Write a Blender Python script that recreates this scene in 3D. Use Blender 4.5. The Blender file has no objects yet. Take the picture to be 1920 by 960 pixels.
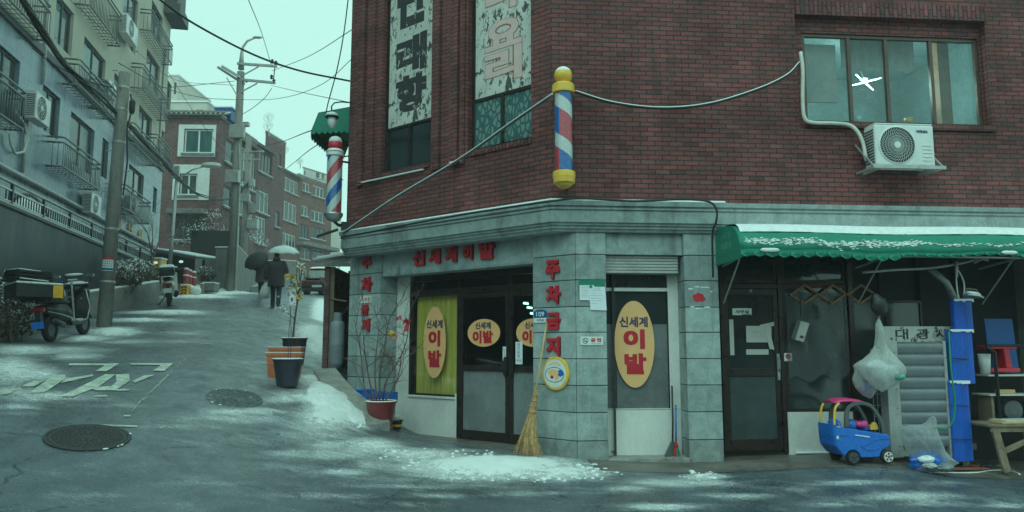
import bpy, bmesh, math, random
import numpy as np
from mathutils import Vector, Matrix
R = math.radians
random.seed(7)
sc = bpy.context.scene
COL = sc.collection

# ------------------------------------------------------------------ camera, sky, sun, exposure
F_PX = 1400.0
PITCH = math.atan(170 / F_PX)
EYE = 1.6
cam = bpy.data.objects.new('camera', bpy.data.cameras.new('camera'))
COL.objects.link(cam)
cam.location = (0, 0, EYE)
cam.rotation_euler = (math.pi / 2 + PITCH, 0, 0)
cam.data.sensor_width = 36
cam.data.lens = 36 * F_PX / 1920
cam.data.clip_end = 600
sc.camera = cam

world = bpy.data.worlds.new('World'); sc.world = world; world.use_nodes = True
wn = world.node_tree; wn.nodes.clear()
w_out = wn.nodes.new('ShaderNodeOutputWorld')
w_sky = wn.nodes.new('ShaderNodeTexSky'); w_sky.sky_type = 'NISHITA'; w_sky.sun_disc = False
w_sky.sun_elevation = R(50); w_sky.sun_rotation = R(-150)
w_b1 = wn.nodes.new('ShaderNodeBackground'); w_b1.inputs[1].default_value = 0.006
w_b2 = wn.nodes.new('ShaderNodeBackground'); w_b2.inputs[0].default_value = (0.53, 0.94, 0.83, 1)   # even winter overcast
w_b2.inputs[1].default_value = 1.03
w_add = wn.nodes.new('ShaderNodeAddShader')
wn.links.new(w_sky.outputs[0], w_b1.inputs[0])
wn.links.new(w_b1.outputs[0], w_add.inputs[0]); wn.links.new(w_b2.outputs[0], w_add.inputs[1])
wn.links.new(w_add.outputs[0], w_out.inputs[0])

sun = bpy.data.objects.new('sun', bpy.data.lights.new('sun', 'SUN'))
COL.objects.link(sun)
sun.data.energy = 1.2; sun.data.angle = R(50); sun.data.color = (0.60, 1.0, 0.90)
sun.rotation_euler = (R(40), 0, R(-20))

sc.view_settings.view_transform = 'Standard'; sc.view_settings.look = 'None'
sc.view_settings.exposure = 0.0; sc.view_settings.gamma = 1.0
sc.render.engine = 'CYCLES'
sc.cycles.max_bounces = 8; sc.cycles.transparent_max_bounces = 16
sc.cycles.diffuse_bounces = 3; sc.cycles.glossy_bounces = 3
sc.cycles.use_denoising = True; sc.cycles.volume_bounces = 1
sc.cycles.caustics_reflective = False; sc.cycles.caustics_refractive = False

# ------------------------------------------------------------------ pixel <-> world helpers
CP, SP = math.cos(PITCH), math.sin(PITCH)
O = Vector((0, 0, EYE))
def ray(px, py):
    xc = (px - 960) / F_PX; yc = (480 - py) / F_PX
    return Vector((xc, CP - yc * SP, SP + yc * CP))
def at(px, py, dep):
    v = ray(px, py); return O + v * (dep / v.y)
def onplane(px, py, p0, n):
    v = ray(px, py); return O + v * ((p0 - O).dot(n) / v.dot(n))

# ground heights: a smooth sheet through measured spots (x, y, z)
_ctrl = [(0.94, 11.0, 0.0), (1.37, 11.05, -0.05), (3.05, 11.2, -0.08), (4.2, 11.0, -0.03), (5.3, 10.9, -0.035), (6.2, 10.85, -0.2), (7.2, 10.9, -0.24), (7.7, 11.55, -0.27), (12, 12, -0.5), (4.2, 11.5, -.04), (5.6, 11.5, -.06), (-2.35, 13.7, 0.30), (-2.75, 14.0, 0.58), (-3.15, 14.37, 0.72),
         (-2.0, 13.6, 0.12), (-1.0, 12.75, 0.04)]
for px, py, dd in [(165, 820, 9.0), (440, 747, 11.6), (95, 640, 15), (195, 612, 17.5), (515, 580, 21.8), (960, 960, 8.3), (100, 960, 7.2), (1900, 960, 9.3),
                   (432, 548, 29), (318, 575, 22), (590, 552, 40), (380, 548, 45), (540, 725, 12.6), (630, 690, 17), (550, 680, 15), (560, 514, 54), (0, 655, 13.6), (600, 605, 24), (740, 818, 12.2), (640, 745, 13.2)]:
    p = at(px, py, dd); _ctrl.append((p.x, p.y, p.z))
_ctrl += [(-30, 80, 8.8), (-10, 80, 8.0), (10, 80, 7.0), (-30, 45, 5.5), (-24, 22, 3.2), (0, 0, -1.2), (-10, 2, 0.1), (12, 2, -2.0)]
_c = np.array(_ctrl)
def _tps(r2): return np.where(r2 > 1e-12, 0.5 * r2 * np.log(np.maximum(r2, 1e-12)), 0)
_n = len(_c)
_A = np.zeros((_n + 3, _n + 3)); _b = np.zeros(_n + 3)
_d2 = ((_c[:, None, :2] - _c[None, :, :2]) ** 2).sum(-1)
_A[:_n, :_n] = _tps(_d2) + np.eye(_n) * 0.12
_A[:_n, _n] = 1; _A[:_n, _n + 1:] = _c[:, :2]; _A[_n, :_n] = 1; _A[_n + 1:, :_n] = _c[:, :2].T
_b[:_n] = _c[:, 2]
_w = np.linalg.solve(_A, _b)
def gz_np(x, y):
    x = np.asarray(x, float); y = np.asarray(y, float)
    xc = np.clip(x, -34, 16); yc = np.clip(y, -4, 85)
    d2 = (xc[..., None] - _c[:, 0]) ** 2 + (yc[..., None] - _c[:, 1]) ** 2
    return (_tps(d2) * _w[:_n]).sum(-1) + _w[_n] + _w[_n + 1] * xc + _w[_n + 2] * yc
def gz(x, y): return float(gz_np(np.array([x]), np.array([y]))[0])
def G(px, py):
    v = ray(px, py)
    ys = np.arange(5, 110, 0.05); ts = ys / v.y
    h = EYE + ts * v.z - gz_np(v.x * ts, ys)
    i = int(np.argmax(h < 0)) if (h < 0).any() else len(ys) - 1
    if i > 0:
        a = h[i - 1]; b = h[i]; y = ys[i - 1] + 0.05 * a / max(a - b, 1e-9)
    else: y = ys[0]
    p = O + v * (y / v.y)
    return Vector((p.x, p.y, gz(p.x, p.y)))

class Frame:
    """A vertical wall plane: x runs along it to the right seen from outside, y goes inward, z up."""
    def __init__(s, o, u):
        s.o = Vector((o[0], o[1], 0)); s.u = Vector((u[0], u[1], 0)).normalized(); s.n = Vector((s.u.y, -s.u.x, 0))
        s.rot = math.atan2(s.u.y, s.u.x)
    def uz(s, px, py, off=0.0):
        p = onplane(px, py, s.o + s.n * off, s.n); return (p - s.o).dot(s.u), p.z
    def u_(s, px, py, off=0.0): return s.uz(px, py, off)[0]
    def z_(s, px, py, off=0.0): return s.uz(px, py, off)[1]
    def w(s, u, z, off=0.0):
        p = s.o + s.u * u + s.n * off; return Vector((p.x, p.y, z))
    def shifted(s, off): return Frame(s.o + s.n * off, s.u)

# ------------------------------------------------------------------ object helpers
def thing(name, label, cat, loc=(0, 0, 0), rotz=0.0, group=None, rot=None):
    o = bpy.data.objects.new(name, None); COL.objects.link(o)
    o.empty_display_size = 0.1
    o.location = loc; o.rotation_euler = rot if rot else (0, 0, rotz)
    o['label'] = label; o['category'] = cat
    if group: o['group'] = group
    return o
def tag(o, label, cat, group=None):
    o['label'] = label; o['category'] = cat
    if group: o['group'] = group
    return o
def kind(o, k, label=None):
    o['kind'] = k
    if label: o['label'] = label
    return o
def copy_tree(o, parent=None):
    c = o.copy(); COL.objects.link(c)
    if parent: c.parent = parent
    for ch in list(o.children): copy_tree(ch, c)
    return c

class MB:
    def __init__(s, m=None): s.bm = bmesh.new(); s.m = m or Matrix()
    def v(s, p): return s.bm.verts.new(s.m @ Vector(p))
    def f(s, vs):
        try: return s.bm.faces.new(vs)
        except ValueError: return None
    def quad(s, *pts): return s.f([s.v(p) for p in pts])
    def box(s, x0, x1, y0, y1, z0, z1):
        if x0 > x1: x0, x1 = x1, x0
        if y0 > y1: y0, y1 = y1, y0
        if z0 > z1: z0, z1 = z1, z0
        a = [s.v((x, y, z)) for z in (z0, z1) for x, y in ((x0, y0), (x1, y0), (x1, y1), (x0, y1))]
        for q in ((3, 2, 1, 0), (4, 5, 6, 7), (0, 1, 5, 4), (1, 2, 6, 5), (2, 3, 7, 6), (3, 0, 4, 7)): s.f([a[i] for i in q])
        return s
    def prism(s, pts, ext):
        pts = [Vector(p) for p in pts]; e = Vector(ext)
        a = [s.v(p) for p in pts]; b = [s.v(p + e) for p in pts]; n = len(a)
        s.f(a[::-1]); s.f(b)
        for i in range(n): s.f([a[i], a[(i + 1) % n], b[(i + 1) % n], b[i]])
        return s
    def loft(s, rings, cap=True, close=True):
        rr = [[s.v(p) for p in r] for r in rings]
        n = len(rr[0])
        for a, b in zip(rr, rr[1:]):
            for i in range(n if close else n - 1): s.f([a[i], a[(i + 1) % n], b[(i + 1) % n], b[i]])
        if cap: s.f(rr[0][::-1]); s.f(rr[-1])
        return s
    def tube(s, pts, r, seg=8, cap=True):
        pts = [Vector(p) for p in pts]; n = len(pts)
        rad = r if isinstance(r, (list, tuple)) else [r] * n
        rings = []; ref = None
        for i, p in enumerate(pts):
            t = (pts[min(i + 1, n - 1)] - pts[max(i - 1, 0)])
            t = t.normalized() if t.length > 1e-9 else Vector((0, 0, 1))
            if ref is None: ref = t.orthogonal().normalized()
            ref = (ref - t * ref.dot(t))
            ref = ref.normalized() if ref.length > 1e-6 else t.orthogonal().normalized()
            b = t.cross(ref)
            rings.append([p + (ref * math.cos(k * 2 * math.pi / seg) + b * math.sin(k * 2 * math.pi / seg)) * rad[i] for k in range(seg)])
        return s.loft(rings, cap)
    def bar(s, p0, p1, w, h=None):
        """rectangular bar between two points"""
        p0, p1 = Vector(p0), Vector(p1); h = h or w
        t = (p1 - p0).normalized(); up = Vector((0, 0, 1)) if abs(t.z) < 0.95 else Vector((0, 1, 0))
        a = t.cross(up).normalized() * (w / 2); b = a.cross(t).normalized() * (h / 2)
        return s.loft([[p + a + b, p - a + b, p - a - b, p + a - b] for p in (p0, p1)])
    def lathe(s, prof, c=(0, 0, 0), seg=24, ax=None, cap=True):
        c = Vector(c); ax = ax or Matrix()
        rings = [[c + ax @ Vector((r * math.cos(k * 2 * math.pi / seg), r * math.sin(k * 2 * math.pi / seg), z)) for k in range(seg)] for r, z in prof]
        return s.loft(rings, cap)
    def ell(s, c, r, seg=16, rings=10, m=None):
        c = Vector(c); m = m or Matrix()
        if isinstance(r, (int, float)): r = (r, r, r)
        out = []
        for j in range(rings + 1):
            a = -math.pi / 2 + math.pi * j / rings
            ca = max(math.cos(a), 0.02)
            out.append([c + m @ Vector((r[0] * ca * math.cos(k * 2 * math.pi / seg), r[1] * ca * math.sin(k * 2 * math.pi / seg), r[2] * math.sin(a))) for k in range(seg)])
        return s.loft(out)
    def oval(s, x, z, rx, rz, y0, y1, seg=48):
        a = [(x + rx * math.cos(k * 2 * math.pi / seg), y0, z + rz * math.sin(k * 2 * math.pi / seg)) for k in range(seg)]
        return s.prism(a, (0, y1 - y0, 0))
    def build(s, name, mat, parent=None, smooth=False, bevel=0.0, label=None, seg=2, remesh=0.0, sub=0, loc=None):
        bmesh.ops.recalc_face_normals(s.bm, faces=s.bm.faces)
        me = bpy.data.meshes.new(name); s.bm.to_mesh(me); s.bm.free()
        o = bpy.data.objects.new(name, me); COL.objects.link(o)
        if mat: me.materials.append(mat)
        if smooth:
            for p in me.polygons: p.use_smooth = True
        if remesh:
            m = o.modifiers.new('remesh', 'REMESH'); m.mode = 'VOXEL'; m.voxel_size = remesh; m.use_smooth_shade = True
            m = o.modifiers.new('smooth', 'SMOOTH'); m.iterations = 4; m.factor = 0.5
        if sub:
            m = o.modifiers.new('sub', 'SUBSURF'); m.levels = sub; m.render_levels = sub
        if bevel:
            m = o.modifiers.new('bevel', 'BEVEL'); m.width = bevel; m.segments = seg; m.limit_method = 'ANGLE'; m.angle_limit = R(35)
        if parent: o.parent = parent
        if loc is not None: o.location = loc
        if label: o['label'] = label
        return o

# ------------------------------------------------------------------ materials
def newmat(name):
    m = bpy.data.materials.new(name); m.use_nodes = True
    nt = m.node_tree; nt.nodes.clear()
    out = nt.nodes.new('ShaderNodeOutputMaterial'); p = nt.nodes.new('ShaderNodeBsdfPrincipled')
    nt.links.new(p.outputs[0], out.inputs[0])
    return m, nt, p
def N(nt, t, **kw):
    n = nt.nodes.new(t)
    for k, v in kw.items():
        if k.startswith('i_'):
            n.inputs[int(k[2:])].default_value = v
        else: setattr(n, k, v)
    return n
def mth(nt, op, a, b=None, c=None, clamp=False):
    n = nt.nodes.new('ShaderNodeMath'); n.operation = op; n.use_clamp = clamp
    for i, x in enumerate((a, b, c)):
        if x is None: continue
        if isinstance(x, (int, float)): n.inputs[i].default_value = x
        else: nt.links.new(x, n.inputs[i])
    return n.outputs[0]
def mix(nt, f, a, b, mode='MIX'):
    n = nt.nodes.new('ShaderNodeMix'); n.data_type = 'RGBA'; n.blend_type = mode
    for i, x in ((0, f), (6, a), (7, b)):
        if isinstance(x, (int, float)): n.inputs[i].default_value = x
        elif isinstance(x, (tuple, list)): n.inputs[i].default_value = (*x[:3], 1)
        else: nt.links.new(x, n.inputs[i])
    return n.outputs[2]
def noise(nt, vec, scale, detail=4, rough=0.6, dist=0.0):
    n = N(nt, 'ShaderNodeTexNoise'); n.inputs['Scale'].default_value = scale; n.inputs['Detail'].default_value = detail
    n.inputs['Roughness'].default_value = rough; n.inputs['Distortion'].default_value = dist
    if vec is not None: nt.links.new(vec, n.inputs['Vector'])
    return n.outputs[0]
def ramp(nt, v, a, b, lo=0.0, hi=1.0):
    n = N(nt, 'ShaderNodeMapRange'); n.interpolation_type = 'SMOOTHSTEP'
    nt.links.new(v, n.inputs[0]); n.inputs[1].default_value = a; n.inputs[2].default_value = b; n.inputs[3].default_value = lo; n.inputs[4].default_value = hi
    return n.outputs[0]
def objco(nt): return N(nt, 'ShaderNodeTexCoord').outputs['Object']
def scaled(nt, vec, sx, sy, sz):
    n = N(nt, 'ShaderNodeMapping'); nt.links.new(vec, n.inputs[0]); n.inputs['Scale'].default_value = (sx, sy, sz); return n.outputs[0]
def bump(nt, p, h, strength=0.4, dist=0.01):
    b = N(nt, 'ShaderNodeBump'); b.inputs['Strength'].default_value = strength; b.inputs['Distance'].default_value = dist
    nt.links.new(h, b.inputs['Height']); nt.links.new(b.outputs[0], p.inputs['Normal'])
def mat(name, col, rough=0.6, metal=0.0, var=0.15, scale=6.0, bmp=0.0, bscale=60.0, dirt=0.0, dirtcol=(0.03, 0.03, 0.028), spec=0.5, stretch=(1, 1, 1), fine=True):
    m, nt, p = newmat(name)
    co = scaled(nt, objco(nt), *stretch)
    a = noise(nt, co, scale, 5, 0.65)
    k = ramp(nt, a, 0.3, 0.7, 1 - var, 1 + var)
    if fine:
        b = noise(nt, co, scale * 9, 3, 0.6); k = mth(nt, 'MULTIPLY', k, ramp(nt, b, 0.3, 0.7, 1 - var * 0.6, 1 + var * 0.6))
    c = mix(nt, 1.0, col, k, 'MULTIPLY')
    if dirt:
        d = noise(nt, co, scale * 0.45, 6, 0.7, 0.6)
        c = mix(nt, ramp(nt, d, 0.52, 0.72, 0, dirt), c, dirtcol)
    nt.links.new(c, p.inputs['Base Color'])
    nt.links.new(ramp(nt, a, 0.25, 0.75, max(rough - 0.12, 0.03), min(rough + 0.12, 1)), p.inputs['Roughness'])
    p.inputs['Metallic'].default_value = metal; p.inputs['Specular IOR Level'].default_value = spec
    if bmp: bump(nt, p, noise(nt, co, bscale, 4, 0.6), bmp, 0.01)
    return m
def emis(name, col, s):
    m, nt, p = newmat(name); p.inputs['Base Color'].default_value = (0.8, 0.8, 0.8, 1)
    p.inputs['Emission Color'].default_value = (*col, 1); p.inputs['Emission Strength'].default_value = s
    return m
def wallvec(nt):
    """(along, up) coordinates for box-like things built in a wall frame"""
    tc = N(nt, 'ShaderNodeTexCoord'); s = N(nt, 'ShaderNodeSeparateXYZ'); nt.links.new(tc.outputs['Object'], s.inputs[0])
    sn = N(nt, 'ShaderNodeSeparateXYZ'); nt.links.new(tc.outputs['Normal'], sn.inputs[0])
    ax = mth(nt, 'GREATER_THAN', mth(nt, 'ABSOLUTE', sn.outputs[0]), 0.7)
    u = mth(nt, 'ADD', s.outputs[0], mth(nt, 'MULTIPLY', ax, s.outputs[1]))
    az = mth(nt, 'GREATER_THAN', mth(nt, 'ABSOLUTE', sn.outputs[2]), 0.7)
    v = mth(nt, 'ADD', s.outputs[2], mth(nt, 'MULTIPLY', az, s.outputs[1]))
    c = N(nt, 'ShaderNodeCombineXYZ'); nt.links.new(u, c.inputs[0]); nt.links.new(v, c.inputs[1])
    return c.outputs[0], tc.outputs['Object']
def brickmat(name, c1, c2, mortar, w=0.225, h=0.0735, ms=0.008, rough=0.8, stain=0.5, soldier=False):
    m, nt, p = newmat(name)
    vec, oc = wallvec(nt)
    wob = noise(nt, oc, 9, 2, 0.5)
    vec2 = N(nt, 'ShaderNodeVectorMath', operation='ADD')
    wv = N(nt, 'ShaderNodeCombineXYZ'); nt.links.new(mth(nt, 'MULTIPLY', mth(nt, 'SUBTRACT', wob, 0.5), 0.012), wv.inputs[1])
    nt.links.new(vec, vec2.inputs[0]); nt.links.new(wv.outputs[0], vec2.inputs[1])
    v3 = vec2.outputs[0]
    if soldier:
        v3 = N(nt, 'ShaderNodeMapping'); nt.links.new(vec2.outputs[0], v3.inputs[0]); v3.inputs['Rotation'].default_value = (0, 0, math.pi / 2); v3 = v3.outputs[0]
    bt = N(nt, 'ShaderNodeTexBrick'); nt.links.new(v3, bt.inputs['Vector'])
    bt.inputs['Color1'].default_value = (*c1, 1); bt.inputs['Color2'].default_value = (*c2, 1); bt.inputs['Mortar'].default_value = (*mortar, 1)
    bt.inputs['Scale'].default_value = 1; bt.inputs['Brick Width'].default_value = w; bt.inputs['Row Height'].default_value = h
    bt.inputs['Mortar Size'].default_value = ms; bt.inputs['Mortar Smooth'].default_value = 0.25; bt.inputs['Bias'].default_value = -0.1
    n1 = noise(nt, oc, 45, 4, 0.65); n2 = noise(nt, oc, 0.9, 5, 0.6, 0.5); n3 = noise(nt, scaled(nt, oc, 3, 3, 0.5), 1.2, 4, 0.6)
    sx_ = N(nt, 'ShaderNodeSeparateXYZ'); nt.links.new(v3, sx_.inputs[0])
    row = mth(nt, 'FLOOR', mth(nt, 'DIVIDE', sx_.outputs[1], h)); par = mth(nt, 'FLOORED_MODULO', row, 2.0)
    cell = mth(nt, 'FLOOR', mth(nt, 'DIVIDE', mth(nt, 'ADD', sx_.outputs[0], mth(nt, 'MULTIPLY', mth(nt, 'SUBTRACT', 1.0, par), 0.5 * w)), w))
    cv = N(nt, 'ShaderNodeCombineXYZ'); nt.links.new(cell, cv.inputs[0]); nt.links.new(row, cv.inputs[1])
    wh_ = N(nt, 'ShaderNodeTexWhiteNoise'); nt.links.new(cv.outputs[0], wh_.inputs['Vector'])
    tone = mth(nt, 'MULTIPLY', ramp(nt, wh_.outputs['Value'], 0.0, 0.25, 0.68, 1.0), ramp(nt, wh_.outputs['Value'], 0.8, 1.0, 1.0, 1.18))
    c = mix(nt, 1.0, bt.outputs['Color'], ramp(nt, n1, 0.25, 0.75, 0.66, 1.3), 'MULTIPLY')
    c = mix(nt, 1.0, c, tone, 'MULTIPLY')
    wh2 = N(nt, 'ShaderNodeSeparateXYZ'); nt.links.new(wh_.outputs['Color'], wh2.inputs[0])
    c = mix(nt, ramp(nt, wh2.outputs[1], 0.75, 0.98, 0, 0.35), c, (0.11, 0.07, 0.066))
    c = mix(nt, 1.0, c, ramp(nt, n2, 0.3, 0.7, 1 - 0.35 * stain, 1 + 0.2 * stain), 'MULTIPLY')
    n4 = noise(nt, scaled(nt, oc, 2.2, 2.2, 0.22), 1.6, 6, 0.7, 0.4)
    c = mix(nt, ramp(nt, n3, 0.52, 0.75, 0, 0.6 * stain), c, (0.035, 0.04, 0.04))
    c = mix(nt, ramp(nt, n4, 0.6, 0.8, 0, 0.35 * stain), c, (0.16, 0.14, 0.135))
    nt.links.new(c, p.inputs['Base Color'])
    p.inputs['Roughness'].default_value = rough
    p.inputs['Specular IOR Level'].default_value = 0.3
    hgt = mth(nt, 'ADD', mth(nt, 'MULTIPLY', bt.outputs['Fac'], -1.0), mth(nt, 'MULTIPLY', n1, 0.25))
    bump(nt, p, hgt, 0.7, 0.012)
    return m
def tilemat(name, c1, c2, joint, w, h, rough, ms=0.004, stain=0.4):
    m, nt, p = newmat(name)
    vec, oc = wallvec(nt)
    bt = N(nt, 'ShaderNodeTexBrick'); nt.links.new(vec, bt.inputs['Vector']); bt.offset = 0.0
    bt.inputs['Color1'].default_value = (*c1, 1); bt.inputs['Color2'].default_value = (*c2, 1); bt.inputs['Mortar'].default_value = (*joint, 1)
    bt.inputs['Scale'].default_value = 1; bt.inputs['Brick Width'].default_value = w; bt.inputs['Row Height'].default_value = h
    bt.inputs['Mortar Size'].default_value = ms
    n2 = noise(nt, scaled(nt, oc, 1, 1, 0.35), 1.3, 6, 0.65, 0.4); n1 = noise(nt, oc, 90, 3, 0.6)
    c = mix(nt, 1.0, bt.outputs['Color'], ramp(nt, n2, 0.3, 0.7, 1 - stain, 1 + stain * 0.5), 'MULTIPLY')
    c = mix(nt, 1.0, c, ramp(nt, n1, 0.3, 0.7, 0.86, 1.12), 'MULTIPLY')
    nt.links.new(c, p.inputs['Base Color'])
    nt.links.new(ramp(nt, n2, 0.3, 0.7, max(rough - 0.1, 0.03), rough + 0.12), p.inputs['Roughness'])
    bump(nt, p, mth(nt, 'MULTIPLY', bt.outputs['Fac'], -1.0), 0.5, 0.004)
    return m
def stonemat(name, col, rough=0.75):
    m, nt, p = newmat(name)
    oc = objco(nt); g = N(nt, 'ShaderNodeNewGeometry')
    sp = noise(nt, oc, 130, 2, 0.7); md = noise(nt, oc, 6, 5, 0.65, 0.4); st = noise(nt, scaled(nt, oc, 4, 4, 0.9), 0.8, 5, 0.6)
    c = mix(nt, 1.0, col, ramp(nt, sp, 0.3, 0.7, 0.72, 1.25), 'MULTIPLY')
    c = mix(nt, 1.0, c, ramp(nt, md, 0.3, 0.7, 0.8, 1.15), 'MULTIPLY')
    rp = N(nt, 'ShaderNodeMapRange'); nt.links.new(g.outputs['Random Per Island'], rp.inputs[0]); rp.inputs[3].default_value = 0.78; rp.inputs[4].default_value = 1.2
    c = mix(nt, 1.0, c, rp.outputs[0], 'MULTIPLY')
    c = mix(nt, ramp(nt, st, 0.5, 0.72, 0, 0.6), c, (0.085, 0.09, 0.088))
    st2 = noise(nt, scaled(nt, oc, 5, 5, 0.35), 1.5, 5, 0.65); c = mix(nt, ramp(nt, st2, 0.58, 0.75, 0, 0.4), c, (0.10, 0.10, 0.09))
    nt.links.new(c, p.inputs['Base Color']); p.inputs['Roughness'].default_value = rough; p.inputs['Specular IOR Level'].default_value = 0.35
    bump(nt, p, mth(nt, 'ADD', sp, md), 0.25, 0.004)
    return m
def snowmat(name='snow'):
    m, nt, p = newmat(name)
    oc = objco(nt)
    a = noise(nt, oc, 14, 6, 0.7); b = noise(nt, oc, 110, 3, 0.7)
    c = mix(nt, ramp(nt, a, 0.35, 0.7), (0.74, 0.78, 0.80), (0.9, 0.91, 0.91))
    nt.links.new(c, p.inputs['Base Color']); p.inputs['Roughness'].default_value = 0.85; p.inputs['Specular IOR Level'].default_value = 0.2
    bump(nt, p, mth(nt, 'ADD', a, mth(nt, 'MULTIPLY', b, 0.35)), 0.6, 0.02)
    return m
def glassmat(name, tint=(0.75, 0.85, 0.85), gloss=0.02, mixdiff=0.0, diff=(0.3, 0.35, 0.35), refl=1.0):
    m = bpy.data.materials.new(name); m.use_nodes = True; nt = m.node_tree; nt.nodes.clear()
    out = N(nt, 'ShaderNodeOutputMaterial'); t = N(nt, 'ShaderNodeBsdfTransparent'); t.inputs[0].default_value = (*tint, 1)
    g = N(nt, 'ShaderNodeBsdfGlossy'); g.inputs['Roughness'].default_value = gloss
    lw = N(nt, 'ShaderNodeLayerWeight'); lw.inputs[0].default_value = 0.5
    mx = N(nt, 'ShaderNodeMixShader'); nt.links.new(mth(nt, 'ADD', 0.05 * refl, mth(nt, 'MULTIPLY', mth(nt, 'POWER', lw.outputs['Facing'], 4.0), 0.7 * refl), clamp=True), mx.inputs[0])
    base = t.outputs[0]
    if mixdiff:
        d = N(nt, 'ShaderNodeBsdfDiffuse'); d.inputs[0].default_value = (*diff, 1)
        oc = objco(nt); a = noise(nt, oc, 2.2, 5, 0.65)
        md = N(nt, 'ShaderNodeMixShader'); nt.links.new(ramp(nt, a, 0.25, 0.75, mixdiff * 0.6, min(mixdiff * 1.3, 1)), md.inputs[0])
        nt.links.new(t.outputs[0], md.inputs[1]); nt.links.new(d.outputs[0], md.inputs[2]); base = md.outputs[0]
    nt.links.new(base, mx.inputs[1]); nt.links.new(g.outputs[0], mx.inputs[2]); nt.links.new(mx.outputs[0], out.inputs[0])
    return m
def filmmat(name, col, alpha=0.45, rough=0.25, edge=0.5, stretch=(7, 7, 1.6)):
    """thin crumpled plastic: see-through face on, milkier where it folds away"""
    m = bpy.data.materials.new(name); m.use_nodes = True; nt = m.node_tree; nt.nodes.clear()
    out = N(nt, 'ShaderNodeOutputMaterial'); t = N(nt, 'ShaderNodeBsdfTransparent'); t.inputs[0].default_value = (0.96, 0.98, 0.98, 1)
    p = N(nt, 'ShaderNodeBsdfPrincipled'); p.inputs['Base Color'].default_value = (*col, 1); p.inputs['Roughness'].default_value = rough
    tr = N(nt, 'ShaderNodeBsdfTranslucent'); tr.inputs[0].default_value = (*col, 1)
    ms = N(nt, 'ShaderNodeMixShader'); ms.inputs[0].default_value = 0.4; nt.links.new(p.outputs[0], ms.inputs[1]); nt.links.new(tr.outputs[0], ms.inputs[2])
    oc = objco(nt); a = noise(nt, scaled(nt, oc, *stretch), 2.2, 6, 0.65, 1.5)
    lw = N(nt, 'ShaderNodeLayerWeight'); lw.inputs[0].default_value = 0.4
    al = mth(nt, 'ADD', alpha, mth(nt, 'ADD', mth(nt, 'MULTIPLY', lw.outputs['Facing'], edge), mth(nt, 'MULTIPLY', mth(nt, 'SUBTRACT', a, 0.5), 0.5)), clamp=True)
    mx = N(nt, 'ShaderNodeMixShader'); nt.links.new(al, mx.inputs[0])
    bump(nt, p, a, 1.0, 0.04)
    nt.links.new(t.outputs[0], mx.inputs[1]); nt.links.new(ms.outputs[0], mx.inputs[2]); nt.links.new(mx.outputs[0], out.inputs[0])
    return m

M = {}
M['brick'] = brickmat('dark_red_brick', (0.25, 0.072, 0.070), (0.185, 0.056, 0.056), (0.040, 0.040, 0.040), ms=0.010, stain=0.9)
M['soldier'] = brickmat('dark_red_brick_upright', (0.255, 0.070, 0.076), (0.15, 0.052, 0.058), (0.034, 0.034, 0.036), ms=0.011, stain=0.9, soldier=True)
M['brick_far'] = brickmat('red_brick_houses', (0.24, 0.105, 0.105), (0.19, 0.085, 0.088), (0.2, 0.19, 0.2), ms=0.007, stain=0.5)
M['brick_far2'] = brickmat('orange_brick_houses', (0.30, 0.125, 0.10), (0.24, 0.10, 0.085), (0.22, 0.21, 0.2), ms=0.007, stain=0.4)
M['stone'] = stonemat('grey_granite', (0.33, 0.385, 0.385))
M['stone_low'] = stonemat('worn_granite', (0.26, 0.29, 0.285))
M['joint'] = mat('stone_joint', (0.035, 0.035, 0.034), 0.9)
M['concrete'] = mat('concrete', (0.30, 0.285, 0.265), 0.85, var=0.25, scale=2.5, bmp=0.3, bscale=40, dirt=0.6, dirtcol=(0.07, 0.065, 0.06))
M['wetconc'] = mat('wet_concrete', (0.15, 0.128, 0.115), 0.45, var=0.35, scale=1.7, bmp=0.25, bscale=35, dirt=0.7, dirtcol=(0.05, 0.042, 0.038))
M['poleconc'] = mat('pole_concrete', (0.27, 0.25, 0.23), 0.85, var=0.18, scale=3, bmp=0.25, dirt=0.4, stretch=(1, 1, 0.3))
M['whitewall'] = mat('white_render', (0.72, 0.70, 0.67), 0.6, var=0.07, scale=2, bmp=0.08, dirt=0.28, dirtcol=(0.3, 0.29, 0.26), stretch=(1, 1, 0.6))
M['white'] = mat('white_paint', (0.74, 0.73, 0.71), 0.45, var=0.07, dirt=0.15, dirtcol=(0.35, 0.33, 0.3))
M['whiteplas'] = mat('white_plastic', (0.72, 0.73, 0.72), 0.35, var=0.06, dirt=0.15, dirtcol=(0.35, 0.34, 0.3))
M['darkframe'] = mat('dark_brown_aluminium', (0.035, 0.022, 0.019), 0.35, metal=0.3, var=0.2, scale=8)
M['brownframe'] = mat('brown_aluminium', (0.11, 0.075, 0.06), 0.4, metal=0.3, var=0.2, scale=8)
M['black'] = mat('black_plastic', (0.018, 0.018, 0.02), 0.45, var=0.2)
M['blackmetal'] = mat('black_metal', (0.03, 0.032, 0.035), 0.4, metal=0.5, var=0.2)
M['rubber'] = mat('black_rubber', (0.02, 0.02, 0.021), 0.8, var=0.2)
M['steel'] = mat('grey_steel', (0.42, 0.43, 0.43), 0.38, metal=0.8, var=0.18, scale=4, dirt=0.3)
M['galv'] = mat('galvanised_steel', (0.46, 0.46, 0.45), 0.5, metal=0.5, var=0.15, scale=5, dirt=0.25)
M['guardsteel'] = mat('dull_painted_steel', (0.22, 0.235, 0.24), 0.5, metal=0.3, var=0.2)
M['cable'] = mat('black_cable', (0.02, 0.022, 0.022), 0.55, var=0.15)
M['snow'] = snowmat(); M['bollard'] = mat('faded_red_paint', (0.36, 0.05, 0.05), 0.6, var=0.15, dirt=0.4, dirtcol=(0.2, 0.15, 0.14))
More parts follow.
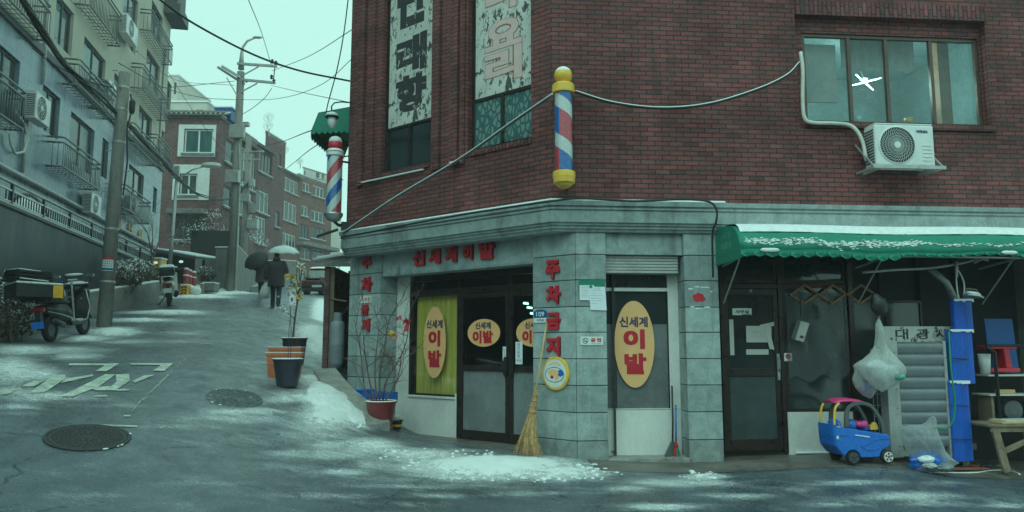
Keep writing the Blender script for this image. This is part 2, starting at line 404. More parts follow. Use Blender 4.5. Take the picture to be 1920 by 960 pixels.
M['yellow'] = mat('yellow_plastic', (0.85, 0.50, 0.07), 0.35, var=0.08, dirt=0.15)
M['yellowpaint'] = mat('yellow_paint', (0.85, 0.42, 0.04), 0.4, var=0.12, dirt=0.3)
M['sticker'] = mat('cream_yellow_film', (0.93, 0.50, 0.22), 0.4, var=0.03)
M['red'] = mat('red_paint', (0.62, 0.025, 0.05), 0.4, var=0.12)
M['redletter'] = mat('red_lettering', (0.56, 0.018, 0.035), 0.45, var=0.12)
M['navy'] = mat('navy_lettering', (0.035, 0.03, 0.11), 0.5, var=0.05)
M['blue'] = mat('blue_plastic', (0.015, 0.16, 0.62), 0.3, var=0.07, dirt=0.15, dirtcol=(0.1, 0.12, 0.16))
M['bluewrap'] = mat('blue_corrugated_plastic', (0.012, 0.13, 0.60), 0.35, var=0.1, scale=3, dirt=0.15, dirtcol=(0.05, 0.12, 0.3))
M['pink'] = mat('pink_plastic', (0.75, 0.05, 0.22), 0.4, var=0.08)
M['lilac'] = mat('lilac_plastic', (0.58, 0.33, 0.56), 0.4, var=0.06)
M['green'] = mat('green_canvas', (0.008, 0.21, 0.14), 0.6, var=0.15, scale=4, bmp=0.1, dirt=0.25, dirtcol=(0.03, 0.13, 0.09))
M['greenhose'] = mat('green_hose', (0.01, 0.25, 0.10), 0.4)
M['teal'] = mat('teal_board', (0.01, 0.2, 0.14), 0.5)
M['wood'] = mat('weathered_wood', (0.24, 0.175, 0.12), 0.75, var=0.3, scale=4, bmp=0.3, dirt=0.4, stretch=(1, 1, 1))
M['woodwarm'] = mat('varnished_wood', (0.33, 0.15, 0.07), 0.5, var=0.25, scale=5)
M['woodred'] = mat('red_brown_board', (0.32, 0.09, 0.055), 0.6, var=0.25, scale=4)
M['straw'] = mat('straw', (0.50, 0.30, 0.13), 0.8, var=0.35, scale=25)
M['bamboo'] = mat('bamboo_stick', (0.62, 0.40, 0.18), 0.5, var=0.15)
M['paper'] = mat('white_paper', (0.80, 0.83, 0.88), 0.8, var=0.03)
M['papergrey'] = mat('aged_paper', (0.55, 0.54, 0.5), 0.8, var=0.06)
M['ink'] = mat('black_ink', (0.02, 0.022, 0.025), 0.6)
M['inkgrey'] = mat('grey_ink', (0.35, 0.36, 0.38), 0.7)
M['terracotta'] = mat('terracotta', (0.62, 0.18, 0.085), 0.6, var=0.15, dirt=0.3, dirtcol=(0.3, 0.14, 0.09))
M['maroon'] = mat('maroon_plastic', (0.20, 0.028, 0.03), 0.4, var=0.12, dirt=0.2)
M['potblack'] = mat('dark_grey_pot', (0.028, 0.032, 0.05), 0.4, var=0.15, dirt=0.25, dirtcol=(0.07, 0.07, 0.08))
M['potbrown'] = mat('dark_brown_pot', (0.045, 0.026, 0.028), 0.45, var=0.15)
M['soil'] = mat('soil', (0.05, 0.035, 0.025), 0.95, var=0.3, bmp=0.5)
M['twig'] = mat('bare_twig', (0.15, 0.085, 0.075), 0.8, var=0.25, scale=20)
M['leafdull'] = mat('dull_shrub_leaf', (0.09, 0.075, 0.055), 0.8, var=0.35, scale=4)
M['leafgreen'] = mat('evergreen_leaf', (0.05, 0.08, 0.045), 0.7, var=0.35, scale=4)
M['coat'] = mat('dark_padded_cloth', (0.042, 0.032, 0.042), 0.85, var=0.2)
M['olive'] = mat('olive_cloth', (0.085, 0.074, 0.058), 0.85, var=0.2)
M['jeans'] = mat('dark_denim', (0.022, 0.030, 0.045), 0.85, var=0.2)
M['skin'] = mat('skin', (0.50, 0.30, 0.22), 0.55, var=0.06)
M['hair'] = mat('black_hair', (0.015, 0.012, 0.012), 0.5)
M['umbgrey'] = mat('pale_umbrella_cloth', (0.62, 0.66, 0.66), 0.7, var=0.05)
M['umbblack'] = mat('black_umbrella_cloth', (0.02, 0.021, 0.025), 0.7, var=0.1)
M['carred'] = mat('dark_red_car_paint', (0.05, 0.008, 0.01), 0.25, var=0.08)
M['chrome'] = mat('chrome', (0.6, 0.62, 0.62), 0.15, metal=1.0, var=0.05)
M['mirror'] = mat('mirror_face', (0.85, 0.88, 0.88), 0.04, metal=1.0, var=0.01)
M['lampred'] = mat('red_lens', (0.35, 0.012, 0.012), 0.2, var=0.05)
M['plate'] = mat('number_plate', (0.62, 0.64, 0.62), 0.5, var=0.05)
M['bluetarp'] = mat('blue_sheet', (0.01, 0.09, 0.33), 0.5, var=0.1)
M['glass_dark'] = mat('dark_window_glass', (0.018, 0.028, 0.03), 0.06, var=0.3, scale=0.6, fine=False, spec=0.8)
M['glass_teal'] = mat('curtained_window_glass', (0.035, 0.11, 0.115), 0.10, var=0.35, scale=1.2, spec=0.7, stretch=(4, 4, 0.5), fine=False)
M['glass_grey'] = mat('screened_window_glass', (0.055, 0.075, 0.078), 0.18, var=0.2, scale=1.5, spec=0.6, fine=False)
M['glass'] = glassmat('clear_glass', (0.90, 0.94, 0.94), 0.02)
M['glass_up'] = glassmat('hazy_glass', (0.85, 0.9, 0.9), 0.03, 0.16, (0.22, 0.28, 0.28), refl=.6)
M['frost'] = mat('frosted_glass', (0.20, 0.215, 0.22), 0.22, var=0.13, scale=1.8, spec=0.6, stretch=(1, 1, 0.5))
M['frostlight'] = mat('grey_filmed_glass', (0.16, 0.168, 0.175), 0.3, var=0.12, scale=1.5, spec=0.55)
M['curtain'] = mat('yellow_curtain', (0.80, 0.62, 0.13), 0.85, var=0.12, scale=3, stretch=(14, 1, 0.4))
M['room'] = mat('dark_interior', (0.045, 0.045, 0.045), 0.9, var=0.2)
M['roomlight'] = mat('pale_interior', (0.30, 0.43, 0.43), 0.9, var=0.15, scale=1.5)
M['drape'] = mat('white_valance', (0.55, 0.55, 0.52), 0.85, var=0.1)
M['tube'] = emis('fluorescent_tube', (0.5, 1.0, 0.96), 0.95)
M['tube_in'] = emis('shop_tube', (0.5, 1.0, 0.8), 3.0)
M['tube_red'] = emis('red_shop_sign_glow', (1.0, 0.08, 0.12), 0.5)
M['greytile'] = tilemat('grey_stone_cladding', (0.255, 0.31, 0.375), (0.215, 0.265, 0.32), (0.12, 0.14, 0.17), 0.9, 0.45, 0.24, stain=0.35)
M['darkgranite'] = tilemat('dark_granite_cladding', (0.036, 0.046, 0.066), (0.028, 0.037, 0.054), (0.02, 0.024, 0.032), 1.6, 0.9, 0.45, stain=0.45)
M['beige'] = mat('beige_render', (0.50, 0.455, 0.385), 0.85, var=0.1, scale=1.2, bmp=0.15, dirt=0.2, dirtcol=(0.3, 0.26, 0.2), stretch=(1, 1, 0.5))
M['cream'] = mat('cream_render_far', (0.55, 0.52, 0.45), 0.85, var=0.07, scale=1)
M['band'] = mat('dark_stone_band', (0.10, 0.10, 0.11), 0.6, var=0.15)
M['rooftile'] = mat('grey_roof_tile', (0.18, 0.15, 0.14), 0.8, var=0.3, scale=3)
M['concrete_far'] = mat('old_concrete_far', (0.22, 0.21, 0.20), 0.9, var=0.25, scale=1.5, dirt=0.4)
M['tankblue'] = mat('blue_tank', (0.02, 0.11, 0.30), 0.5, var=0.1)
M['gascyl'] = mat('grey_gas_cylinder', (0.25, 0.28, 0.31), 0.5, var=0.12, scale=4, dirt=0.4, dirtcol=(0.14, 0.10, 0.08))
M['ivory'] = mat('ivory_hose', (0.62, 0.60, 0.54), 0.7, var=0.1, bmp=0.15)
M['greyplas'] = mat('grey_plastic', (0.10, 0.105, 0.115), 0.5, var=0.1)
M['louver'] = mat('aluminium_slat', (0.25, 0.265, 0.29), 0.38, metal=0.25, var=0.1, scale=3)
M['film'] = filmmat('clear_bag_film', (0.72, 0.75, 0.76), 0.36, 0.12, 0.6)
M['filmwhite'] = filmmat('milky_bag_film', (0.90, 0.92, 0.90), 0.55, 0.3, 0.35)
M['filmsheet'] = filmmat('dusty_plastic_sheet', (0.26, 0.275, 0.28), 0.42, 0.25, 0.3, (2.2, 2.2, .7))
M['roadpaint'] = mat('worn_road_paint', (0.50, 0.54, 0.47), 0.7, var=0.3, scale=8, dirt=0.5, dirtcol=(0.07, 0.075, 0.08))
M['iron'] = mat('cast_iron_cover', (0.045, 0.042, 0.045), 0.6, metal=0.2, var=0.4, scale=30, bmp=0.9, bscale=45)
M['dustiron'] = mat('dusty_iron_cover', (0.11, 0.125, 0.135), 0.8, var=0.5, scale=14, bmp=0.8, bscale=45, dirt=0.5, dirtcol=(0.45, 0.47, 0.48))
M['petalw'] = mat('white_petal', (0.70, 0.68, 0.50), 0.8)
M['petaly'] = mat('yellow_petal', (0.70, 0.42, 0.04), 0.8)
M['plateblue'] = mat('blue_address_plate', (0.01, 0.10, 0.28), 0.4)
M['enamel'] = mat('white_enamel', (0.75, 0.76, 0.74), 0.3, var=0.05)
M['poleblue'] = mat('barber_blue', (0.012, 0.13, 0.45), 0.3, var=0.05)
M['polered'] = mat('barber_red', (0.60, 0.06, 0.09), 0.3, var=0.05)
M['polewhite'] = mat('barber_white', (0.66, 0.68, 0.68), 0.3, var=0.05)
M['acrylic'] = glassmat('acrylic_sleeve', (0.93, 0.96, 0.96), 0.04)
def peelmat(name, base, under, amt=0.5):
    m, nt, p = newmat(name); oc = objco(nt)
    a = noise(nt, scaled(nt, oc, 1, 1, 0.55), 11, 6, 0.75, 0.3); b = noise(nt, oc, 2.0, 4, 0.6)
    k = ramp(nt, mth(nt, 'ADD', a, mth(nt, 'MULTIPLY', b, 0.45)), 0.83 - 0.1 * amt, 0.86 - 0.1 * amt)
    c = mix(nt, 1.0, base, ramp(nt, b, 0.3, 0.7, 0.85, 1.1), 'MULTIPLY')
    c = mix(nt, k, c, under)
    nt.links.new(c, p.inputs['Base Color']); p.inputs['Roughness'].default_value = 0.7
    return m
M['peel'] = peelmat('peeling_white_sign', (0.58, 0.57, 0.53), (0.06, 0.06, 0.06), 0.55)
M['peelblack'] = peelmat('peeling_black_letters', (0.03, 0.03, 0.034), (0.45, 0.44, 0.4), 0.1)
M['fadedpink'] = mat('faded_pink_letters', (0.66, 0.47, 0.45), 0.7, var=0.06)
M['fadedred'] = mat('faded_red_edge', (0.42, 0.12, 0.12), 0.7, var=0.2)
M['letterteal'] = mat('faded_print', (0.12, 0.42, 0.32), 0.7)
def leafwin():
    m, nt, p = newmat('leaf_pattern_window_film'); oc = objco(nt)
    v = N(nt, 'ShaderNodeTexVoronoi'); v.feature = 'DISTANCE_TO_EDGE'; v.inputs['Scale'].default_value = 9
    nt.links.new(scaled(nt, oc, 1.4, 1, 0.8), v.inputs['Vector'])
    c = mix(nt, ramp(nt, v.outputs['Distance'], 0.10, 0.2), (0.055, 0.12, 0.12), (0.16, 0.26, 0.25))
    nt.links.new(c, p.inputs['Base Color']); p.inputs['Roughness'].default_value = 0.15
    return m
M['leafwin'] = leafwin()

# ------------------------------------------------------------------ text
def text_mesh(body, bold=0.02, extrude=0.0, res=3):
    cu = bpy.data.curves.new('lettering', 'FONT'); cu.body = body; cu.size = 1.0; cu.offset = bold; cu.extrude = extrude
    cu.resolution_u = res; cu.align_x = 'LEFT'
    o = bpy.data.objects.new('lettering', cu); COL.objects.link(o)
    bpy.context.view_layer.update()
    me = bpy.data.meshes.new_from_object(o.evaluated_get(bpy.context.evaluated_depsgraph_get()))
    bpy.data.objects.remove(o); bpy.data.curves.remove(cu)
    return me
def lettering(body, x, z, w, h, material, parent, y=-0.003, depth=0.0, bold=0.02, name='lettering', vertical=False, label=None):
    """flat or raised writing on the local xz plane, centred at x,z and fitted into w by h; one mesh"""
    bm = bmesh.new()
    items = [(body, x, z, w, h)]
    if vertical:
        n = len(body); items = [(c, x, z + h / 2 - (i + 0.5) * h / n, w, h / n * 0.86) for i, c in enumerate(body)]
    for b, cx, cz, ww, hh in items:
        me = text_mesh(b, min(bold, .018), 0.5 if depth else 0.0)
        if not len(me.vertices): continue
        co = np.array([v.co[:] for v in me.vertices]); lo, hi = co.min(0), co.max(0)
        # heavy weights: the outline thickened by stacked copies, each a hair in front of the last
        e = max(bold - .018, 0) * 1.0
        sh = [(0, 0)] if e < .004 else [(0, 0), (e, e), (-e, e), (e, -e), (-e, -e), (e, 0), (-e, 0), (0, e), (0, -e)]
        W0 = max(hi[0] - lo[0], 1e-6) + 2 * e; H0 = max(hi[1] - lo[1], 1e-6) + 2 * e
        for k, (sx, sy) in enumerate(sh):
            m2 = me.copy()
            for v in m2.vertices:
                px = (v.co.x + sx - (lo[0] + hi[0]) / 2) / W0 * ww + cx
                pz = (v.co.y + sy - (lo[1] + hi[1]) / 2) / H0 * hh + cz
                py = (y - (v.co.z + 0.5) * depth if depth else y) - k * 0.00025
                v.co = (px, py, pz)
            bm.from_mesh(m2); bpy.data.meshes.remove(m2)
        bpy.data.meshes.remove(me)
    mb = MB(); mb.bm.free(); mb.bm = bm
    return mb.build(name, material, parent, label=label)

# ------------------------------------------------------------------ ground
def grid_lines(segs):
    out = []
    for a, b, n in segs: out += list(np.linspace(a, b, n, endpoint=False))
    return np.array(out + [segs[-1][1]])
gx = grid_lines([(-90, -34, 12), (-34, -13, 42), (-13, 8, 190), (8, 40, 32)])
gy = grid_lines([(-30, 4, 12), (4, 7, 12), (7, 20, 140), (20, 34, 70), (34, 130, 60)])
GX, GY = np.meshgrid(gx, gy)
GZ = gz_np(GX, GY)
SNOW = [  # picture spot, half width, half height, depth of cover
 (648, 762, 60, 24, 1.3), (700, 790, 40, 12, .8), (930, 872, 150, 20, 1.15), (1050, 884, 90, 15, .8), (800, 852, 90, 14, .7), (720, 868, 90, 16, .35), (860, 895, 80, 8, .6),
 (560, 735, 70, 16, .45), (440, 785, 130, 10, .42), (600, 815, 110, 18, .42), (660, 850, 110, 14, .45), (560, 880, 140, 14, .2), (470, 830, 140, 14, .2), (760, 912, 120, 5, .35),
 (20, 690, 60, 26, .75), (95, 742, 90, 12, .55), (20, 730, 40, 14, .5), (40, 655, 70, 10, .75), (150, 634, 60, 7, .8), (210, 622, 50, 8, 1.0), (110, 655, 80, 8, .5), (30, 775, 60, 5, .3),
 (260, 600, 70, 7, .9), (315, 585, 70, 7, 1.0), (375, 556, 60, 6, 1.1), (435, 549, 45, 5, 1.1), (475, 533, 22, 4, 1.0), (400, 598, 70, 6, .22), (340, 625, 60, 5, .35),
 (603, 585, 18, 44, 1.25), (585, 622, 30, 18, 1.0), (560, 612, 25, 9, .35), (520, 645, 40, 6, .25), (600, 650, 30, 22, .9), (560, 690, 50, 14, .6), (585, 712, 30, 12, 1.0), (480, 680, 40, 5, .3),
 (620, 690, 16, 6, .6), (1700, 930, 110, 8, .5), (1610, 905, 80, 6, .5), (1270, 905, 90, 9, .5), (1320, 893, 40, 5, .8), (1250, 950, 70, 6, .65), (1880, 948, 60, 5, .5), (1480, 918, 80, 5, .3), (1640, 880, 60, 6, .25),
 (1770, 905, 60, 4, .3), (700, 835, 60, 16, .75), (770, 850, 60, 10, .7), (630, 832, 50, 10, .6), (545, 850, 60, 10, .4), (455, 772, 80, 7, .6), (600, 788, 60, 12, .6), (650, 884, 70, 7, .5), (520, 700, 22, 16, .5), (600, 640, 22, 26, .9), (610, 700, 20, 12, 1.0), (560, 745, 60, 9, .7),
 (60, 700, 60, 12, .7), (30, 762, 50, 6, .5), (140, 668, 60, 6, .55), (240, 640, 60, 5, .45), (250, 600, 60, 6, .8), (360, 640, 70, 5, .35), (330, 800, 70, 6, .35), (210, 760, 50, 4, .3), (1180, 915, 60, 8, .45), (1400, 930, 90, 6, .45), (1560, 945, 70, 5, .45), (1760, 945, 80, 5, .45), (1330, 905, 60, 6, .6), (850, 930, 100, 5, .4), (620, 930, 110, 5, .3), (420, 905, 120, 5, .25), (120, 930, 100, 5, .25),
 (760, 945, 120, 6, .2), (300, 945, 160, 5, .15), (1000, 925, 160, 4, .3), (200, 870, 160, 4, .12)]
SN = np.zeros_like(GX)
for px, py, hw, hh, am in SNOW:
    if py < 612: hh *= .5
    c = G(px, py); l = G(px - hw, py); r = G(px + hw, py); t = G(px, max(py - hh, 505)); b = G(px, min(py + hh, 958))
    ax = (r - l).to_2d() / 2; ay = (t - b).to_2d() / 2
    det = ax.x * ay.y - ax.y * ay.x
    dx = GX - c.x; dy = GY - c.y
    a = (dx * ay.y - dy * ay.x) / det; bb = (dy * ax.x - dx * ax.y) / det
    SN = np.maximum(SN, am * np.exp(-(a * a + bb * bb) * 0.8))
SN += 0.0 * np.clip((GY - 22) / 20, 0, 1)
rel = np.random.RandomState(3)
lift = np.clip(SN - 0.55, 0, .5) * 0.13 * (0.6 + 0.8 * rel.rand(*GX.shape))
me = bpy.data.meshes.new('ground')
nx, ny = len(gx), len(gy)
verts = np.stack([GX, GY, GZ + lift], -1).reshape(-1, 3)
idx = np.arange(nx * ny).reshape(ny, nx)
faces = np.stack([idx[:-1, :-1], idx[:-1, 1:], idx[1:, 1:], idx[1:, :-1]], -1).reshape(-1, 4)
me.from_pydata(verts.tolist(), [], faces.tolist())
me.polygons.foreach_set('use_smooth', [True] * len(faces))
att = me.attributes.new('snow_depth', 'FLOAT', 'POINT'); att.data.foreach_set('value', SN.reshape(-1).astype(np.float32))
me.update()
ground = bpy.data.objects.new('road', me); COL.objects.link(ground)
kind(ground, 'structure', 'wet asphalt street climbing to the left, dusted and patched with snow')
def roadmat():
    m, nt, p = newmat('wet_asphalt_with_snow'); oc = objco(nt)
    at_ = N(nt, 'ShaderNodeAttribute', attribute_name='snow_depth').outputs['Fac']
    grain = noise(nt, oc, 70, 3, 0.75); grit = noise(nt, oc, 190, 2, 0.8); big = noise(nt, oc, 0.55, 6, 0.62, 0.6); mid = noise(nt, oc, 3.2, 6, 0.7, 0.3)
    streak = noise(nt, scaled(nt, oc, 0.75, 1.6, 1), 1.7, 12, 0.80, 0.5)
    lump = noise(nt, oc, 8.0, 9, 0.78, 0.3); flake = noise(nt, oc, 38, 4, 0.75)
    asp = mix(nt, ramp(nt, big, 0.35, 0.68), (0.046, 0.058, 0.076), (0.108, 0.130, 0.155))
    asp = mix(nt, 1.0, asp, ramp(nt, grain, 0.25, 0.75, 0.35, 1.75), 'MULTIPLY')
    asp = mix(nt, ramp(nt, grit, 0.60, 0.70, 0, 0.8), asp, (0.30, 0.31, 0.31))
    # cracks and old repair seams
    wv = N(nt, 'ShaderNodeVectorMath', operation='ADD'); wn_ = N(nt, 'ShaderNodeTexNoise'); wn_.inputs['Scale'].default_value = 1.3; wn_.inputs['Detail'].default_value = 5; nt.links.new(oc, wn_.inputs['Vector'])
    nt.links.new(oc, wv.inputs[0]); nt.links.new(wn_.outputs['Color'], wv.inputs[1])
    vo = N(nt, 'ShaderNodeTexVoronoi'); vo.feature = 'DISTANCE_TO_EDGE'; vo.inputs['Scale'].default_value = 0.42; nt.links.new(wv.outputs[0], vo.inputs['Vector'])
    crack = mth(nt, 'MULTIPLY', ramp(nt, vo.outputs['Distance'], 0.004, 0.011, 1.0, 0.0), ramp(nt, mid, 0.45, 0.6))
    asp = mix(nt, mth(nt, 'MULTIPLY', crack, 0.75), asp, (0.012, 0.014, 0.016))
    # dusting of dry snow, thin and broken, then lying snow where it was not swept
    dust = mth(nt, 'ADD', mth(nt, 'ADD', 0.07, mth(nt, 'MULTIPLY', at_, 1.35)), mth(nt, 'MULTIPLY', mth(nt, 'SUBTRACT', mth(nt, 'ADD', mth(nt, 'MULTIPLY', streak, 0.8), mth(nt, 'MULTIPLY', flake, 0.55)), 0.69), 2.2))
    thin = mth(nt, 'ADD', ramp(nt, dust, 0.10, 0.55, 0, 0.30), ramp(nt, dust, 0.42, 0.74, 0, 0.48))
    solid = ramp(nt, mth(nt, 'ADD', at_, mth(nt, 'MULTIPLY', mth(nt, 'SUBTRACT', mth(nt, 'ADD', mth(nt, 'MULTIPLY', lump, 0.6), mth(nt, 'MULTIPLY', flake, 0.45)), 0.525), 3.2)), 0.54, 0.66)
    c = mix(nt, thin, asp, (0.62, 0.65, 0.66))
    c = mix(nt, solid, c, (0.86, 0.88, 0.88))
    nt.links.new(c, p.inputs['Base Color'])
    wet = ramp(nt, mth(nt, 'ADD', mid, mth(nt, 'MULTIPLY', big, 0.5)), 0.55, 0.95, 0.20, 0.55)
    cov = mth(nt, 'MAXIMUM', thin, solid)
    nt.links.new(mth(nt, 'ADD', wet, mth(nt, 'MULTIPLY', cov, 0.4), clamp=True), p.inputs['Roughness'])
    p.inputs['Specular IOR Level'].default_value = 0.6
    h = mth(nt, 'ADD', mth(nt, 'MULTIPLY', grain, 0.35), mth(nt, 'MULTIPLY', solid, mth(nt, 'ADD', 1.6, mth(nt, 'MULTIPLY', lump, 1.5))))
    bump(nt, p, h, 0.55, 0.02)
    return m
me.materials.append(roadmat())

# ------------------------------------------------------------------ the corner shop building
a_ = math.atan(1710 / F_PX)
dL = (math.cos(math.pi / 2 - a_), -math.sin(math.pi / 2 - a_))
CORN = O + ray(1082, 860) * (-EYE / ray(1082, 860).z)
LL = Frame(CORN, dL)                 # granite ground floor, angled shop face
RL = Frame(CORN, (1, 0.083))         # granite ground floor, front face
RU = RL.shifted(0.05)                # brick storey above
ec = onplane(1036, 380, RU.o, RU.n)
RU.o = Vector((ec.x, ec.y, 0)); LU = Frame(ec, dL)
SHOP = thing('shop_building', 'dark red brick corner building over a granite barber shop front', 'building', CORN)
def inframe(o, fr, z=0.0, root=None):
    """put an object built in wall coordinates of frame fr at its place under its root"""
    m = Matrix.Translation((fr.o.x, fr.o.y, z)) @ Matrix.Rotation(fr.rot, 4, 'Z')
    if root is not None:
        bpy.context.view_layer.update()
        o.parent = root; o.matrix_parent_inverse = Matrix()
        o.matrix_local = root.matrix_world.inverted() @ m
    else: o.matrix_local = m
    return o
def wall_holes(mb, u0, u1, z0, z1, holes, depth, y=0.0):
    us = sorted({u0, u1, *[min(max(h[i], u0), u1) for h in holes for i in (0, 1)]}); zs = sorted({z0, z1, *[min(max(h[i], z0), z1) for h in holes for i in (2, 3)]})
    for a, b in zip(us, us[1:]):
        for c, d in zip(zs, zs[1:]):
            mu, mz = (a + b) / 2, (c + d) / 2
            if any(h[0] < mu < h[1] and h[2] < mz < h[3] for h in holes): continue
            mb.quad((a, y, c), (b, y, c), (b, y, d), (a, y, d))
    for h in holes:
        a, b, c, d = h[:4]; e = h[4] if len(h) > 4 else depth
        mb.quad((a, y, c), (a, y, d), (a, y + e, d), (a, y + e, c)); mb.quad((b, y, c), (b, y + e, c), (b, y + e, d), (b, y, d))
        mb.quad((a, y, d), (b, y, d), (b, y + e, d), (a, y + e, d)); mb.quad((a, y, c), (a, y + e, c), (b, y + e, c), (b, y, c))
    return mb
def win(fr, root, u0, u1, z0, z1, n=2, frame='darkframe', glass='glass_dark', y=0.1, fw=0.05, split=None, name='window', glasses=None):
    """frame part with one pane sub-part per light"""
    w = MB(); t = 0.06
    w.box(u0, u1, y, y + t, z1 - fw, z1); w.box(u0, u1, y, y + t, z0, z0 + fw)
    w.box(u0, u0 + fw, y, y + t, z0 + fw, z1 - fw); w.box(u1 - fw, u1, y, y + t, z0 + fw, z1 - fw)
    xs = split or [u0 + (u1 - u0) * i / n for i in range(n + 1)]
    for x in xs[1:-1]: w.box(x - fw * 0.5, x + fw * 0.5, y - 0.008, y + t * 0.9, z0 + fw, z1 - fw)
    f = inframe(w.build(name, M[frame], bevel=0.004, seg=1), fr, 0, root)
    for i in range(len(xs) - 1):
        g = glasses[i] if glasses else glass
        MB().box(xs[i] + fw * 0.4, xs[i + 1] - fw * 0.4, y + 0.025 + 0.006 * (i % 2), y + 0.03 + 0.006 * (i % 2), z0 + fw * 0.9, z1 - fw * 0.9).build('pane', M[g], f)
    return f
def rect(fr, px0, py0, px1, py1, off=0.0):
    """wall rectangle through two picture corners (left top, right bottom)"""
    u0, z1 = fr.uz(px0, py0, off); u1, z0 = fr.uz(px1, py1, off); return u0, u1, z0, z1

ZT = 9.2
# upper front wall with the office window
REV = rect(RU, 1490, 36, 1862, 243); zb = RU.z_(1490, 236)
h_out = (REV[0], REV[1], zb - 0.04, RU.z_(1490, 27), 0.14)
mb = MB(); wall_holes(mb, 0, 9.5, 3.6, ZT, [h_out], 0.14)
mb.quad((0, 0, ZT), (9.5, 0, ZT), (9.5, 8, ZT), (0, 8, ZT)); mb.quad((9.5, 0, 0), (9.5, 8, 0), (9.5, 8, ZT), (9.5, 0, ZT))
inframe(mb.build('wall', M['brick']), RU, 0, SHOP)
wf = rect(RU, 1503, 60, 1846, 240, -0.14); z_t = RU.z_(1505, 61, -0.14); z_b = RU.z_(1505, 230, -0.14)
mb = MB(); wall_holes(mb, h_out[0] - .05, h_out[1] + .05, h_out[2] - .05, h_out[3] + .05, [(wf[0], wf[1], z_b, z_t, 0.12)], 0.12, y=0.14)
inframe(mb.build('wall', M['brick']), RU, 0, SHOP)
mb = MB()
mb.box(h_out[0] - 0.0, h_out[1] + 0.02, -0.012, 0.05, h_out[3] + 0.004, h_out[3] + 0.24)
inframe(mb.build('lintel', M['soldier']), RU, 0, SHOP)
mb = MB().box(wf[0] - 0.02, h_out[1] + 0.05, -0.045, 0.13, z_b - 0.12, z_b - 0.015)
inframe(mb.build('window_sill', M['brick'], bevel=0.01), RU, 0, SHOP)
sp = [wf[0]] + [RU.u_(x, 150, -0.2) for x in (1592, 1662, 1746)] + [wf[1]]
win(RU, SHOP, wf[0], wf[1], z_b, z_t, frame='brownframe', glass='glass_up', y=0.17, fw=0.055, split=sp)
# room behind it
mb = MB(); x0, x1 = wf[0] - 0.6, wf[1] + 0.6
mb.quad((x0, 3.2, 3.9), (x1, 3.2, 3.9), (x1, 3.2, 7.0), (x0, 3.2, 7.0)); mb.quad((x0, .3, 3.9), (x0, 3.2, 3.9), (x0, 3.2, 7), (x0, .3, 7)); mb.quad((x1, .3, 3.9), (x1, 3.2, 3.9), (x1, 3.2, 7), (x1, .3, 7))
mb.quad((x0, .3, 7), (x1, .3, 7), (x1, 3.2, 7), (x0, 3.2, 7)); mb.quad((x0, .3, 3.9), (x1, .3, 3.9), (x1, 3.2, 3.9), (x0, 3.2, 3.9))
inframe(mb.build('interior_room', M['roomlight']), RU, 0, SHOP)
mb = MB()   # wavy edged cloth hung inside
a, b = sp[1] + 0.05, sp[3] - 0.05; nn = 40; top = []; bot = []
for i in range(nn + 1):
    u = a + (b - a) * i / nn; zz = RU.z_(1600, 132, -0.6) + 0.035 * math.sin(i / nn * 2 * math.pi * 3.2) - 0.02
    top.append((u, 0.5 + 0.02 * math.sin(i * 1.3), z_t + 0.1)); bot.append((u, 0.5 + 0.03 * math.sin(i * 1.3), zz))
for i in range(nn): mb.quad(top[i], top[i + 1], bot[i + 1], bot[i])
inframe(mb.build('valance', M['drape'], smooth=True), RU, 0, SHOP)
# pale cupboards seen through the outer panes
mb = MB().box(wf[0] + 0.03, sp[1] - 0.12, 0.35, 0.4, z_b + 0.42, z_t - 0.1); inframe(mb.build('blind', M['drape']), RU, 0, SHOP)
mb = MB().box(sp[3] + 0.42, sp[3] + 0.62, 0.6, 0.75, z_b - 0.2, z_t + .3); inframe(mb.build('curtain', M['woodwarm']), RU, 0, SHOP)
# crossed tube lamp hanging in the room
lu, lz = RU.uz(1621, 154, -1.3)
lamp = thing('tube_lamp', 'crossed fluorescent tube lamp glowing behind the upstairs office window', 'lamp', RU.w(lu, lz, -1.3), RU.rot)
for s in (1, -1):
    MB().tube([Vector((-.235, -.14 * s, 0.0)), Vector((.235, .14 * s, 0.0))], 0.014, 10).build('tube', M['tube'], lamp)
MB().box(-.05, .05, -.05, .05, 0.02, 0.07).build('socket', M['white'], lamp)
MB().tube([(0, 0, .07), (0, 0, .9)], 0.008).build('cord', M['white'], lamp)
lamp.rotation_euler = (R(-28), R(6), RU.rot)
pl_ = bpy.data.objects.new('lamp_light', bpy.data.lights.new('lamp_light', 'POINT')); COL.objects.link(pl_); pl_.parent = lamp; pl_.location = (0, 0, -.15); pl_.data.energy = 80; pl_.data.color = (.62, 1, .92); pl_.data.shadow_soft_size = .2
# cup and pot on the sill
cu = thing('cup', 'white cup standing inside the upstairs office window', 'cup', RU.w(RU.u_(1609, 226, -.3), z_b + 0.055, -.3))
MB().lathe([(.035, 0), (.05, .12), (.045, .12), (.03, .01)], seg=18).build('bowl', M['enamel'], cu, smooth=True)
cu = thing('pot', 'small yellow pot standing inside the upstairs office window', 'pot', RU.w(RU.u_(1704, 229, -.3), z_b + 0.055, -.3))
MB().lathe([(.06, 0), (.075, .11), (.066, .11), (.05, .01)], seg=18).build('bowl', M['yellow'], cu, smooth=True)

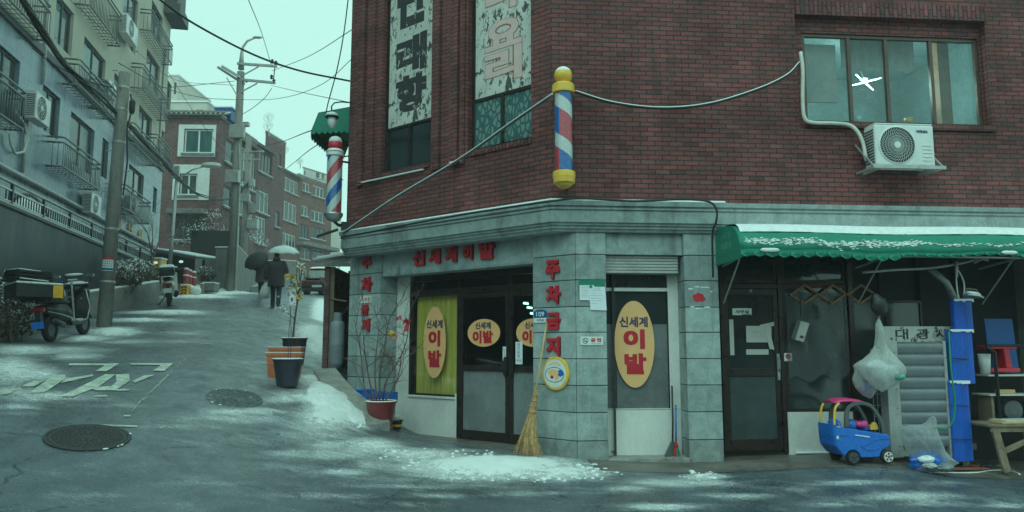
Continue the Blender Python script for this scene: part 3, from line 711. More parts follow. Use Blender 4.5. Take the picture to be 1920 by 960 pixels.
# upper angled wall with the two tall strips
ul0 = LU.u_(650, 400)
s1 = (LU.u_(713, 300), LU.u_(807, 300)); s2 = (LU.u_(876, 270), LU.u_(996, 260))
zb1 = LU.z_(716, 325); zb2 = LU.z_(878, 285)
holes = [(s1[0], s1[1], zb1, ZT + 1, .2), (s2[0], s2[1], zb2, ZT + 1, .2)]
mb = MB(); wall_holes(mb, ul0, 0, 3.6, ZT, holes, 0.2)
inframe(mb.build('wall', M['brick']), LU, 0, SHOP)
mb = MB()
for px0, px1, pr, pyb in ((672, 682, .06, 350), (690, 701, .05, 342), (812, 826, .06, 320), (831, 836, .0, 0), (846, 860, .06, 312), (864, 872, .04, 308)):
    if pr: mb.box(LU.u_(px0, 300), LU.u_(px1, 300), -pr, 0.003, LU.z_(px0, pyb), ZT)
inframe(mb.build('pilaster', M['brick']), LU, 0, SHOP)
mb = MB()
mb.box(s1[0] - .18, s1[1], -.035, .1, zb1 - .075, zb1 - .004); mb.box(s2[0] - .02, s2[1] + .02, -.03, .1, zb2 - .09, zb2 - .004)
inframe(mb.build('window_sill', M['soldier'], bevel=0.008), LU, 0, SHOP)
mb = MB(); mb.box(s1[0] - .45, s1[1] - .12, -.075, -.036, zb1 - .12, zb1 - .10); mb.box(s2[0] - .35, s2[0] - .1, -.065, -.03, zb2 - .14, zb2 - .122)
sn = inframe(mb.build('snow', M['snow']), LU, 0, SHOP)
# end wall and back of the block
E_ = LU.w(ul0, 0)
mb = MB()
pL = [LU.w(ul0 + .02, 0, -.5), LU.w(ul0, 0) + Vector((.6, 9, 0)), RU.w(9.5, 0) + Vector((-.4, 9, 0))]
for p, q in zip(pL, pL[1:]): mb.quad((p.x, p.y, 0), (q.x, q.y, 0), (q.x, q.y, ZT), (p.x, p.y, ZT))
o = mb.build('wall', M['brick'], SHOP); o.matrix_local = SHOP.matrix_world.inverted() @ Matrix()
o.location = -SHOP.location
# strip windows
SY = 0.1
def strip(nm, s, zb, pxm, py_mid_l, py_sign_top, glass, body_under):
    pass
zs1 = LU.z_(722, 243, -SY); zs2 = LU.z_(880, 190, -SY)
win(LU, SHOP, s1[0] + .01, s1[1] - .01, zb1 + .01, zs1, n=2, frame='darkframe', glass='glass_dark', y=SY, fw=.05)
win(LU, SHOP, s2[0] + .01, s2[1] - .01, zb2 + .01, zs2, n=2, frame='darkframe', glass='leafwin', y=SY, fw=.055)
mb = MB()
for s, z in ((s1, zs1), (s2, zs2)):
    mb.box(s[0] + .01, s[0] + .075, SY, SY + .06, z, ZT); mb.box(s[1] - .05, s[1] - .01, SY, SY + .06, z, ZT)
inframe(mb.build('strip_frame', M['darkframe']), LU, 0, SHOP)
# the two upright signs
def upright(nm, label, s, z0, z1, fm, chars):
    t = thing(nm, label, 'sign', LU.w(s[0], z0, -SY), LU.rot)
    w = s[1] - s[0]
    MB().box(.075, w - .05, .012, .03, 0, z1 - z0).build('board', M['peel'], t, bevel=.003)
    return t, w
t, w = upright('upright_sign', 'peeling white upright sign with thick black letters', s1, zs1, ZT - .02, None, None)
for ch, px, pt, pb in (('만', 768, -60, 50), ('래', 764, 68, 138), ('향', 764, 140, 210)):
    za = LU.z_(px, pt, -SY) - zs1; zc = LU.z_(px, pb, -SY) - zs1
    lettering(ch, w * .5 + .01, (za + zc) / 2, w * .62, (za - zc) * .98, M['peelblack'], t, y=.011, bold=.055)
t, w = upright('upright_sign', 'peeling white upright sign with faded pink letters', s2, zs2, ZT - .02, None, None)
for ch, px, pt, pb in (('화', 938, -75, 22), ('요', 938, 36, 92), ('리', 938, 90, 156)):
    za = LU.z_(px, pt, -SY) - zs2; zc = LU.z_(px, pb, -SY) - zs2
    lettering(ch, w * .5 + .01, (za + zc) / 2, w * .60, (za - zc) * .98, M['fadedred'], t, y=.011, bold=.062)
    lettering(ch, w * .5 + .01, (za + zc) / 2, w * .585, (za - zc) * .955, M['fadedpink'], t, y=.009, bold=.038)

# cornice swept along both faces
def sweep(prof, ends, matn, name, bev=0.0):
    """profile (offset, z) carried along the angled face, round the corner and along the front"""
    mit = (LU.n + RU.n) / (1 + LU.n.dot(RU.n))
    rings = []
    for p, n in ((LU.w(ends[0], 0), LU.n), (Vector((ec.x, ec.y, 0)), mit), (RU.w(ends[1], 0), RU.n)):
        rings.append([Vector((p.x, p.y, 0)) + n * o + Vector((0, 0, z)) - SHOP.location for o, z in prof])
    return MB().loft(rings).build(name, M[matn], SHOP, bevel=bev)
zt = RU.z_(1085, 384); 
prof = [(-.3, 3.30), (-.02, 3.30), (0.0, 3.345), (.02, 3.345), (.02, 3.385), (.05, 3.39), (.05, 3.42), (.085, 3.43), (.085, 3.59), (.075, 3.6), (.075, 3.615), (.10, 3.62), (.10, 3.645), (.085, 3.65), (.085, 3.665), (.12, 3.675), (.13, 3.74), (.0, 3.765), (-.3, 3.765)]
sweep(prof, (ul0 - .05, 9.5), 'stone', 'cornice')
sweep([(.005, 3.7655), (.132, 3.742), (.134, 3.752), (.10, 3.775), (.005, 3.785)], (ul0 - .05, 2.6), 'snow', 'snow')

# granite ground floor ------------------------------------------------
courses = [RL.z_(1110, y) for y in (868, 827, 774, 723, 673, 623, 575, 525, 477, 431)]
courses[0] = -0.45; courses[-1] = 3.31
def pillar(poly, root, zs=courses, gap=.011, corec=.02, low=1):
    """stacked granite courses over a plan polygon given in world coordinates"""
    c = sum((Vector(p) for p in poly), Vector()) / len(poly)
    mb = MB()
    for i, (a, b) in enumerate(zip(zs, zs[1:])):
        if i < low: continue
        mb.prism([(p[0] - root.location.x, p[1] - root.location.y, a + gap / 2) for p in poly], (0, 0, b - a - gap))
    mb.build('pillar', M['stone'], root, bevel=.008)
    lo = MB(); lo.prism([(p[0] - root.location.x, p[1] - root.location.y, zs[0]) for p in poly], (0, 0, zs[low] - zs[0] - gap / 2)); lo.build('pillar_base', M['stone_low'], root, bevel=.008)
    k = MB(); k.prism([((p[0] - c.x) * .955 + c.x - root.location.x, (p[1] - c.y) * .955 + c.y - root.location.y, zs[0]) for p in poly], (0, 0, zs[-1] - zs[0])); k.build('pillar_core', M['joint'], root)
g_ = .006
uA = -.795
pillar([LL.w(uA, 0), LL.w(-g_, 0), LL.w(-g_, 0, -.45), LL.w(uA, 0, -.45)], SHOP)
uB = RL.u_(1139, 700)
pillar([RL.w(g_, 0), RL.w(uB, 0), RL.w(uB, 0, -.42), RL.w(g_ + .16, 0, -.42)], SHOP)
uP0, uP1 = RL.u_(1287, 650), RL.u_(1351, 650)
pillar([RL.w(uP0, 0), RL.w(uP1, 0), RL.w(uP1, 0, -.42), RL.w(uP0, 0, -.42)], SHOP)
uQ1 = LL.u_(711, 650); uQ0 = LL.u_(650, 650); uQm = LL.u_(668, 650)
cs2 = [.3] + courses[2:]
pillar([LL.w(uQm + .006, 0), LL.w(uQ1, 0), LL.w(uQ1, 0, -.42), LL.w(uQm + .006, 0, -.42)], SHOP, cs2)
pillar([LL.w(uQ0, 0, -.03), LL.w(uQm - .006, 0), LL.w(uQm - .006, 0, -.42), LL.w(uQ0, 0, -.45)], SHOP, cs2)

REC = 0.40   # shop front recess on the angled face
zl = LL.z_(1000, 492)
mb = MB().box(uQ1 + .004, uA - .004, .05, REC + .12, zl, 3.31); mb.box(uQ1 + .004, uA - .004, .035, .07, zl - .012, zl + .03)
inframe(mb.build('lintel', M['stone'], bevel=.006), LL, 0, SHOP)
FR = LL.shifted(-REC)
ux0 = FR.u_(742, 600); uw0 = FR.u_(767, 650); uw1 = FR.u_(857, 650); ud1 = uA + .02
zsill = FR.z_(770, 743)
mb = MB()   # white side and parapet
mb.box(uQ1 - .02, uw0, 0.02, .14, .0, zl - .002); mb.box(uw0, uw1 - .03, 0.02, .14, .0, zsill); mb.box(uw0 - .02, uw1 - .03, -.005, .04, zsill - .012, zsill + .03)
mb.box(uw1 - .045, uw1 - .002, -.004, .06, .0, zsill + .09)
inframe(mb.build('white_wall', M['whitewall'], bevel=.006), FR, 0, SHOP)
zr1 = FR.z_(862, 545)     # transom rail
ztop = zl - .004
ud0 = uw1; um = FR.u_(955, 690); 
zdoor0 = FR.z_(905, 828)
mb = MB(); fw = .075      # dark frame of the front
for u in (uw0, uw1 - .005): mb.box(u, u + .07, .0, .09, zsill + .03 if u == uw0 else 0.05, ztop)
mb.box(uw0, ud1 + .1, .0, .09, ztop - .11, ztop); mb.box(uw0, ud1 + .1, -.004, .085, zr1 - .06, zr1 + .05)
mb.box(um - .025, um + .045, .002, .088, zr1 + .05, ztop - .1)
mb.box(uw0, uw1, .001, .08, zsill + .031, zsill + .06)
inframe(mb.build('front_frame', M['darkframe'], bevel=.005), FR, 0, SHOP)
mb = MB(); mb.box(uw0 + .06, ud1 + .1, .04, .046, zr1 + .04, ztop - .08); inframe(mb.build('transom_glass', M['glass'],), FR, 0, SHOP)
mb = MB(); mb.box(uw0 + .06, uw1, .035, .041, zsill + .05, zr1 - .05); inframe(mb.build('window_pane', M['glass']), FR, 0, SHOP)
# curtain behind the window
mb = MB(); a, b = uw0 + .07, FR.u_(848, 650); nn = 60; pr = []
for i in range(nn + 1): pr.append((a + (b - a) * i / nn, .13 + .022 * math.sin(i * .9) + .012 * math.sin(i * 2.3)))
for (p, q) in zip(pr, pr[1:]): mb.quad((p[0], p[1], zsill + .06), (q[0], q[1], zsill + .06), (q[0], q[1], zr1 - .06), (p[0], p[1], zr1 - .06))
inframe(mb.build('curtain', M['curtain'], smooth=True), FR, 0, SHOP)
# door leaves
zk = FR.z_(905, 690)
def leaf(u0, u1, nm):
    s = .075
    m = MB(); m.box(u0, u1, -.012, .06, zr1 - .14, zr1 - .065); m.box(u0, u1, -.012, .06, zdoor0 + .02, zdoor0 + .17); m.box(u0, u1, -.014, .058, zk - .05, zk + .045)
    m.box(u0, u0 + s, -.013, .059, zdoor0 + .021, zr1 - .066); m.box(u1 - s, u1, -.013, .059, zdoor0 + .021, zr1 - .066)
    d = inframe(m.build('door', M['darkframe'], bevel=.005), FR, 0, SHOP)
    MB().box(u0 + s - .01, u1 - s + .01, .015, .022, zk + .04, zr1 - .13).build('pane', M['glass'], d)
    MB().box(u0 + s - .01, u1 - s + .01, .015, .022, zdoor0 + .16, zk - .04).build('lower_pane', M['frost'], d)
    return d
d1 = leaf(uw1 + .068, um - .004, 'a'); d2 = leaf(um + .004, um + .004 + (um - uw1 - .07), 'b')
for d, u, s in ((d1, um - .055, -1), (d2, um + .065, 1)):
    mb = MB(); pts = [(-.035, .17), (.03, .15), (.055, .05), (.04, -.12), (.0, -.18), (-.035, -.12), (-.05, .05)]
    mb.prism([(u + s * x, -.05, zk + .03 + z) for x, z in pts], (0, .03, 0)); mb.box(u - .01, u + .01, -.03, -.01, zk - .05, zk + .09)
    mb.build('handle', M['blackmetal'], d, bevel=.008)
# shop interior
mb = MB(); x0, x1, y0, y1 = uw0 - .2, ud1 + 1.0, .25, 3.4
mb.quad((x0, y1, -.1), (x1, y1, -.1), (x1, y1, 3.2), (x0, y1, 3.2)); mb.quad((x0, y0, -.1), (x0, y1, -.1), (x0, y1, 3.2), (x0, y0, 3.2)); mb.quad((x1, y0, -.1), (x1, y1, -.1), (x1, y1, 3.2), (x1, y0, 3.2))
mb.quad((x0, y0, 3.2), (x1, y0, 3.2), (x1, y1, 3.2), (x0, y1, 3.2)); mb.quad((x0, y0, .05), (x1, y0, .05), (x1, y1, .05), (x0, y1, .05))
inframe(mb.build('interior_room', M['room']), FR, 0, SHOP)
mb = MB(); random.seed(4)
for i in range(9):
    u = uw1 + .1 + i * .22; z = 1.1 + random.random() * .9; mb.box(u, u + .1 + random.random() * .1, 2.3, 2.5, z, z + .12 + random.random() * .25)
inframe(mb.build('interior_clutter', M['papergrey']), FR, 0, SHOP)
mb = MB(); mb.box(um + .1, um + .45, 1.2, 1.22, FR.z_(980, 572, -1.2), FR.z_(980, 556, -1.2)); inframe(mb.build('glowing_sign', M['tube_red']), FR, 0, SHOP)
for i, (px, py) in enumerate(((986, 569), (993, 577), (999, 588))):
    u, z = FR.uz(px, py, -1.5)
    l = thing('tube_lamp', ['green white fluorescent tube nearest the door middle inside the barber shop', 'green white fluorescent tube in the middle of three in the barber shop', 'green white fluorescent tube nearest the pillar inside the barber shop'][i], 'lamp', FR.w(u, z, -1.5), FR.rot, 'ceiling tubes inside the barber shop')
    MB().tube([(-.03, -.04, .005), (.03, .04, -.005)], .018).build('tube', M['tube_in'], l); MB().box(-.03, .03, -.05, .05, .026, .04).build('fitting', M['white'], l)
# sill step below the door
mb = MB(); p = [LL.w(uQ1 + .1, 0, .12), LL.w(-.75, 0, .12), LL.w(-.5, 0, -.45), LL.w(uQ1 + .1, 0, -.5)]
st = []
zst = zdoor0
mb.prism([(q.x, q.y, -.3) for q in p], (0, 0, zst + .3 + .012)); step = mb.build('door_step', M['wetconc'], bevel=.02); 
tag(step, 'worn wet concrete step in front of the barber shop doors', 'step')

# front shop window between the pillars
RR = 0.36; F2 = RL.shifted(-RR)
zlt = RL.z_(1140, 476)
mb = MB().box(uB + .004, uP0 - .004, .07, RR + .1, zlt, 3.31); inframe(mb.build('lintel', M['stone'], bevel=.006), RL, 0, SHOP)
zsh = F2.z_(1140, 513, .14)
mb = MB(); nz = 6
mb.box(uB + .01, uP0 - .05, RR - .2, RR + .05, zsh, zlt - .002)
for i in range(nz): 
    z = zsh + (zlt - zsh) * (i + .1) / nz; mb.box(uB + .01, uP0 - .045, RR - .215, RR - .198, z, z + (zlt - zsh) / nz * .72)
inframe(mb.build('shutter_box', M['galv'], bevel=.004), RL, 0, SHOP)
ug1 = F2.u_(1254, 650); uj = F2.u_(1271, 650)
zg1 = F2.z_(1142, 546); zg0 = F2.z_(1142, 768); zfl = RL.z_(1200, 858, -.1)
mb = MB(); mb.box(uB - .3, uj + .1, .0, .12, zfl - .1, zg0 - .002); mb.box(ug1, uj + .1, -.004, .1, zg0, zsh); mb.box(uB - .3, ug1, -.002, .08, zg1, zg1 + .055); mb.box(uB - .3, ug1 + .01, -.01, .05, zg0, zg0 + .012)
inframe(mb.build('white_wall', M['whitewall'], bevel=.005), F2, 0, SHOP)
mb = MB(); mb.box(uB - .3, ug1, .03, .05, zg0, zg1); inframe(mb.build('window_pane', M['frostlight']), F2, 0, SHOP)
mb = MB(); mb.box(uB - .3, ug1 + .01, .025, .03, zg1 - .5, zg1 - .004); inframe(mb.build('upper_pane', M['glass_dark']), F2, 0, SHOP)
mb = MB(); mb.box(uB - .3, ug1 + .01, .03, .05, zg1 + .05, zsh + .1); inframe(mb.build('transom_pane', M['glass_dark']), F2, 0, SHOP)
mb = MB(); mb.box(ug1 - .012, ug1 + .001, -.002, .04, zg0, zg1); mb.box(uB - .1, ug1, -.002, .04, zg1 - .012, zg1 - .001); inframe(mb.build('pane_edge', M['darkframe']), F2, 0, SHOP)
mb = MB(); mb.box(uB - .05, uP0 + .05, .0, .6, -.45, zfl); flo = inframe(mb.build('window_ledge', M['concrete'], bevel=.01), RL, 0, SHOP)

# office door and window right of the second pillar
F3 = RL.shifted(-.30)
uo0 = F3.u_(1352, 650); uo1 = F3.u_(1470, 650); zo0 = F3.z_(1400, 846); zo1 = F3.z_(1400, 541); zrail = F3.z_(1400, 698)
gu0, gu1 = F3.u_(1364, 650), F3.u_(1454, 650)
ZA = 3.31
mb = MB(); mb.box(uo0, uo0 + .06, -.02, .1, zo0, ZA); mb.box(uo1 - .07, uo1, -.02, .1, zo0 - .02, ZA); mb.box(uo0 + .06, uo1 - .07, -.015, .095, zo1, zo1 + .07)
inframe(mb.build('door_frame', M['darkframe'], bevel=.005), F3, 0, SHOP)
m = MB(); a, b = uo0 + .065, uo1 - .075
m.box(a, b, .0, .05, zo1 - .10, zo1 - .004); m.box(a, b, .0, .05, zo0 + .01, zo0 + .18); m.box(a, b, -.002, .048, zrail - .06, zrail + .06); m.box(a, a + .06, .001, .049, zo0 + .18, zo1 - .1); m.box(b - .075, b, .001, .049, zo0 + .18, zo1 - .1)
d3 = inframe(m.build('door', M['darkframe'], bevel=.005), F3, 0, SHOP)
MB().box(a + .05, b - .07, .02, .03, zrail + .05, zo1 - .09).build('pane', M['glass_dark'], d3); MB().box(a + .05, b - .07, .02, .03, zo0 + .17, zrail - .05).build('lower_pane', M['glass_grey'], d3)
mb = MB(); hx = b - .035; mb.box(hx - .022, hx + .022, -.03, .0, zrail - .12, zrail + .28); mb.tube([(hx, -.03, zrail + .22), (hx, -.07, zrail + .2), (hx, -.07, zrail + .04), (hx, -.03, zrail + .02)], .012); mb.build('handle', M['steel'], d3, bevel=.004)
mb = MB().oval((a + b) / 2 + .01, zo1 - .035, .02, .02, -.01, .0, 16); mb.build('closer_badge', M['papergrey'], d3)
zw0 = F3.z_(1500, 772); uW1 = F3.u_(1592, 650)
win(F3, SHOP, uo1 + .005, uW1, zw0, zo1 + .06, n=1, frame='darkframe', glass='glass_dark', y=-.01, fw=.045)
win(F3, SHOP, uo0 + .06, uo1 - .07, zo1 + .08, ZA, n=1, frame='darkframe', glass='glass_dark', y=0.0, fw=.05)
win(F3, SHOP, uo1 + .005, uW1, zo1 + .09, ZA, n=1, frame='darkframe', glass='glass_dark', y=0.0, fw=.05)
mb = MB().box(uo1 + .005, uW1, -.01, .1, zo0 - .3, zw0 - .004); inframe(mb.build('white_wall', M['whitewall'], bevel=.005), F3, 0, SHOP)
mb = MB(); mb.box(uW1 + .003, uW1 + .09, -.05, .1, zo0 - .4, ZA); inframe(mb.build('post', M['darkframe'], bevel=.006), F3, 0, SHOP)
# open store to the right: dark back wall with old glazing
mb = MB(); wall_holes(mb, uW1 + .09, 7.6, -.6, ZA, [], .05, y=.5)
for u in (uW1 + .8, uW1 + 1.5, uW1 + 2.1): mb.box(u, u + .07, .42, .5, -.6, ZA)
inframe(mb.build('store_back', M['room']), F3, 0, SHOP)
win(F3, SHOP, uW1 + .12, uW1 + .8, zw0, 2.35, n=1, frame='darkframe', glass='glass_grey', y=.40, fw=.04)
win(F3, SHOP, uW1 + .87, uW1 + 1.5, zw0, 2.35, n=1, frame='darkframe', glass='glass_dark', y=.40, fw=.04)
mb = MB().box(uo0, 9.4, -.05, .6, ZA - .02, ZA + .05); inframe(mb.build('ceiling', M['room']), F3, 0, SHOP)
mb = MB().box(7.55, 7.9, -.3, .6, -.6, ZA); inframe(mb.build('side_wall', M['concrete']), F3, 0, SHOP)
mb = MB(); 
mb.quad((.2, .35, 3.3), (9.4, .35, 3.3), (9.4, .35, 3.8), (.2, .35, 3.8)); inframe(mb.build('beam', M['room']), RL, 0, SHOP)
# strip of wet pavement along the front
mb = MB(); nn = 40; top = []
for i in range(nn + 1):
    u = .15 + (8.8 - .15) * i / nn; row = []
    for k, off in enumerate((-.9, -.3, .1, .45, .75)):
        p = RL.w(u, 0, off); e = .014 if k < 4 else .004
        row.append(Vector((p.x, p.y, gz(p.x, p.y) + e)))
    top.append(row)
V = [[mb.v(p) for p in r] for r in top]
for r0, r1 in zip(V, V[1:]):
    for k in range(4): mb.f([r0[k], r0[k + 1], r1[k + 1], r1[k]])
pv = mb.build('pavement', M['wetconc'], smooth=True); kind(pv, 'structure', 'wet stained concrete pavement strip along the shop front')

# ------------------------------------------------------------------ block of flats on the left
AP = Frame((-9, 0), (-.225, 1))
FLATS = thing('apartment_building', 'block of flats with grey stone lower storeys and beige upper storeys', 'building', AP.w(30, gz(-15, 30)), 0)
u_end = AP.u_(299, 420)
U0 = 5.0
ZB = 10.15
def wr(fr, pl, pr, ref, yt, yb, off=0.0):
    return fr.u_(pl, 300, off), fr.u_(pr, 300, off), fr.z_(ref, yb, off), fr.z_(ref, yt, off)
grey_w = [(-30, 23, 23, 103, 235), (70, 105, 70, 147, 235), (127, 174, 127, 202, 300), (190, 202, 190, 255, 330), (243, 272, 243, 307, 360), (291, 298, 291, 352, 400)]
beige_w = [(83, 119, 119, 2, 93), (142, 186, 142, 47, 135), (204, 233, 204, 122, 196), (263, 290, 263, 70, 137), (255, 281, 255, 188, 258), (306, 314, 306, 137, 188), (299, 307, 299, 238, 262), (212, 241, 241, -25, 87), (267, 290, 267, -35, 34)]
GR = [wr(AP, *w) for w in grey_w]; BG = [wr(AP, *w) for w in beige_w]
mb = MB(); wall_holes(mb, U0, u_end, -1, ZB - .12, GR, .16); mb.quad((u_end, 0, -1), (u_end, 9, -1), (u_end, 9, ZB - .12), (u_end, 0, ZB - .12))
inframe(mb.build('lower_wall', M['greytile']), AP, 0, FLATS)
mb = MB(); wall_holes(mb, U0, u_end, ZB + .12, 21.5, BG, .16); mb.quad((u_end, 0, ZB + .12), (u_end, 9, ZB + .12), (u_end, 9, 21.5), (u_end, 0, 21.5)); mb.quad((U0, 0, 21.5), (u_end, 0, 21.5), (u_end, 9, 21.5), (U0, 9, 21.5))
inframe(mb.build('upper_wall', M['beige']), AP, 0, FLATS)
mb = MB().box(U0, u_end + .04, -.09, .1, ZB - .12, ZB + .12); inframe(mb.build('stone_band', M['band'], bevel=.02), AP, 0, FLATS)
zroof = AP.z_(322, 40); 
mb = MB(); mb.box(u_end - 1.6, u_end + .35, -.75, .1, AP.z_(325, 58), AP.z_(325, 58) + .55); mb.box(u_end - 1.5, u_end + .2, -.6, .05, AP.z_(325, 58) + .55, 21.4)
inframe(mb.build('eave_box', M['band'], bevel=.03), AP, 0, FLATS)
random.seed(11)
for k, w in enumerate(GR + BG):
    gl = [random.choice(['glass_teal', 'glass_teal', 'glass_grey']), random.choice(['glass_dark', 'glass_dark', 'glass_grey'])]
    win(AP, FLATS, w[0] + .01, w[1] - .01, w[2] + .01, w[3] - .01, n=2, frame='band', y=.09, fw=.06, glasses=gl)
def guard(fr, root, u0, u1, z0, z1, d=.45, bar=.012, matn='guardsteel', step=.15, floor=True):
    m = MB(); y = -d
    for z in (z0, z1, z1 - .16):
        m.tube([(u0, 0, z), (u0, y + .06, z), (u0 + .06, y, z), (u1 - .06, y, z), (u1, y + .06, z), (u1, 0, z)], bar * 2.6, 6)
    n = max(int((u1 - u0) / step), 2)
    for i in range(n + 1): x = u0 + (u1 - u0) * i / n; m.tube([(x, y, z0), (x, y, z1 - .16)], bar, 5)
    for x in (u0, u1):
        for k in (1, 2): yy = y * k / 3; m.tube([(x, yy, z0), (x, yy, z1 - .16)], bar, 5)
    if floor:
        n2 = max(int((u1 - u0) / .28), 2)
        for i in range(n2 + 1): x = u0 + (u1 - u0) * i / n2; m.tube([(x, 0, z0 - .01), (x, y, z0 - .01)], bar, 5)
        for k in (1, 2, 3): m.tube([(u0, y * k / 4, z0 - .02), (u1, y * k / 4, z0 - .02)], bar, 5)
    return inframe(m.build('window_guard', M[matn], smooth=True), fr, 0, root)
for gpx in [(-40, 40, 38, 166, 240), (118, 190, 122, 258, 315), (240, 288, 242, 350, 395), (-20, 74, 74, -12, 58), (137, 186, 140, 100, 152), (188, 212, 190, 140, 197), (258, 310, 260, 107, 157), (248, 295, 250, 228, 268), (293, 321, 294, 250, 284), (148, 212, 212, 5, 68), (268, 312, 270, -8, 36)]:
    guard(AP, FLATS, *wr(AP, *gpx, .45))
for pts in ([(80, -20), (70, 60), (66, 150)], [(55, 225), (50, 330)], [(307, 90), (297, 250), (290, 300)]):
    mb = MB(); pp = []
    for px, py in pts: u, z = AP.uz(px, py); pp.append((AP.u_(pts[0][0], 100), -.06, z))
    mb.tube(pp, .05, 8); inframe(mb.build('drainpipe', M['galv'], smooth=True), AP, 0, FLATS)
mb = MB(); pa = [(AP.u_(x, y), -.12, AP.z_(x, y)) for x, y in ((-20, 302), (0, 314), (100, 363), (180, 405), (290, 468))]; pa = [(p[0], p[1], pa[1][2]) for p in pa]; mb.tube(pa, .07, 8)
inframe(mb.build('gas_pipe', M['galv'], smooth=True), AP, 0, FLATS)
mb = MB()
for ch, px, py in (('이', 222, 421), ('너', 243, 432), ('이', 262, 443)):
    u, z = AP.uz(px, py, .01)
    o = lettering(ch, u, z, .55, .6, M['bamboo'], FLATS, y=-.02, depth=.03, bold=.04, name='wall_letters'); inframe(o, AP, 0, FLATS)
mb.bm.free()

# air conditioners ---------------------------------------------------
def ac_unit(label, fr, u, z, off, w=.8, h=.58, d=.3, group=None, bracket=True, text=None, detail=True):
    """outdoor unit: u,z is the lower left of its front"""
    t = thing('air_conditioner', label, 'air conditioner', fr.w(u, z, off), fr.rot, group)
    s = w / .86
    MB().box(0, w, 0, d, 0, h).build('casing', M['whiteplas'], t, bevel=.025 * s, seg=3)
    cx, cz, r = w * .365, h * .5, h * .43
    m = MB(); m.lathe([(r * 1.06, -.004), (r * 1.06, .012), (r, .018), (r, .004)], (cx, 0, cz), 40, Matrix.Rotation(R(90), 3, 'X'), cap=False)
    m.build('fan_ring', M['whiteplas'], t, smooth=False)
    MB().oval(cx, cz, r, r, -.003, -.0005, 40).build('fan_opening', M['black'], t)
    m = MB(); 
    if detail:
        for k in range(36):
            a = 2 * math.pi * k / 36; pts = []
            for i in range(9):
                q = i / 8; rr = r * (.17 + .82 * q); aa = a - .95 * q ** .8; pts.append((cx + rr * math.cos(aa), -.012, cz + rr * math.sin(aa)))
            m.tube(pts, .0028, 4)
        for q in (.35, .52, .68, .84): m.tube([(cx + r * q * math.cos(b * math.pi / 16), -.012, cz + r * q * math.sin(b * math.pi / 16)) for b in range(33)], .0024, 4)
    else:
        for q in (.3, .55, .8): m.tube([(cx + r * q * math.cos(b * math.pi / 10), -.012, cz + r * q * math.sin(b * math.pi / 10)) for b in range(21)], .008, 4)
        for k in range(8): a = k * math.pi / 4; m.tube([(cx, -.012, cz), (cx + r * math.cos(a), -.012, cz + r * math.sin(a))], .008, 4)
    m.build('fan_grille', M['whiteplas'], t, smooth=True)
    MB().oval(cx, cz, r * .19, r * .19, -.022, -.004, 24).build('fan_hub', M['whiteplas'], t, bevel=.003)
    m = MB()
    for k in range(5): m.box(w * .79, w * .94, -.009, .001, h * (.13 + .09 * k), h * (.13 + .09 * k) + .012)
    m.build('vent_ribs', M['whiteplas'], t, bevel=.003)
    m = MB()
    for k in range(12): m.box(-.004, .002, d * .12, d * .9, h * (.08 + .07 * k), h * (.08 + .07 * k) + .03)
    m.build('side_fins', M['greyplas'], t)
    MB().box(.01, w - .01, .005, d, h + .001, h + .022).build('snow', M['snow'], t, bevel=.01)
    if text: lettering(text, w * .80, h * .84, w * .20, h * .072, M['navy'], t, y=-.003, bold=.05)
    if bracket:
        m = MB(); e = .1
        for x in (.03, w - .03): m.bar((x, -.05, -.04), (x, d + .28, -.04), .035)
        m.box(-e, w + e, -.09, -.05, -.06, -.01); m.box(-e, w + e, d + .2, d + .24, -.06, -.02)
        for x in (-e + .02, w + e - .02): m.bar((x, -.07, -.035), (x, d + .25, -.035), .03); m.bar((x, -.06, -.03), (x, d + off - d - .0, h * .72), .022); 
        m.build('bracket', M['galv'], t)
    return t
AC_G = 'air conditioners on the block of flats'
for lab, pl, pr, ref, yt, yb in (('dull white air conditioner beside the leftmost guard on the grey storey', 60, 88, 60, 162, 216), ('boxy air conditioner low on the grey wall just left of the street pole', 178, 196, 178, 363, 402),
                                ('air conditioner at the top edge of the beige storeys', 222, 244, 222, -3, 38), ('small air conditioner standing inside the far grey storey window guard', 250, 265, 250, 368, 398),
                                ('air conditioner in the beige storey guard behind the street pole', 196, 210, 196, 138, 168)):
    u0, u1, z0, z1 = wr(AP, pl, pr, ref, yt, yb, .42)
    ac_unit(lab, AP, u0, z0, .42, w=u1 - u0, h=z1 - z0, d=.3, group=AC_G, bracket=False, detail=False)
for pts, lab in (([(30, 210), (46, 232), (52, 260), (44, 285), (28, 288), (20, 270), (18, 252)], 'pale flexible hose curling below the leftmost window guard'), ):
    mb = MB(); mb.tube([AP.w(*AP.uz(x, y, .1), .1) for x, y in pts], .035, 8); tag(mb.build('hose', M['ivory'], smooth=True), lab, 'hose')

# podium with terrace railing ------------------------------------------
PD = AP.shifted(1.2)
zp = PD.z_(0, 384)
pe = PD.u_(293, 480)
POD = thing('podium_wall', 'dark polished granite podium wall under the terrace railing', 'wall', PD.w(12, gz(-11, 14)), 0)
mb = MB(); mb.box(1, pe, 0, 1.2, -1, zp); inframe(mb.build('granite_wall', M['darkgranite']), PD, 0, POD)
mb = MB(); mb.box(1, pe + .05, -.06, .3, zp + .002, zp + .08); inframe(mb.build('coping', M['band'], bevel=.01), PD, 0, POD)
mb = MB(); mb.box(1, pe, -.055, .1, zp + .082, zp + .115); inframe(mb.build('snow', M['snow'], bevel=.012), PD, 0, POD)
zrt = PD.z_(0, 330)
RL_ = thing('terrace_railing', 'dark metal terrace railing with thin upright bars above granite wall', 'railing', PD.w(12, zp + .08), 0)
mb = MB(); mb.tube([(1, .05, zrt), (pe, .05, zrt)], .035, 8); mb.box(1, pe, .03, .07, zp + .17, zp + .2); mb.box(1, pe, .03, .07, zrt - .2, zrt - .16)
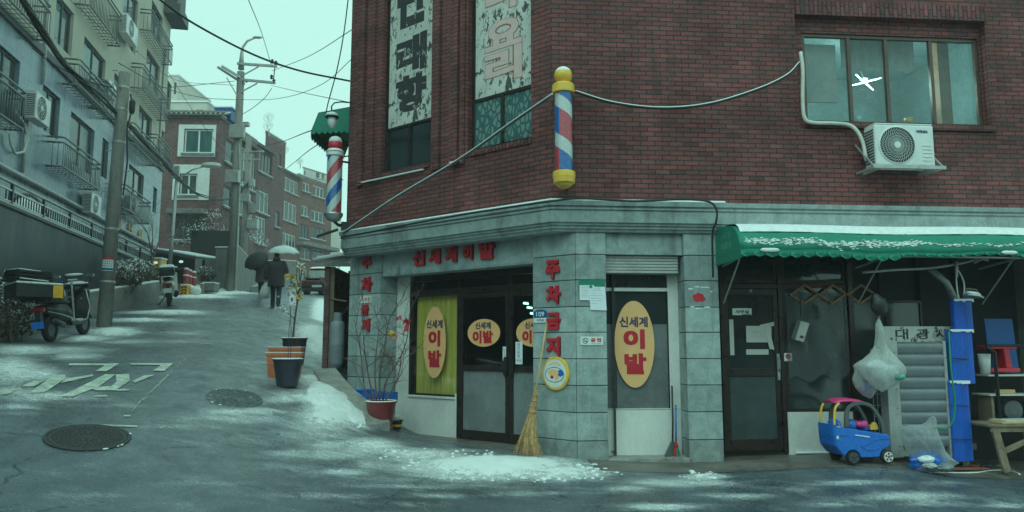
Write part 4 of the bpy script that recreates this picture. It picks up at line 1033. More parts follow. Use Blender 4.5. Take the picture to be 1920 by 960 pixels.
inframe(mb.build('rail', M['steel'], smooth=False), PD, 0, RL_)
mb = MB(); u = 17.0
while u < pe: mb.box(u - .012, u + .012, .038, .062, zp + .2, zrt - .2); u += .16
o = inframe(mb.build('bars', M['blackmetal']), PD, 0, RL_); 
mb = MB(); u = 15.4
while u < pe: mb.box(u - .035, u + .035, .02, .08, zp + .11, zrt - .02); u += 1.9
inframe(mb.build('posts', M['blackmetal']), PD, 0, RL_)

# low planter wall along the road --------------------------------------
def runwall(name, label, pts, h, t, material, dz=-.4, snow=True, cat='wall'):
    base = [G(*p) for p in pts]
    o = thing(name, label, cat, base[0])
    for part, e, mm in (('concrete', 0, material), ('snow', -.02, 'snow')):
        if part == 'snow' and not snow: continue
        rings = []
        for i, p in enumerate(base):
            d = (base[min(i + 1, len(base) - 1)] - base[max(i - 1, 0)]); n = Vector((d.y, -d.x, 0)).normalized()
            b = p - o.location; hh = h if not isinstance(h, (list, tuple)) else h[i]
            zz0, zz1 = (dz, hh) if part == 'concrete' else (hh + .001, hh + .045)
            rings.append([b + n * (0 + e) + Vector((0, 0, zz0)), b - n * (t + e) + Vector((0, 0, zz0)), b - n * (t + e) + Vector((0, 0, zz1)), b + n * e + Vector((0, 0, zz1))])
        MB().loft(rings).build(part if part != 'concrete' else 'wall_body', M[mm], o, bevel=.015)
    return o
runwall('planter_wall', 'low stained concrete planter wall behind the near scooter', [(-60, 660), (0, 641), (62, 628), (110, 610)], .62, .25, 'concrete_far', snow=False)
runwall('planter_wall', 'low concrete planter wall with snow on top beyond the street pole', [(150, 598), (200, 588), (247, 578), (298, 565)], .62, .25, 'concrete_far')

def leafblob(centers, n, size, seed=0, flat=1.0):
    """scatter of small leaf faces in a set of ellipsoids (centre, radii)"""
    rnd = random.Random(seed); m = MB()
    for c, r in centers:
        for _ in range(n):
            while True:
                p = Vector((rnd.uniform(-1, 1), rnd.uniform(-1, 1), rnd.uniform(-1, 1)))
                if .2 < p.length < 1: break
            if rnd.random() < .25 and p.z > .2: continue
            q = Vector(c) + Vector((p.x * r[0], p.y * r[1], p.z * r[2]))
            a = Vector((rnd.gauss(0, 1), rnd.gauss(0, 1), rnd.gauss(0, 1))).normalized(); b = a.orthogonal().normalized(); s = size * rnd.uniform(.5, 1.3)
            m.quad(q - a * s, q + b * s * .45, q + a * s, q - b * s * .45)
    return m
def bush(name, label, base, cents, n, size, material, seed, snown=.35, cat='shrub', stems=5):
    t = thing(name, label, cat, base)
    cl = [(Vector(c) - Vector(base), r) for c, r in cents]
    leafblob(cl, n, size, seed).build('foliage', M[material], t)
    top = [(c + Vector((0, 0, r[2] * .35)), (r[0] * .9, r[1] * .9, r[2] * .7)) for c, r in cl]
    leafblob(top, int(n * snown), size * .8, seed + 1).build('snow', M['snow'], t)
    m = MB(); rnd = random.Random(seed)
    for c, r in cl:
        for k in range(stems):
            e = c + Vector((rnd.uniform(-r[0], r[0]), rnd.uniform(-r[1], r[1]), r[2] * rnd.uniform(.3, 1.0))); b = Vector((c.x + rnd.uniform(-.2, .2), c.y, c.z - r[2] - .2)); m.tube([b, (b + e) / 2 + Vector((rnd.uniform(-.1, .1), 0, 0)), e], [.02, .014, .006], 5)
    m.build('stems', M['twig'], t)
    return t
def pc(px, py, dep, rx, ry, rz): return (at(px, py, dep), (rx, ry, rz))
bush('shrub', 'snow dusted dark shrub at the left edge behind the near scooter', G(20, 640) + Vector((-.3, .3, 0)), [pc(8, 585, 14.6, .45, .5, .5), pc(30, 560, 15.2, .4, .4, .4), pc(-25, 560, 14.5, .6, .6, .6), pc(22, 610, 14.9, .5, .3, .3)], 420, .05, 'leafdull', 5, .35)
bush('shrub', 'wide snow dusted brown shrub row beyond the street pole', G(250, 578) + Vector((-.3, .5, .2)), [pc(228, 512, 20.6, .4, .4, .35), pc(246, 508, 22, .5, .4, .38), pc(266, 510, 23, .45, .4, .35), pc(285, 520, 24, .4, .4, .32), pc(238, 526, 21, .5, .3, .2)], 520, .05, 'leafdull', 8, .4)
bush('shrub', 'small round snowy shrub between bollards and grey gate pillar', G(388, 545), [pc(386, 514, 29.5, .4, .4, .32)], 420, .05, 'leafdull', 9, .5)

# ------------------------------------------------------------------ houses up the street
def house(name, label, cpx, dep, fpx0, sdir, spx1, ytop, wallm, fw_=(), sw_=(), fdir=(1, .04), parapet=None, depth=9, ztop=None):
    c = at(cpx, ytop, dep); zt_ = c.z
    FF = Frame(c, fdir); SF = Frame(c, sdir)
    root = thing(name, label, 'house', (c.x, c.y, gz(c.x, c.y)))
    a = FF.u_(fpx0, 400); b = SF.u_(spx1, 400)
    for fr, u0, u1, ws in ((FF, a, 0, fw_), (SF, 0, b, sw_)):
        hs = []; sp_ = []
        for w in ws:
            pl, pr, yt, yb, fm, n = w[:6]; gl = w[6] if len(w) > 6 else 'glass_dark'
            h = (fr.u_(pl, 400), fr.u_(pr, 400), fr.z_(pl, yb), fr.z_(pl, yt)); hs.append(h); sp_.append((h, fm, n, gl))
        mb = MB(); wall_holes(mb, u0, u1, root.location.z - 3, zt_, hs, .16)
        inframe(mb.build('wall', M[wallm]), fr, 0, root)
        for h, fm, n, gl in sp_:
            win(fr, root, h[0] + .01, h[1] - .01, h[2] + .01, h[3] - .01, n=n, frame=fm, glass=gl, y=.06, fw=.09)
            m = MB(); m.box(h[0] - .12, h[1] + .12, -.14, -.002, h[2] - .14, h[2] - .01); inframe(m.build('window_sill', M['concrete_far']), fr, 0, root)
            m = MB(); m.box(h[0] - .1, h[1] + .1, -.13, -.01, h[2] - .008, h[2] + .04); inframe(m.build('snow', M['snow']), fr, 0, root)
    p0 = FF.w(a, zt_); p1 = c; p2 = SF.w(b, zt_); p3 = p0 + (p2 - p1)
    lo = [Vector((p.x, p.y, 0)) - root.location for p in (p0, p1, p2, p3)]
    m = MB(); e = .25
    cc = sum(lo, Vector()) / 4
    out = [Vector((cc.x + (p.x - cc.x) * 1.05, cc.y + (p.y - cc.y) * 1.05, zt_ - root.location.z)) for p in lo]
    m.prism(out, (0, 0, .22)); m.build('roof_slab', M['concrete_far'], root)
    m = MB(); m.prism([p + Vector((0, 0, .222)) for p in out], (0, 0, .07)); m.build('snow', M['snow'], root, bevel=.02)
    return root, FF, SF, zt_, (a, b)
def tileroof(root, fr, u0, u1, z, out_=.35, h=.5, run=1.3):
    """short pitched skirt of roof tiles with snow lying between the ribs"""
    m = MB(); m.prism([(u0, -out_, z), (u0, run - out_, z + h), (u0, run - out_, z + h - .1), (u0, -out_, z - .1)], (u1 - u0, 0, 0))
    inframe(m.build('tiled_roof', M['rooftile']), fr, 0, root)
    m = MB(); n = max(int((u1 - u0) / .28), 2)
    for i in range(n): x = u0 + (i + .5) * (u1 - u0) / n; m.tube([(x, -out_ - .03, z + .03), (x, run - out_, z + h + .04)], .085, 7)
    inframe(m.build('roof_ribs', M['rooftile'], smooth=True), fr, 0, root)
    m = MB(); m.prism([(u0, -out_ + .12, z + .07), (u0, run - out_, z + h + .06), (u0, run - out_, z + h), (u0, -out_ + .1, z + .03)], (u1 - u0, 0, 0))
    inframe(m.build('snow', M['snow']), fr, 0, root)
h1, f1, sd1, z1_, ab1 = house('brick_house', 'red brick house with snowy tiled roof and large white framed window', 413, 45, 296, (.05, 1), 437, 222, 'brick_far',
    [(338, 393, 242, 287, 'white', 2, 'glass_teal'), (334, 367, 326, 366, 'white', 2, 'glass_grey'), (325, 385, 403, 450, 'band', 3)], [(417, 433, 255, 300, 'band', 1), (417, 433, 345, 385, 'band', 1)])
for q_ in ((327, 398, 234, 294, 338, 393, 242, 287), (321, 390, 309, 375, 334, 367, 326, 366)):
    m = MB(); us = [f1.u_(x, 400) for x in (q_[0], q_[4], q_[5], q_[1])]; zs_ = [f1.z_(360, y) for y in (q_[3], q_[7], q_[6], q_[2])]
    m.box(us[0], us[1] - .01, -.05, -.003, zs_[0], zs_[3]); m.box(us[2] + .01, us[3], -.05, -.003, zs_[0], zs_[3]); m.box(us[1] - .009, us[2] + .009, -.05, -.003, zs_[2] + .01, zs_[3]); m.box(us[1] - .009, us[2] + .009, -.05, -.003, zs_[0], zs_[1] - .15)
    inframe(m.build('window_surround', M['white']), f1, 0, h1)
tileroof(h1, f1, ab1[0], .4, z1_ + .2)
m = MB(); m.box(f1.u_(318, 400), f1.u_(390, 400), -.5, 0, f1.z_(325, 402), f1.z_(325, 393)); inframe(m.build('canopy_slab', M['concrete_far']), f1, 0, h1)
h2, f2, sd2, z2_, ab2 = house('brick_house', 'red brick house with white bay windows right of the white utility pole', 438, 52, 425, (.05, 1), 477, 238, 'brick_far',
    [], [(447, 474, 270, 345, 'white', 4, 'glass_grey'), (446, 474, 364, 402, 'white', 3, 'glass_grey'), (441, 455, 418, 472, 'band', 2)])
tileroof(h2, sd2, ab2[0] + 1.2, ab2[1], z2_ + .2 - .9, .5)
h3, f3, sd3, z3_, ab3 = house('brick_house', 'brick house with dark strip windows and white framed ground floor bay', 477, 58, 470, (.1, 1), 509, 272, 'brick_far',
    [], [(481, 506, 279, 318, 'brownframe', 4), (479, 503, 352, 395, 'white', 3, 'glass_grey'), (479, 499, 403, 455, 'white', 3, 'glass_grey')])
tileroof(h3, sd3, -.2, ab3[1], z3_ + .1, .4, .35, .9)
h4, f4, sd4, z4_, ab4 = house('stair_tower_house', 'brick house with a tall curved stair tower and pale concrete parapet', 500, 64, 492, (.15, 1), 531, 250, 'brick_far', [], [(518, 523, 285, 310, 'band', 1), (516, 524, 395, 425, 'band', 1)])
h5, f5, sd5, z5_, ab5 = house('brick_house', 'orange brick house with three rows of wide windows facing the bend', 523, 75, 515, (.16, 1), 563, 318, 'brick_far2',
    [], [(527, 557, 327, 354, 'white', 4, 'glass_dark'), (526, 556, 373, 410, 'white', 4), (525, 556, 433, 458, 'white', 5, 'glass_grey')])
tileroof(h5, sd5, -.2, ab5[1], z5_ + .1, .4, .4, 1.0)
h6, f6, sd6, z6_, ab6 = house('brick_house', 'farthest orange brick house with dark glazed ground floor shop', 562, 80, 556, (.37, 1), 622, 330, 'brick_far2',
    [], [(565, 579, 340, 357, 'white', 2), (585, 606, 346, 366, 'white', 3), (564, 577, 384, 404, 'white', 2), (583, 606, 393, 413, 'white', 3), (562, 580, 419, 446, 'band', 3), (584, 610, 424, 446, 'band', 3), (566, 583, 464, 486, 'white', 2), (588, 610, 466, 486, 'white', 2)])
m = MB(); m.box(-.5, ab6[1], -1.2, 0, sd6.z_(565, 462), sd6.z_(565, 455)); inframe(m.build('canopy_slab', M['concrete_far']), sd6, 0, h6)
h7, f7, sd7, z7_, ab7 = house('pale_house', 'pale flat roofed house far up the street beyond the brick houses', 570, 112, 566, (.5, 1), 640, 316, 'cream', [(567, 570, 320, 330, 'band', 1)], [(590, 597, 322, 333, 'band', 1), (601, 606, 324, 334, 'band', 1)])
for lab, x0, x1, yt, dep in (('pale low block behind the tiled roof of the nearest brick house', 314, 389, 192, 66), ('tall pale block rising behind the end of the flats', 312, 334, 142, 72)):
    a = at(x0, yt, dep); b = at(x1, yt, dep)
    t = thing('pale_building', lab, 'building', (a.x, a.y, gz(a.x, a.y)))
    m = MB(); m.box(0, b.x - a.x, 0, 8, -2, a.z - t.location.z); m.build('wall', M['cream'], t)
    m = MB(); m.box(-.1, b.x - a.x + .1, -.1, 8.1, a.z - t.location.z + .001, a.z - t.location.z + .15); m.build('snow', M['snow'], t)
    m = MB(); k = (b.x - a.x)
    m.box(k * .72, k * .9, -.03, .02, a.z - t.location.z - 1.9, a.z - t.location.z - .7); m.build('window', M['glass_dark'], t)
# roof tank and dishes
c = at(402, 224, 45.7); t = thing('water_tank', 'blue water tank on the tiled brick house roof', 'tank', c)
w = 1.05; 
m = MB(); m.loft([[Vector((sx * w * .45 + w * .5, sy * .45 + .5, 0)) for sx, sy in ((-1, -1), (1, -1), (1, 1), (-1, 1))], [Vector((sx * w * .5 + w * .5, sy * .5 + .5, .62)) for sx, sy in ((-1, -1), (1, -1), (1, 1), (-1, 1))]]); m.build('tank', M['tankblue'], t, bevel=.03)
m = MB().box(-.06, w + .06, -.06, 1.06, .62, .72); m.build('lid', M['tankblue'], t, bevel=.02); m = MB().box(-.04, w + .04, -.04, 1.04, .722, .78); m.build('snow', M['snow'], t)
t.scale = (1, 1, 1.1)
for i, (px, py, dep, r, ph) in enumerate(((505, 222, 64, .5, 1.6), (504, 238, 63, .45, .6), (534, 283, 74, .5, 1.2), (563, 304, 81, .4, .7))):
    c = at(px, py, dep)
    t = thing('satellite_dish', ['pale satellite dish highest above the stair tower', 'lower satellite dish beside the stair tower top', 'satellite dish on the orange brick house roof', 'small satellite dish on the farthest brick house'][i], 'dish', (c.x, c.y, c.z - ph), 0, 'satellite dishes on the roofs')
    m = MB(); m.lathe([(.02, .0), (r * .5, .04), (r * .85, .12), (r, .2), (r * .97, .22), (r * .5, .08), (.02, .03)], (0, 0, ph), 20, Matrix.Rotation(R(70), 3, 'X')); m.build('dish', M['whiteplas'], t, smooth=True)
    m = MB(); m.tube([(0, .1, 0), (0, .1, ph)], .05, 6); m.tube([(0, -.03, ph - r * .6), (0, -.5, ph)], .03, 5); m.build('mast', M['galv'], t)

# ------------------------------------------------------------------ street poles
def topz(px, py, p): v = ray(px, py); return EYE + v.z * (p.y / v.y)
b1 = G(195, 612); zt1 = topz(214, 138, b1) - b1.z
P1 = thing('utility_pole', 'grey concrete utility pole with a pasted notice beside the near scooter', 'pole', b1)
lean = (at(216, 138, b1.y).x - b1.x) * .55
m = MB(); m.lathe([(.168, -.2), (.128, zt1), (.11, zt1 + .03), (.02, zt1 + .05)], seg=20); sh = m.build('shaft', M['poleconc'], P1, smooth=True)
m = MB(); 
for z in (zt1 - .35, zt1 - .9, zt1 * .72, 2.3, 1.05): r_b = .174 - .04 * z / zt1; m.lathe([(r_b, z - .025), (r_b, z + .025)], seg=20, cap=False)
m.build('steel_band', M['galv'], P1)
m = MB()
for k in range(10): z = 2.2 + k * .5; m.tube([(.16 if k % 2 else -.16, 0, z), (.3 if k % 2 else -.3, 0, z)], .012, 6)
m.build('climbing_steps', M['galv'], P1)
def curved(zc, h, r, a0, a1, n=10): return [[(r * math.sin(a0 + (a1 - a0) * i / n), -r * math.cos(a0 + (a1 - a0) * i / n), zc + s * h / 2) for s in (-1, 1)] for i in range(n + 1)]
zs_ = topz(200, 496, b1) - b1.z
for h, dz, mn, a0, a1 in ((.32, 0, 'enamel', -.75, .75), (.06, .13, 'red', -.73, .73), (.05, -.12, 'plateblue', -.73, .73)):
    m = MB(); cs = curved(zs_ + dz, h, .172 if mn == 'enamel' else .174, a0 + .3, a1 + .3)
    V = [[m.v(p) for p in c] for c in cs]
    for p, q in zip(V, V[1:]): m.f([p[0], q[0], q[1], p[1]])
    m.build('notice' if mn == 'enamel' else 'notice_print', M[mn], P1)
m = MB(); rnd = random.Random(2)
for r_ in range(3):
    for c_ in range(5):
        a = -.32 + c_ * .26; cs = curved(zs_ + .06 - r_ * .055, .032, .1755, a, a + .17, 3); V = [[m.v(p) for p in c] for c in cs]
        for p, q in zip(V, V[1:]): m.f([p[0], q[0], q[1], p[1]])
m.build('notice_print', M['inkgrey'], P1)
m = MB(); m.tube([(.16, .05, zt1 - .5), (.26, 0, zt1 - .8), (.2, -.05, zt1 - 1.4), (.24, 0, zt1 - 2.2), (.17, .06, zt1 - 3.0)], .02, 6); m.lathe([(.05, zt1 - 1.0), (.07, zt1 - .9), (.07, zt1 - .7), (.04, zt1 - .65)], (.25, 0, 0), 10); m.build('cable_joint', M['black'], P1)
P1.rotation_euler = (0, R(.9), 0)

b2 = G(433, 548); ztp = topz(447, 70, b2) - b2.z
P2 = thing('utility_pole', 'tall pale utility pole with crossarms and a street lamp arm on top', 'pole', b2)
s2 = lambda py: topz(440, py, b2) - b2.z
m = MB(); m.lathe([(.19, -.2), (.14, s2(135))], seg=16); m.build('shaft', M['poleconc'], P2, smooth=True)
m = MB(); m.tube([(0, 0, s2(130)), (0, 0, s2(100)), (.04, 0, s2(88)), (.2, 0, s2(77)), (.5, 0, s2(71))], [.13, .07, .05, .045, .04], 8); m.build('lamp_arm', M['galv'], P2, smooth=True)
m = MB(); m.ell((.62, 0, s2(70)), (.2, .1, .05)); m.build('lamp_head', M['white'], P2, smooth=True)
for (xa, xb, ya, yb) in ((-.1, 1.5, 122, 127), (.1, 1.45, 152, 158)):
    m = MB(); m.bar((xa, -.16, s2(ya)), (xb, -.16, s2(yb)), .09); m.bar((.1, -.12, s2(ya + 22)), (xb * .5, -.12, s2(yb)), .04); m.build('crossarm', M['galv'], P2)
m = MB(); m.bar((-.75, -.5, s2(134)), (.1, .2, s2(155)), .08); m.bar((-.55, -.6, s2(134)), (.25, .1, s2(152)), .08); m.bar((-.45, -.3, s2(150)), (-.02, -.1, s2(185)), .035); m.build('crossarm', M['galv'], P2)
m = MB()
for x, y in ((1.3, 121), (1.45, 124), (1.3, 150), (1.4, 158)): m.lathe([(.03, 0), (.07, .03), (.03, .08), (.07, .11), (.03, .18)], (x, -.16, s2(y) - .02), 10)
m.tube([(1.42, -.16, s2(126)), (1.38, -.16, s2(152))], .02, 5); m.build('insulator', M['blackmetal'], P2)
m = MB(); m.box(-.25, .35, -.32, -.14, s2(262), s2(238)); m.box(-.32, .22, -.36, -.14, s2(345), s2(322)); m.box(.15, .5, -.3, -.1, s2(240), s2(232)); m.build('junction_box', M['galv'], P2, bevel=.02)
m = MB(); m.tube([(.2, -.1, -.1), (.2, -.1, s2(340)), (.1, -.12, s2(270))], .03, 6); m.build('conduit', M['galv'], P2)

b3 = G(456, 540); b3 = Vector((at(456, 500, 40).x, 40, gz(at(456, 500, 40).x, 40)))
P3 = thing('utility_pole', 'weathered utility pole with equipment boxes beside the brick houses', 'pole', b3)
s3 = lambda py: topz(456, py, b3) - b3.z
m = MB(); m.lathe([(.2, -1), (.15, s3(256))], seg=14); m.build('shaft', M['poleconc'], P3, smooth=True)
m = MB(); m.box(.2, .75, -.3, .1, s3(430), s3(412)); m.box(-.3, .3, -.35, -.15, s3(380), s3(366)); m.box(.2, .5, -.3, -.1, s3(352), s3(338)); m.build('equipment_box', M['galv'], P3, bevel=.02)
m = MB(); m.lathe([(.05, 0), (.2, .05), (.2, .55), (.1, .6)], (.35, -.1, s3(402)), 12); m.lathe([(.05, 0), (.2, .05), (.2, .55), (.1, .6)], (-.35, -.1, s3(340)), 12); m.build('transformer', M['poleconc'], P3, smooth=False)
m = MB(); m.bar((-.9, -.1, s3(285)), (.9, -.1, s3(285)), .08); m.bar((-.7, -.1, s3(300)), (.7, -.1, s3(300)), .08); m.build('crossarm', M['galv'], P3)

b4 = G(318, 545); b4 = Vector((at(317, 500, 30).x, 30, gz(at(317, 500, 30).x, 30)))
P4 = thing('street_lamp', 'slim grey street lamp with a flat lamp head leaning over the road', 'street lamp', b4)
s4 = lambda py: topz(320, py, b4) - b4.z
m = MB(); m.tube([(0, 0, -.1), (.12, 0, s4(330))], [.09, .06], 10); m.build('post', M['tankblue'] if False else M['galv'], P4, smooth=True)
m = MB(); m.tube([(.08, 0, s4(345)), (.35, 0, s4(330)), (.75, 0, s4(318)), (1.15, 0, s4(313))], .03, 8); m.build('arm', M['galv'], P4, smooth=True)
m = MB(); m.ell((1.5, 0, s4(311)), (.42, .2, .09), 20, 8); m.build('lamp_head', M['white'], P4, smooth=True)
m = MB(); m.ell((1.5, 0, s4(308)), (.4, .18, .07), 20, 8); m.build('snow', M['snow'], P4, smooth=True)
m = MB(); m.box(-.02, .26, -.15, -.06, s4(336), s4(312)); m.build('control_box', M['galv'], P4, bevel=.01)

# ------------------------------------------------------------------ overhead cables
def curve_pts(pts, n=12):
    """smooth path through points (Catmull-Rom)"""
    P = [Vector(p) for p in pts]; P = [P[0] * 2 - P[1]] + P + [P[-1] * 2 - P[-2]]; out = []
    for i in range(1, len(P) - 2):
        for k in range(n):
            t = k / n; a, b, c, d = P[i - 1], P[i], P[i + 1], P[i + 2]
            out.append(.5 * ((2 * b) + (c - a) * t + (2 * a - 5 * b + 4 * c - d) * t * t + (3 * b - a - 3 * c + d) * t ** 3))
    return out + [P[-2]]
def cable(label, spots, r, material='cable', strands=1, spread=.03, seed=0, group=None, name='power_cable', seg=6, cat='cable', snow=0.0):
    pts = curve_pts([at(*s) for s in spots], 10); o0 = pts[len(pts) // 2]
    m = MB(); rnd = random.Random(seed)
    for s in range(strands):
        ph = rnd.random() * 6.3; w = spread * (0 if strands == 1 else rnd.uniform(.5, 1.2)); f = rnd.uniform(.2, .5)
        m.tube([p - o0 + Vector((math.cos(ph + i * f), 0, math.sin(ph + i * f))) * w for i, p in enumerate(pts)], r, seg)
    o = m.build(name, M[material], smooth=True, loc=o0)
    tag(o, label, cat, group)
    if snow:
        m = MB(); m.tube([p - o0 + Vector((0, 0, r * .75)) for p in pts], snow, 6); m.build('snow', M['snow'], o, smooth=True)
    return o
GC = 'cables over the street'
cable('thick twisted cable bundle sweeping down across the flats to the far pole', [(-60, -160, 9), (40, -5, 11.5), (120, 118, 14), (213, 205, 17.2), (300, 297, 24), (345, 345, 29), (380, 367, 33), (434, 372, 38), (467, 342, 40)], .022, strands=6, spread=.045, seed=3, group=GC)
cable('single heavy cable crossing the sky to the brick corner', [(290, -8, 11), (360, 42, 11.8), (470, 100, 12.6), (560, 132, 13.2), (656, 152, 14)], .018, group=GC)
cable('thin black drop cable hanging beside the brick corner to the lantern', [(655, -20, 13.2), (645, 60, 13.4), (632, 130, 13.6), (616, 190, 13.9), (612, 208, 14)], .012, group=GC)
for i, (lab, sp_, r) in enumerate((
    ('thin wire from upper crossarm rising to the top of the sky', [(466, 0, 18), (490, 60, 24), (508, 120, 29)], .012), ('fine wire from upper crossarm rising right to the brick corner', [(510, 133, 29), (580, 105, 22), (675, 46, 14.3)], .01),
    ('sagging wire from the crossarm over to the brick corner low down', [(508, 160, 29), (560, 172, 22), (675, 196, 14.6)], .009), ('long wire from the flats level past the tall pole', [(225, 165, 17.3), (330, 163, 24), (440, 152, 29)], .011),
    ('drooping wire from the street pole to the tall pole waist', [(222, 118, 17.3), (310, 165, 23), (380, 183, 27), (440, 187, 29)], .011), ('sagging wire between tall pole waist and brick corner', [(440, 187, 29), (520, 185, 24), (600, 160, 18), (675, 96, 14.3)], .008),
    ('slack wire from lower crossarm curling back to the tall pole', [(510, 165, 29), (495, 185, 29), (470, 205, 29), (447, 218, 29)], .012), ('wire from house roofs rising to the green awning', [(480, 278, 45), (530, 265, 35), (583, 245, 18), (640, 232, 16)], .014),
    ('lower wire from house roofs to the green awning', [(500, 345, 45), (545, 310, 30), (590, 275, 18), (640, 258, 16)], .012), ('thin wire down from the beige wall to the far pole', [(300, 110, 40), (350, 190, 40), (400, 260, 40), (462, 330, 40)], .014),
    ('slack low wire between far pole and brick houses', [(466, 330, 40), (500, 375, 46), (540, 380, 55), (570, 370, 70)], .018), ('tight low wire between far pole and brick houses', [(466, 345, 40), (520, 330, 50), (565, 325, 70)], .016),
    ('wire across the grey storeys from the drainpipe to the street pole', [(60, 90, 16), (100, 120, 16.5), (160, 150, 17), (213, 165, 17.3)], .012), ('fine wire above the flats guards', [(120, -10, 16), (200, 60, 22), (260, 100, 28), (330, 150, 34), (440, 160, 29)], .009))):
    cable(lab, sp_, r, group=GC, seed=i)
cable('snow lined cable stretched from corner barber pole down to the cornice end', [(1036, 178, 10.55), (960, 230, 11.15), (860, 300, 11.95), (740, 372, 12.95), (644, 437, 13.85)], .022, 'greyplas', name='wall_cable', snow=.016, group='cables on the brick walls')
cable('snow lined cable sagging from corner barber pole to the office window', [(1078, 172, 10.7), (1150, 193, 10.75), (1240, 203, 10.8), (1330, 195, 10.85), (1420, 168, 10.9), (1475, 142, 10.95), (1499, 118, 11.0)], .02, 'cable', name='wall_cable', snow=.013, group='cables on the brick walls')
cable('black cable lying on the cornice and dropping at the awning', [(640, 446, 13.75), (760, 422, 12.6), (870, 402, 11.75), (960, 388, 11.1), (1035, 377, 10.62), (1090, 372, 10.72), (1190, 377, 10.75), (1270, 374, 10.78), (1325, 377, 10.8), (1343, 392, 10.8), (1343, 415, 10.82), (1336, 440, 10.95), (1337, 520, 11.05)], .016, 'cable', name='wall_cable', group='cables on the brick walls')

# ------------------------------------------------------------------ writing and signs on the shop
def wall_word(label, fr, letters, material='redletter', depth=.03, off=.0, name='wall_lettering', bold=.05):
    u, z = fr.uz((letters[0][1] + letters[0][2]) / 2, letters[0][4], off)
    t = thing(name, label, 'lettering', fr.w(u, z, off), fr.rot)
    for ch, xa, xb, ya, yb in letters:
        ua, za = fr.uz(xa, (ya + yb) / 2, off); ub, _ = fr.uz(xb, (ya + yb) / 2, off); zt_ = fr.z_((xa + xb) / 2, ya, off); zb_ = fr.z_((xa + xb) / 2, yb, off)
        lettering(ch, (ua + ub) / 2 - u, (zt_ + zb_) / 2 - z, abs(ub - ua), zt_ - zb_, M[material], t, y=-.004, depth=depth, bold=bold, name='letter')
    return t
wall_word('raised red letters in a row on the granite lintel above the shop doors', LL, [('신', 777, 799, 470, 498), ('세', 807, 828, 467, 495), ('계', 838, 859, 463, 492), ('이', 871, 889, 460, 488), ('발', 901, 930, 455, 486)], depth=.045, off=-.05)
wall_word('raised red letters in a column on the corner pillar', LL, [('주', 1025, 1051, 488, 523), ('차', 1026, 1053, 536, 569), ('금', 1027, 1052, 586, 618), ('지', 1027, 1052, 631, 666)], depth=.035)
wall_word('raised red letters in a column on the pillar behind the bare tree', LL, [('주', 681, 698, 484, 503), ('차', 680, 699, 520, 547), ('금', 679, 693, 571, 590), ('지', 680, 695, 597, 622)], depth=.035)

def oval_sticker(label, fr, x0, x1, y0, y1, blue, reds, off=0.0):
    u0, u1 = fr.u_(x0, (y0 + y1) / 2, off), fr.u_(x1, (y0 + y1) / 2, off); z1, z0 = fr.z_((x0 + x1) / 2, y0, off), fr.z_((x0 + x1) / 2, y1, off)
    u, z = (u0 + u1) / 2, (z0 + z1) / 2
    t = thing('window_sticker', label, 'sticker', fr.w(u, z, off), fr.rot, 'oval stickers on the shop glass')
    w, h = u1 - u0, z1 - z0
    MB().oval(0, 0, w / 2, h / 2, -.003, .0).build('film', M['sticker'], t)
    zz = lambda py: z1 - (py - y0) / (y1 - y0) * h - z
    for txt, xa, xb, ya, yb, mn, bd in [blue] + reds:
        lettering(txt, ((xa + xb) / 2 - (x0 + x1) / 2) / (x1 - x0) * w, (zz(ya) + zz(yb)) / 2, (xb - xa) / (x1 - x0) * w, zz(ya) - zz(yb), M[mn], t, y=-.006, bold=bd)
    return t
oval_sticker('tall oval sticker on the window with the yellow curtain', FR, 794, 836, 575, 709, ('신세계', 800, 830, 600, 616, 'navy', .03), [('이', 804, 826, 620, 650, 'redletter', .05), ('발', 804, 828, 657, 689, 'redletter', .05)], .0)
oval_sticker('whole round oval sticker on the left door leaf', FR, 877, 938, 598, 650, ('신세계', 892, 921, 604, 617, 'navy', .03), [('이발', 887, 925, 620, 644, 'redletter', .05)], .016)
oval_sticker('oval sticker on the right door leaf, half hidden by the corner pillar', FR, 968, 1031, 597, 650, ('신세계', 985, 1015, 603, 616, 'navy', .03), [('이발', 980, 1020, 619, 644, 'redletter', .05)], .016)
oval_sticker('large tall oval sticker on the front window between the granite pillars', F2, 1152, 1227, 564, 727, ('신세계', 1162, 1215, 594, 614, 'navy', .03), [('이', 1169, 1209, 618, 655, 'redletter', .05), ('발', 1170, 1211, 663, 702, 'redletter', .05)], .002)

def plate(label, fr, x0, x1, y0, y1, off=.0, matn='enamel', name='sign', cat='sign', thick=.008, group=None):
    u0, u1 = fr.u_(x0, (y0 + y1) / 2, off), fr.u_(x1, (y0 + y1) / 2, off); z1, z0 = fr.z_((x0 + x1) / 2, y0, off), fr.z_((x0 + x1) / 2, y1, off)
    t = thing(name, label, cat, fr.w((u0 + u1) / 2, (z0 + z1) / 2, off), fr.rot, group)
    w, h = u1 - u0, z1 - z0
    if matn: MB().box(-w / 2, w / 2, -thick, 0, -h / 2, h / 2).build('panel', M[matn], t, bevel=.002)
    return t, w, h
# blue house number
t, w, h = plate('blue and white house number plate at the edge of the corner pillar', LL, 1001, 1026, 580, 605, .012, None, 'number_plate', 'sign')
m = MB(); pts = [(-w / 2, -.006, -h * .14), (w / 2, -.006, -h * .14), (w / 2, -.006, h * .2)] + [(w / 2 * math.cos(a), -.006, h * .2 + h * .3 * math.sin(a)) for a in [math.pi * k / 10 for k in range(1, 10)]] + [(-w / 2, -.006, h * .2)]
m.prism(pts, (0, .006, 0)); m.build('blue_panel', M['plateblue'], t)
MB().box(-w / 2, w / 2, -.006, 0, -h / 2, -h * .145).build('white_panel', M['enamel'], t)
lettering('109', 0, h * .14, w * .6, h * .36, M['enamel'], t, y=-.0075, bold=.02); lettering('성현동', 0, -h * .32, w * .55, h * .18, M['plateblue'], t, y=-.0075, bold=.02)
